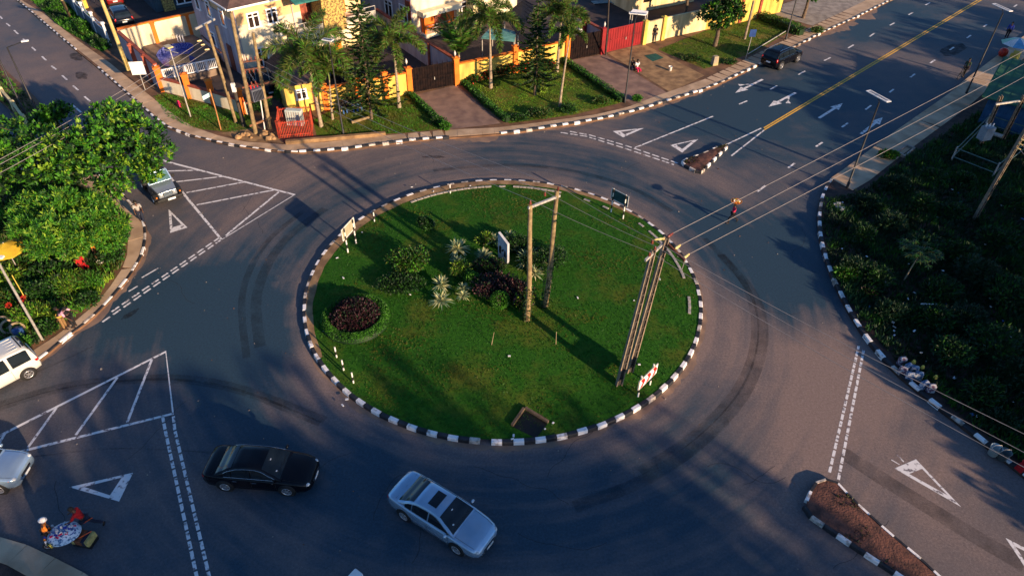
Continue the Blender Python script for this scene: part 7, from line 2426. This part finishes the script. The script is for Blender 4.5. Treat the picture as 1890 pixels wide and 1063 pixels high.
# ------------------------------------------------------------------ west block: trees and weeds
B = g(140, 348)
cl = [((G(px, py, z)), r) for px, py, z, r in ((205, 225, 5.6, 1.7), (255, 245, 5.2, 1.5), (170, 262, 5.4, 1.8), (240, 285, 4.6, 1.4), (285, 278, 4.4, 1.2), (268, 312, 3.8, 1.0), (120, 275, 5.2, 1.5), (70, 262, 5.0, 1.4), (25, 250, 4.8, 1.4), (60, 305, 4.6, 1.5), (10, 300, 4.6, 1.5), (115, 318, 4.2, 1.3), (190, 312, 4.4, 1.5), (232, 215, 5.4, 1.2), (-30, 270, 4.6, 1.6), (215, 340, 3.6, 0.9), (-30, 330, 4.4, 1.6))]
broadleaf('almond_tree', 'big bright green broad leaved tree overhanging the jeep', B, cl, 17500, .32, .19, (L_BRIGHT, L_BRIGHT, L_MID, L_MID, L_DARK, L_DARK, L_YELLOW), 31, 'trees of the left corner', .26, fork=B + Vector((.3, .8, 2.6)))
B = g(100, 262); broadleaf('almond_tree', 'small tree top with a bare stem beside the left road', B, [(G(92, 215, 3.0), .9), (G(112, 205, 3.2), .7), (G(75, 222, 2.8), .6)], 1500, .34, .2, (L_MID, L_BRIGHT, L_DARK), 32, 'trees of the left corner', .08)
B = g(124, 486)
cl = [((G(px, py, z)), r) for px, py, z, r in ((60, 388, 3.2, 1.2), (115, 380, 3.6, 1.3), (170, 385, 3.3, 1.2), (208, 408, 2.9, .95), (155, 420, 3.2, 1.2), (98, 425, 3.4, 1.2), (52, 420, 3.0, 1.0), (200, 440, 2.4, .8), (130, 452, 2.6, 1.0), (75, 455, 2.6, .9))]
broadleaf('mango_tree', 'yellow green feathery tree over the seated people at the left corner', B, cl, 18000, .27, .085, (L_BRIGHT, L_YELLOW, L_BRIGHT, L_MID, L_MID), 33, 'trees of the left corner', .12)
WP = [XY(g(*p)) for p in [(-120, 300), (0, 312), (110, 335), (165, 352), (205, 392), (230, 430), (232, 462), (224, 490), (206, 518), (174, 556), (134, 590), (90, 622), (55, 644), (0, 672), (-60, 700), (-120, 700)]]
tufts('weeds', WP, 9000, .34, (L_DARK, L_MID, L_OLIVE, L_BRIGHT, L_YELLOW), lambda x, y: KZ, 4, .07, spread=.12)
GW = 'wild shrubs in the left corner'
for px, py, r, h, n, L, W, ms, lab in (
        (15, 520, 1.0, .6, 1300, .28, .09, (L_OLIVE, L_YELLOW, L_MID), 'leafy shrub below the yellow parasol at the left edge'), (45, 500, .9, .55, 1100, .26, .11, (L_MID, L_OLIVE, L_DARK), 'broad leaved shrub right of the yellow parasol'), (95, 510, 1.0, .5, 1300, .3, .16, (L_MID, L_DARK, L_DARK), 'dark cocoyam like shrub left of the feathery tree trunk'),
        (90, 545, 1.1, .6, 1700, .16, .08, (L_DARK, L_MID, L_MID), 'rounded dark green shrub in the middle of the weeds'), (130, 530, 1.2, .45, 1500, .34, .045, (L_YELLOW, L_OLIVE, L_BRIGHT), 'yellowish grassy clump below the feathery tree'), (165, 525, 1.0, .4, 1200, .3, .05, (L_BRIGHT, L_OLIVE, L_MID), 'green grassy clump below the red shirted person'), (182, 532, .6, .45, 900, .12, .07, (L_MID, L_BRIGHT), 'round bright green shrub right of the grassy clumps'),
        (205, 480, .8, .5, 1000, .2, .1, (L_MID, L_DARK), 'dark green shrub close to the pavement curve'), (222, 445, .7, .5, 900, .2, .1, (L_DARK, L_MID), 'dark shrub at the pavement by the walking person'), (65, 590, 1.1, .45, 1500, .32, .06, (L_YELLOW, L_OLIVE, L_BRIGHT), 'yellow green strappy clump behind the grey post'), (95, 585, .9, .4, 1100, .26, .06, (L_OLIVE, L_MID, L_YELLOW), 'strappy clump beside the person in tan trousers'),
        (50, 640, .55, .45, 900, .11, .07, (L_MID, L_BRIGHT), 'small round bright shrub above the white van'), (90, 615, .7, .4, 900, .16, .09, (L_MID, L_DARK), 'shrub at the foot of the grey post'), (165, 560, .7, .35, 800, .17, .09, (L_DARK, L_MID), 'low dark shrub right of the bending pair'), (12, 560, .9, .5, 1100, .2, .1, (L_DARK, L_MID, L_OLIVE), 'dark shrub at the left edge above the tyres'), (45, 545, .8, .4, 900, .24, .07, (L_OLIVE, L_BRIGHT), 'olive clump crossed by the thin yellow stick')):
    bush('wild_shrub', lab, 'shrub', g(px, py), (r, r * .8, h), n, L, W, ms, GW, blobs=6)
for px, py, lab in ((54, 566, 'pink red blossom nearest the grey post'), (50, 575, 'pink red blossom just below the topmost one by the grey post'), (26, 581, 'pink red blossom left of the grey post')):
    p = g(px, py); b = MB(); leafball(b, (0, 0, .7), (.14, .14, .12), 60, .1, .07, (L_RED,), .3); o = b.build('blossom', None, p); b = MB(); b.tube([(0, 0, 0), (0, 0, .7)], .012, L_MID, 5); b.build('stem', o); tag(o, lab, 'flower', 'red blossoms in the weeds')
p = G(10, 456, 2.3); p.z = KZ; t = thing('parasol', 'bright yellow parasol at the left edge among the weeds', 'umbrella', p)
M_YP = MAT('parasol_yellow', (0.55, 0.36, 0.02), (0.42, 0.27, 0.02), scale=2, rough=.8); b = MB(); b.lathe([(.01, 2.45), (.5, 2.3), (1.05, 2.02), (1.06, 1.94)], (0, 0, 0), M_YP, 8, False); b.build('canopy', t); b = MB(); b.cyl((0, 0, 0), (0, 0, 2.5), .03, M_STEEL, 7); b.build('pole', t)
for px, py, a, lab in ((10, 606, 20, 'bare tan tyre ring nearest the left edge'), (22, 612, 50, 'bare tan tyre ring leaning on its neighbour'), (38, 616, 80, 'tan tyre ring beside the blue drum')):
    b = MB(); M = Matrix.Rotation(RAD(55), 3, 'X'); b.lathe([(.36 + .07 * math.cos(x), .07 * math.sin(x)) for x in [2 * PI * k / 8 for k in range(9)]], (0, 0, .36), MAT('tan_rubber', (0.34, 0.25, 0.16), (0.2, 0.15, 0.1), scale=5), 20, True, M); tag(b.build('tyre', None, g(px, py), RAD(a)), lab, 'tyre', 'tyres behind the white van')
b = MB(); b.lathe([(.002, 0), (.26, 0), (.27, .3), (.26, .6), (.002, .62)], (0, 0, 0), MAT('drum_blue', (0.03, 0.08, 0.22), (0.02, 0.05, 0.15), scale=3, rough=.4), 14); tag(b.build('drum', None, g(40, 622)), 'small blue drum behind the white van', 'drum')
a = g(55, 565); b = MB(); b.tube([Vector((0, 0, 0)), G(22, 508, 2.4) - a], .025, F_YEL, 5); tag(b.build('stick', None, a), 'thin yellow stick standing in the weeds by the grey post', 'stick')
p = g(187, 487); b = MB(); b.lathe([(.002, 0), (.13, 0), (.2, .22), (.21, .23), (.18, .2), (.12, .02)], (0, 0, 0), M_SIGNW, 14); tag(b.build('basin', None, p), 'white basin on the ground by the person in orange', 'basin')

# ------------------------------------------------------------------ right verge
RP = [XY(p) for p in rk] + [XY(g(*p)) for p in [(1552, 366), (1592, 348), (1662, 293), (1722, 249), (1792, 198), (1990, 60), (2150, 500), (2120, 980)]]
RPI = [XY(g(*p)) for p in [(1960, 920), (1890, 860), (1800, 790), (1700, 706), (1640, 652), (1600, 610), (1566, 560), (1540, 505), (1524, 455), (1518, 410), (1526, 372), (1560, 362), (1600, 350), (1668, 298), (1730, 256), (1800, 215), (1960, 150), (2060, 500), (2060, 900)]]
tufts('weeds', RPI, 21000, .42, (L_WEED, L_DARK, L_WEED, L_MID, L_WEED), lambda x, y: KZ, 4, .075, spread=.14)
GV = 'wild shrubs on the right verge'
VP = [(1690, 460, 1.3, .5), (1640, 420, .9, .35), (1590, 445, .8, .3), (1620, 520, .9, .35), (1570, 505, .7, .35), (1730, 540, 1.1, .4), (1760, 470, 1.0, .35), (1800, 520, 1.2, .45), (1840, 450, 1.2, .4), (1860, 560, 1.3, .5), (1780, 600, 1.2, .45), (1720, 600, 1.0, .4), (1820, 650, 1.3, .45), (1870, 700, 1.2, .45), (1750, 660, .9, .35), (1680, 590, .8, .3), (1640, 585, .8, .35), (1700, 390, 1.0, .35), (1760, 400, .9, .35), (1650, 350, .9, .3), (1720, 330, .9, .3), (1780, 340, .8, .3), (1600, 385, .7, .25), (1860, 380, 1.0, .4), (1800, 730, .9, .35), (1840, 780, .7, .3)]
TON = [((L_WEED, L_DARK, L_MID), 'dark green'), ((L_WEED, L_WEED, L_DARK), 'blackish green'), ((L_MID, L_DARK, L_WEED), 'mid green')]
where = ['around the cassava stem', 'above the cassava stem', 'left of the pale rag', 'between the kerb and the cassava', 'nearest the kerb bend', 'right of the cassava stem', 'halfway to the leaning post', 'below the leaning post', 'right behind the leaning post', 'at the right edge in mid height', 'below the white tube', 'right of the white tube', 'far right below mid height', 'at the right edge above the buckets', 'behind the paper sacks', 'left of the white tube', 'by the kerb below mid height', 'above mid verge', 'left of the leaning post foot', 'by the near lamp post', 'below the drain frame', 'in front of the transformer yard', 'beside the pale rag', 'right of the leaning post at the edge', 'above the buckets', 'nearest the buckets']
for i, (px, py, r, h) in enumerate(VP):
    ms, tn = TON[i % 3]
    bush('weed_shrub', tn + ' shrub ' + where[i], 'shrub', g(px, py), (r * 1.15, r, h * (1.2 + .9 * ((i * 7) % 5) / 4)), int(1500 * r), .24, .085, ms, GV, blobs=7)
bush('weed_shrub', 'bright yellow green shrub at the kerb bend of the right verge', 'shrub', g(1560, 512), (.8, .6, .4), 900, .22, .09, (L_MID, L_BRIGHT, L_OLIVE), GV, blobs=5)
bush('weed_shrub', 'yellow green shrub beside the pavement drain frame', 'shrub', g(1640, 292), (.8, .5, .35), 900, .2, .09, (L_MID, L_BRIGHT, L_OLIVE), GV, blobs=5)
bush('weed_shrub', 'green shrub with a reddish tint near the bottom of the verge', 'shrub', g(1600, 545), (.7, .6, .35), 800, .2, .09, (L_PURP, L_MID, L_DARK), GV, blobs=4)
# cassava
B = g(1668, 518); t = thing('cassava_plant', 'tall cassava plant with a bare stem and star shaped leaves on the right verge', 'plant', B)
b = MB(); b.tube([(0, 0, 0), (.15, .1, .9), (.45, .35, 1.9)], [.05, .04, .03], M_STICK, 7); b.build('stem', t)
b = MB(); ks = [b.mi(m) for m in (L_MID, L_DARK, L_OLIVE, L_WEED)]
for i in range(44):
    d = rdir(); d.z = abs(d.z) * .5; o0 = Vector((.45, .35, 1.9)); e = o0 + Vector((d.x * 1.3, d.y * 1.3, d.z * .7 - .1)) * rnd.uniform(.5, 1.1)
    b.tube([o0, e], .008, L_OLIVE, 3)
    for k in range(7):
        a = 2 * PI * k / 7; leaf(b, e, Vector((math.cos(a), math.sin(a), -.25)).normalized(), rnd.uniform(.25, .4), .08, rnd.choice(ks), .01, Vector((0, 0, 1)))
b.build('leaves', t)
# litter on the verge, loose objects
b = MB()
for _ in range(85):
    px, py = rnd.uniform(1540, 1890), rnd.uniform(330, 860); p = g(px, py)
    if in_poly(p.x, p.y, RPI): b.box(p + Vector((0, 0, rnd.uniform(.05, .4))), (rnd.uniform(.05, .22), rnd.uniform(.05, .15), .03), rnd.choice((M_LIT, M_LIT, M_STEEL, F_JEAN)), rz=rnd.uniform(0, 3))
tag(b.build('litter'), 'scraps of pale litter scattered in the weeds of the right verge', 'litter', kind='stuff')
p = g(1548, 388); b = MB()
for i in range(9): b.box((rnd.uniform(-.15, .15), -.35 + .1 * i, .25 + .05 * math.sin(i)), (rnd.uniform(.2, .4), .16, .05), MAT('rag', (0.30, 0.32, 0.32), (0.2, 0.21, 0.22), scale=5), rz=rnd.uniform(-.4, .4), M=None)
tag(b.build('rag', None, p), 'crumpled pale rag hanging in the weeds near the kerb', 'rag')
a = g(1696, 568); b = MB(); b.tube([Vector((0, 0, .3)), G(1728, 562, .5) - a], .05, M_SIGNW, 7); tag(b.build('plastic_tube', None, a), 'white plastic tube lying in the right verge', 'tube')
GS_ = 'printed paper sacks behind the right kerb'
M_SACK = MAT('printed_sack', (0.40, 0.42, 0.46), (0.05, 0.11, 0.22), scale=5, lo=.46, hi=.54); M_SACK2 = MAT('printed_sack_red', (0.40, 0.40, 0.42), (0.12, 0.06, 0.10), scale=6, lo=.45, hi=.52)
for px, py, m, lab in ((1662, 672, M_SACK2, 'furthest printed sack in the row behind the kerb'), (1672, 684, M_SACK, 'second furthest printed sack behind the kerb'), (1663, 690, M_SACK2, 'flat printed sack lying against the kerb'), (1684, 688, M_SACK, 'printed sack beside the yellow wrapper'), (1692, 699, M_SACK, 'printed sack in the middle of the row by the kerb'), (1676, 700, M_SACK, 'pale sack leaning on the kerb block'), (1702, 716, M_SACK, 'upright blue printed sack near the end of the row'), (1715, 722, M_SACK2, 'last printed sack nearest the buckets')):
    b = MB(); ar_ = rnd.uniform(-.5, .5); b.box((0, 0, .24), (.40, .26, .48), m, rz=ar_, taper=.92); b.box((0, 0, .50), (.3, .1, .05), m, rz=ar_); tag(b.build('sack', None, g(px, py), bevel=.025), lab, 'sack', GS_)
for px, py, lab in ((1681, 678, 'yellow wrapper between the furthest sacks'), (1697, 688, 'yellow wrapper above the middle sack'), (1721, 706, 'yellow wrapper at the last sack')):
    b = MB(); b.box((0, 0, .45), (.2, .16, .22), F_YEL, rz=rnd.uniform(0, 2), taper=.6); tag(b.build('wrapper', None, g(px, py), bevel=.03), lab, 'wrapper', 'yellow wrappers on the sacks')
for px, py, m, lab in ((1831, 838, MAT('bucket_pale', (0.45, 0.55, 0.56), scale=3, rough=.4), 'pale bucket on the kerb at the right edge'), (1848, 846, MAT('bucket_smoke', (0.12, 0.16, 0.17), scale=3, rough=.3), 'dark see through bucket beside the pale one')):
    b = MB(); b.lathe([(.002, 0), (.19, 0), (.25, .52), (.265, .53), (.24, .50), (.18, .03), (.002, .02)], (0, 0, 0), m, 16); b.tube([(-.25, 0, .5), (-.15, 0, .3 + .38), (.15, 0, .68), (.25, 0, .5)], .012, M_STEEL, 5); tag(b.build('bucket', None, g(px, py)), lab, 'bucket', 'buckets on the right kerb')
p = g(1884, 866); b = MB(); b.box((0, 0, .2), (.5, .35, .35), F_RED, rz=.4, taper=.85); b.ball((.1, .1, .42), .16, F_RED, 8, 6); tag(b.build('bag', None, p), 'bright red bag on the kerb at the right edge', 'bag')
b = MB(); P = [g(1655, 283), g(1672, 271), g(1686, 277), g(1668, 292)]
for i in range(4): b.beam(P[i] - P[0] + Vector((0, 0, .1)), P[(i + 1) % 4] - P[0] + Vector((0, 0, .1)), .15, .25, M_CONC)
tag(b.build('square_drain', None, P[0]), 'square concrete drain frame beside the right pavement', 'drain')
# kiosk and transformer yard
B = g(1801, 232); d = (g(1850, 246) - B); an = math.atan2(d.y, d.x)
t = thing('kiosk', 'blue corrugated container kiosk under a green sheet roof', 'kiosk', B, an)
M_CBL = MAT('container_blue', (0.035, 0.11, 0.22), (0.02, 0.07, 0.15), scale=2, rough=.5); M_GRF = MAT('roof_green', (0.035, 0.13, 0.055), (0.02, 0.07, 0.045), scale=.9, rough=.7, bump=.2)
L = 3.6; b = MB(); b.box((L / 2, 1.6, 1.2), (L, 3.0, 2.4), M_CBL)
for k in range(16): b.box((.12 + (L - .24) * k / 15, .085, 1.2), (.10, .05, 2.2), M_CBL)
b.build('container', t)
b = MB(); b.add([(-.5, -.4, 2.5), (L + 3, -.4, 2.55), (L + 3, 8, 3.3), (-.9, 8, 3.2), (-.5, -.4, 2.58), (L + 3, -.4, 2.63), (L + 3, 8, 3.38), (-.9, 8, 3.28)], [(3, 2, 1, 0), (4, 5, 6, 7), (0, 1, 5, 4), (1, 2, 6, 5), (2, 3, 7, 6), (3, 0, 4, 7)], M_GRF)
for k in range(12): b.beam((-.5 + k * .6, -.4, 2.61), (-.7 + k * .63, 8, 3.32), .05, .04, M_GRF)
b.build('roof', t)
b = MB()
for x, y in ((-.3, 7.5), (L + 2.6, 7.5), (L + 2.6, 0)): b.cyl((x, y, 0), (x, y, 3.0), .06, M_STEEL, 7)
b.build_each('post', t)
# concrete transformer frame on the right
B1, B2 = g(1809, 268), g(1849, 260); T1, T2 = G(1848, 178, 5.4), G(1892, 176, 5.6)
t = thing('transformer_frame', 'pair of concrete posts with a platform and transformer on the right verge', 'utility pole', B1, group='utility poles')
for p, q in ((B1, T1), (B2, T2)): concrete_post('pole', p - B1 - Vector((0, 0, .1)), q - B1, (1, .3, 0), .3, .22, t, .2)
b = MB(); a, e = G(1812, 240, 2.2), G(1850, 252, 2.2); b.beam(a - B1, e - B1, .5, .1, M_CONC); b.beam(G(1838, 193, 5.0) - B1, G(1895, 185, 5.0) - B1, .1, .12, M_STEEL); b.build_each('crossarm', t)
b = MB(); q = G(1818, 250, 2.4) - B1; b.box(q + Vector((0, 0, .2)), (.8, .6, 1.0), MAT('transformer_pale', (0.26, 0.30, 0.32), (0.18, 0.2, 0.22), scale=2), rz=.3)
for k in range(3): insulator(b, q + Vector((-.25 + .25 * k, 0, .7)), (0, 0, 1), .06, .3, M_SIGNW)
b.build('transformer', t)
B = g(1797, 406); T = G(1890, 245, KZ + 6.8); T2 = B + (T - B) * 1.15
t = thing('utility_pole', 'leaning grey concrete pole in the dark right verge', 'utility pole', B, group='utility poles'); concrete_post('pole', (0, 0, -.2), T2 - B, (1, .4, 0), .26, .18, t, .2)
b = MB(); q = B + (T - B) * .9; 
for k in range(3): insulator(b, q - B + Vector((-.05, -.1, .25 - .3 * k)), (.7, -.7, 0), .06, .3, M_PORCY)
b.build_each('insulator', t)
for k in range(3): wire(('upper', 'middle', 'lower')[k] + ' wire from the leaning pole to the right edge', q + Vector((.1, -.25, .25 - .3 * k)), G(1980, 345 + 16 * k, 5.0), .1, .012)
P = [g(1754, 300), g(1815, 238), g(1905, 268), g(1830, 330)]
t = thing('fence', 'rusty pipe fence around the transformer on the right verge', 'fence', P[0]); 
b = MB()
for i in range(4):
    a, e = P[i] - P[0], P[(i + 1) % 4] - P[0]
    for z in (.5, 1.2): b.tube([a + Vector((0, 0, z)), e + Vector((0, 0, z))], .04, MAT('pipe_green', (0.10, 0.16, 0.14), (0.06, 0.1, 0.09), scale=4), 6)
b.build('rail', t)
for p in P:
    b = MB(); b.cyl(p - P[0], p - P[0] + Vector((0, 0, 1.35)), .06, M_STEEL, 7); b.build('post', t)
# parasol with coolers at the upper right
p = g(1862, 113); t = thing('parasol', 'blue and white panelled parasol over the roadside drinks seller', 'umbrella', p)
cols = (F_WHT, MAT('parasol_blue', (0.10, 0.30, 0.50), scale=3), F_WHT, MAT('parasol_mint', (0.35, 0.60, 0.42), scale=3)); b = MB()
for k in range(8):
    b.lathe([(.01, 2.3), (.75, 2.08), (1.45, 1.72)], (0, 0, 0), cols[k % 4], 1, False, None, 2 * PI * k / 8, 2 * PI * (k + 1) / 8)
b.build('canopy', t); b = MB(); b.cyl((0, 0, 0), (0, 0, 2.35), .03, M_STEEL, 7); b.build('pole', t)
for px, py, lab in ((1849, 104, 'red round cooler in front of the roadside parasol'), (1876, 86, 'red round cooler behind the roadside parasol')):
    b = MB(); b.lathe([(.002, 0), (.3, 0), (.42, .3), (.38, .65), (.2, .8), (.002, .82)], (0, 0, 0), MAT('cooler_red', (0.62, 0.05, 0.03), (0.4, 0.03, 0.02), scale=3, rough=.4), 14); tag(b.build('cooler', None, g(px, py)), lab, 'cooler', 'red coolers by the parasol')
b = MB(); b.box((0, 0, .4), (1.4, .7, .8), F_YEL, rz=.8, taper=.9); tag(b.build('crate', None, g(1869, 112), bevel=.03), 'yellow crate under the roadside parasol', 'crate')
# bicycle of the walker in green
p = G(1772, 144, 0); t = thing('bicycle', 'dark bicycle pushed by the person in green', 'bicycle', p, face((1777, 141), (1745, 160)))
for x in (-.5, .5):
    b = MB(); M = Matrix(((1, 0, 0), (0, 0, 1), (0, 1, 0))); b.lathe([(.31 + .022 * math.cos(v), .022 * math.sin(v)) for v in [2 * PI * k / 6 for k in range(7)]], (x, 0, .33), M_RUB, 20, True, M)
    for k in range(6): b.beam((x, 0, .33), (x + .3 * math.cos(k * PI / 3), 0, .33 + .3 * math.sin(k * PI / 3)), .006, .006, M_STEEL)
    b.build('wheel', t)
b = MB()
for a, e in (((-.5, 0, .33), (-.1, 0, .33)), ((-.1, 0, .33), (-.2, 0, .8)), ((-.2, 0, .75), (.35, 0, .8)), ((-.1, 0, .33), (.35, 0, .75)), ((.5, 0, .33), (.34, 0, .95)), ((-.5, 0, .33), (-.2, 0, .75))): b.cyl(a, e, .02, M_TRIM, 6)
b.build('frame', t); b = MB(); b.tube([(.3, -.25, .98), (.34, 0, .95), (.3, .25, .98)], .016, M_TRIM, 6); b.build('handlebar', t); b = MB(); b.box((-.22, 0, .84), (.24, .14, .06), M_TRIM); b.build('saddle', t)
# white bin at the bottom edge
B = G(656, 1078); b = MB(); b.box((0, 0, .3), (.5, .7, .6), M_SIGNW, rz=RAD(-35), taper=.92); tag(b.build('cool_box', None, B, bevel=.06), 'white plastic box cut by the bottom edge of the picture', 'box')
# ------------------------------------------------------------------ unseen neighbourhood outside the frame; tall rear tree rows added for their shade
def plain_house(label, x0, y0, x1, y1, h, rise=1.6):
    t = thing('house', label, 'house', ((x0 + x1) / 2, (y0 + y1) / 2, 0), group='houses around the crossing')
    w_, d_ = x1 - x0, y1 - y0
    b = MB(); b.box((0, 0, h / 2), (w_, d_, h), M_PALE); b.build('wall', t)
    b = MB(); e = .5; b.add([(-w_ / 2 - e, -d_ / 2 - e, h), (w_ / 2 + e, -d_ / 2 - e, h), (w_ / 2 + e, d_ / 2 + e, h), (-w_ / 2 - e, d_ / 2 + e, h), (-w_ / 4, 0, h + rise), (w_ / 4, 0, h + rise)], [(0, 1, 5, 4), (1, 2, 5), (2, 3, 4, 5), (3, 0, 4), (3, 2, 1, 0)], M_BROOF); b.build('roof', t)
    for k in range(int(w_ / 3)):
        for z in ((1.6, 4.4) if h > 5 else (1.6,)):
            window(t, -w_ / 2 + 1.5 + 3 * k, z, 1.2, 1.3, y=-d_ / 2); window(t, -w_ / 2 + 1.5 + 3 * k, z, 1.2, 1.3, y=d_ / 2, sgn=1)
    return t


plain_house('low house beyond the right verge outside the picture', 36, -3, 46, 9, 4.6)
NT = 'unseen trees shading the crossing'
k = 0
for x, y, h, r in ((31.5, 13.5, 5.2, 2.0), (33.5, 9.5, 5.6, 2.2), (31.5, 17.5, 5.0, 2.0), (34, 21.5, 5.6, 2.2), (35.5, 26, 6.0, 2.4), (38, 30.5, 6.2, 2.5), (42, 34, 6.5, 2.5), (39.5, 21, 7.0, 2.8), (41, 14, 6.4, 2.6), (46, 38, 8.5, 2.8), (49, 33, 9.5, 3.0), (52, 39, 9.5, 3.0), (56, 35, 10.5, 3.2), (53, 45, 9.0, 2.8), (59, 43, 10.5, 3.2), (64, 50, 10.0, 3.2), (68, 56, 10.0, 3.2), (73, 62, 10.5, 3.3), (44, 28, 7.5, 2.8), (47, 23, 7.5, 2.8), (79, 57, 12, 3.5), (70, 44, 12.5, 3.5), (-9.5, 1.0, 6.4, 1.5), (14.0, -17.0, 15.0, 3.6), (17.7, -15.4, 15.3, 3.6), (21.4, -17.0, 15.6, 3.6), (25.1, -15.4, 15.0, 3.6), (28.8, -17.0, 15.3, 3.6), (32.5, -15.4, 15.6, 3.6), (36.2, -17.0, 15.0, 3.6), (39.9, -15.4, 15.3, 3.6), (16, -22, 15.5, 3.6), (24, -23, 16, 3.6), (32, -23, 16, 3.6), (27, -9, 9.5, 2.6), (14, -10, 9, 2.4), (21, -6, 7.6, 2.2), (8, -6, 7.2, 1.9), (3, -9, 7.5, 2.0), (1, -15, 9, 2.2), (85, 66, 12.5, 3.5)):
    B = Vector((x, y, KZ)); q = random.Random(k)
    cl = [(B + Vector((q.uniform(-.7, .7) * r, q.uniform(-.7, .7) * r, h - r * q.uniform(.6, 1.5))), r * q.uniform(.6, .85)) for _ in range(9 if h > 14 else 6)]
    broadleaf('shade_tree', 'unseen leafy green tree outside the picture, placed to shade the crossing', B, cl, 5200 if h > 14 else 3600, .42, .26, (L_MID, L_DARK, L_MID), 50 + k, NT, .18)
    k += 1
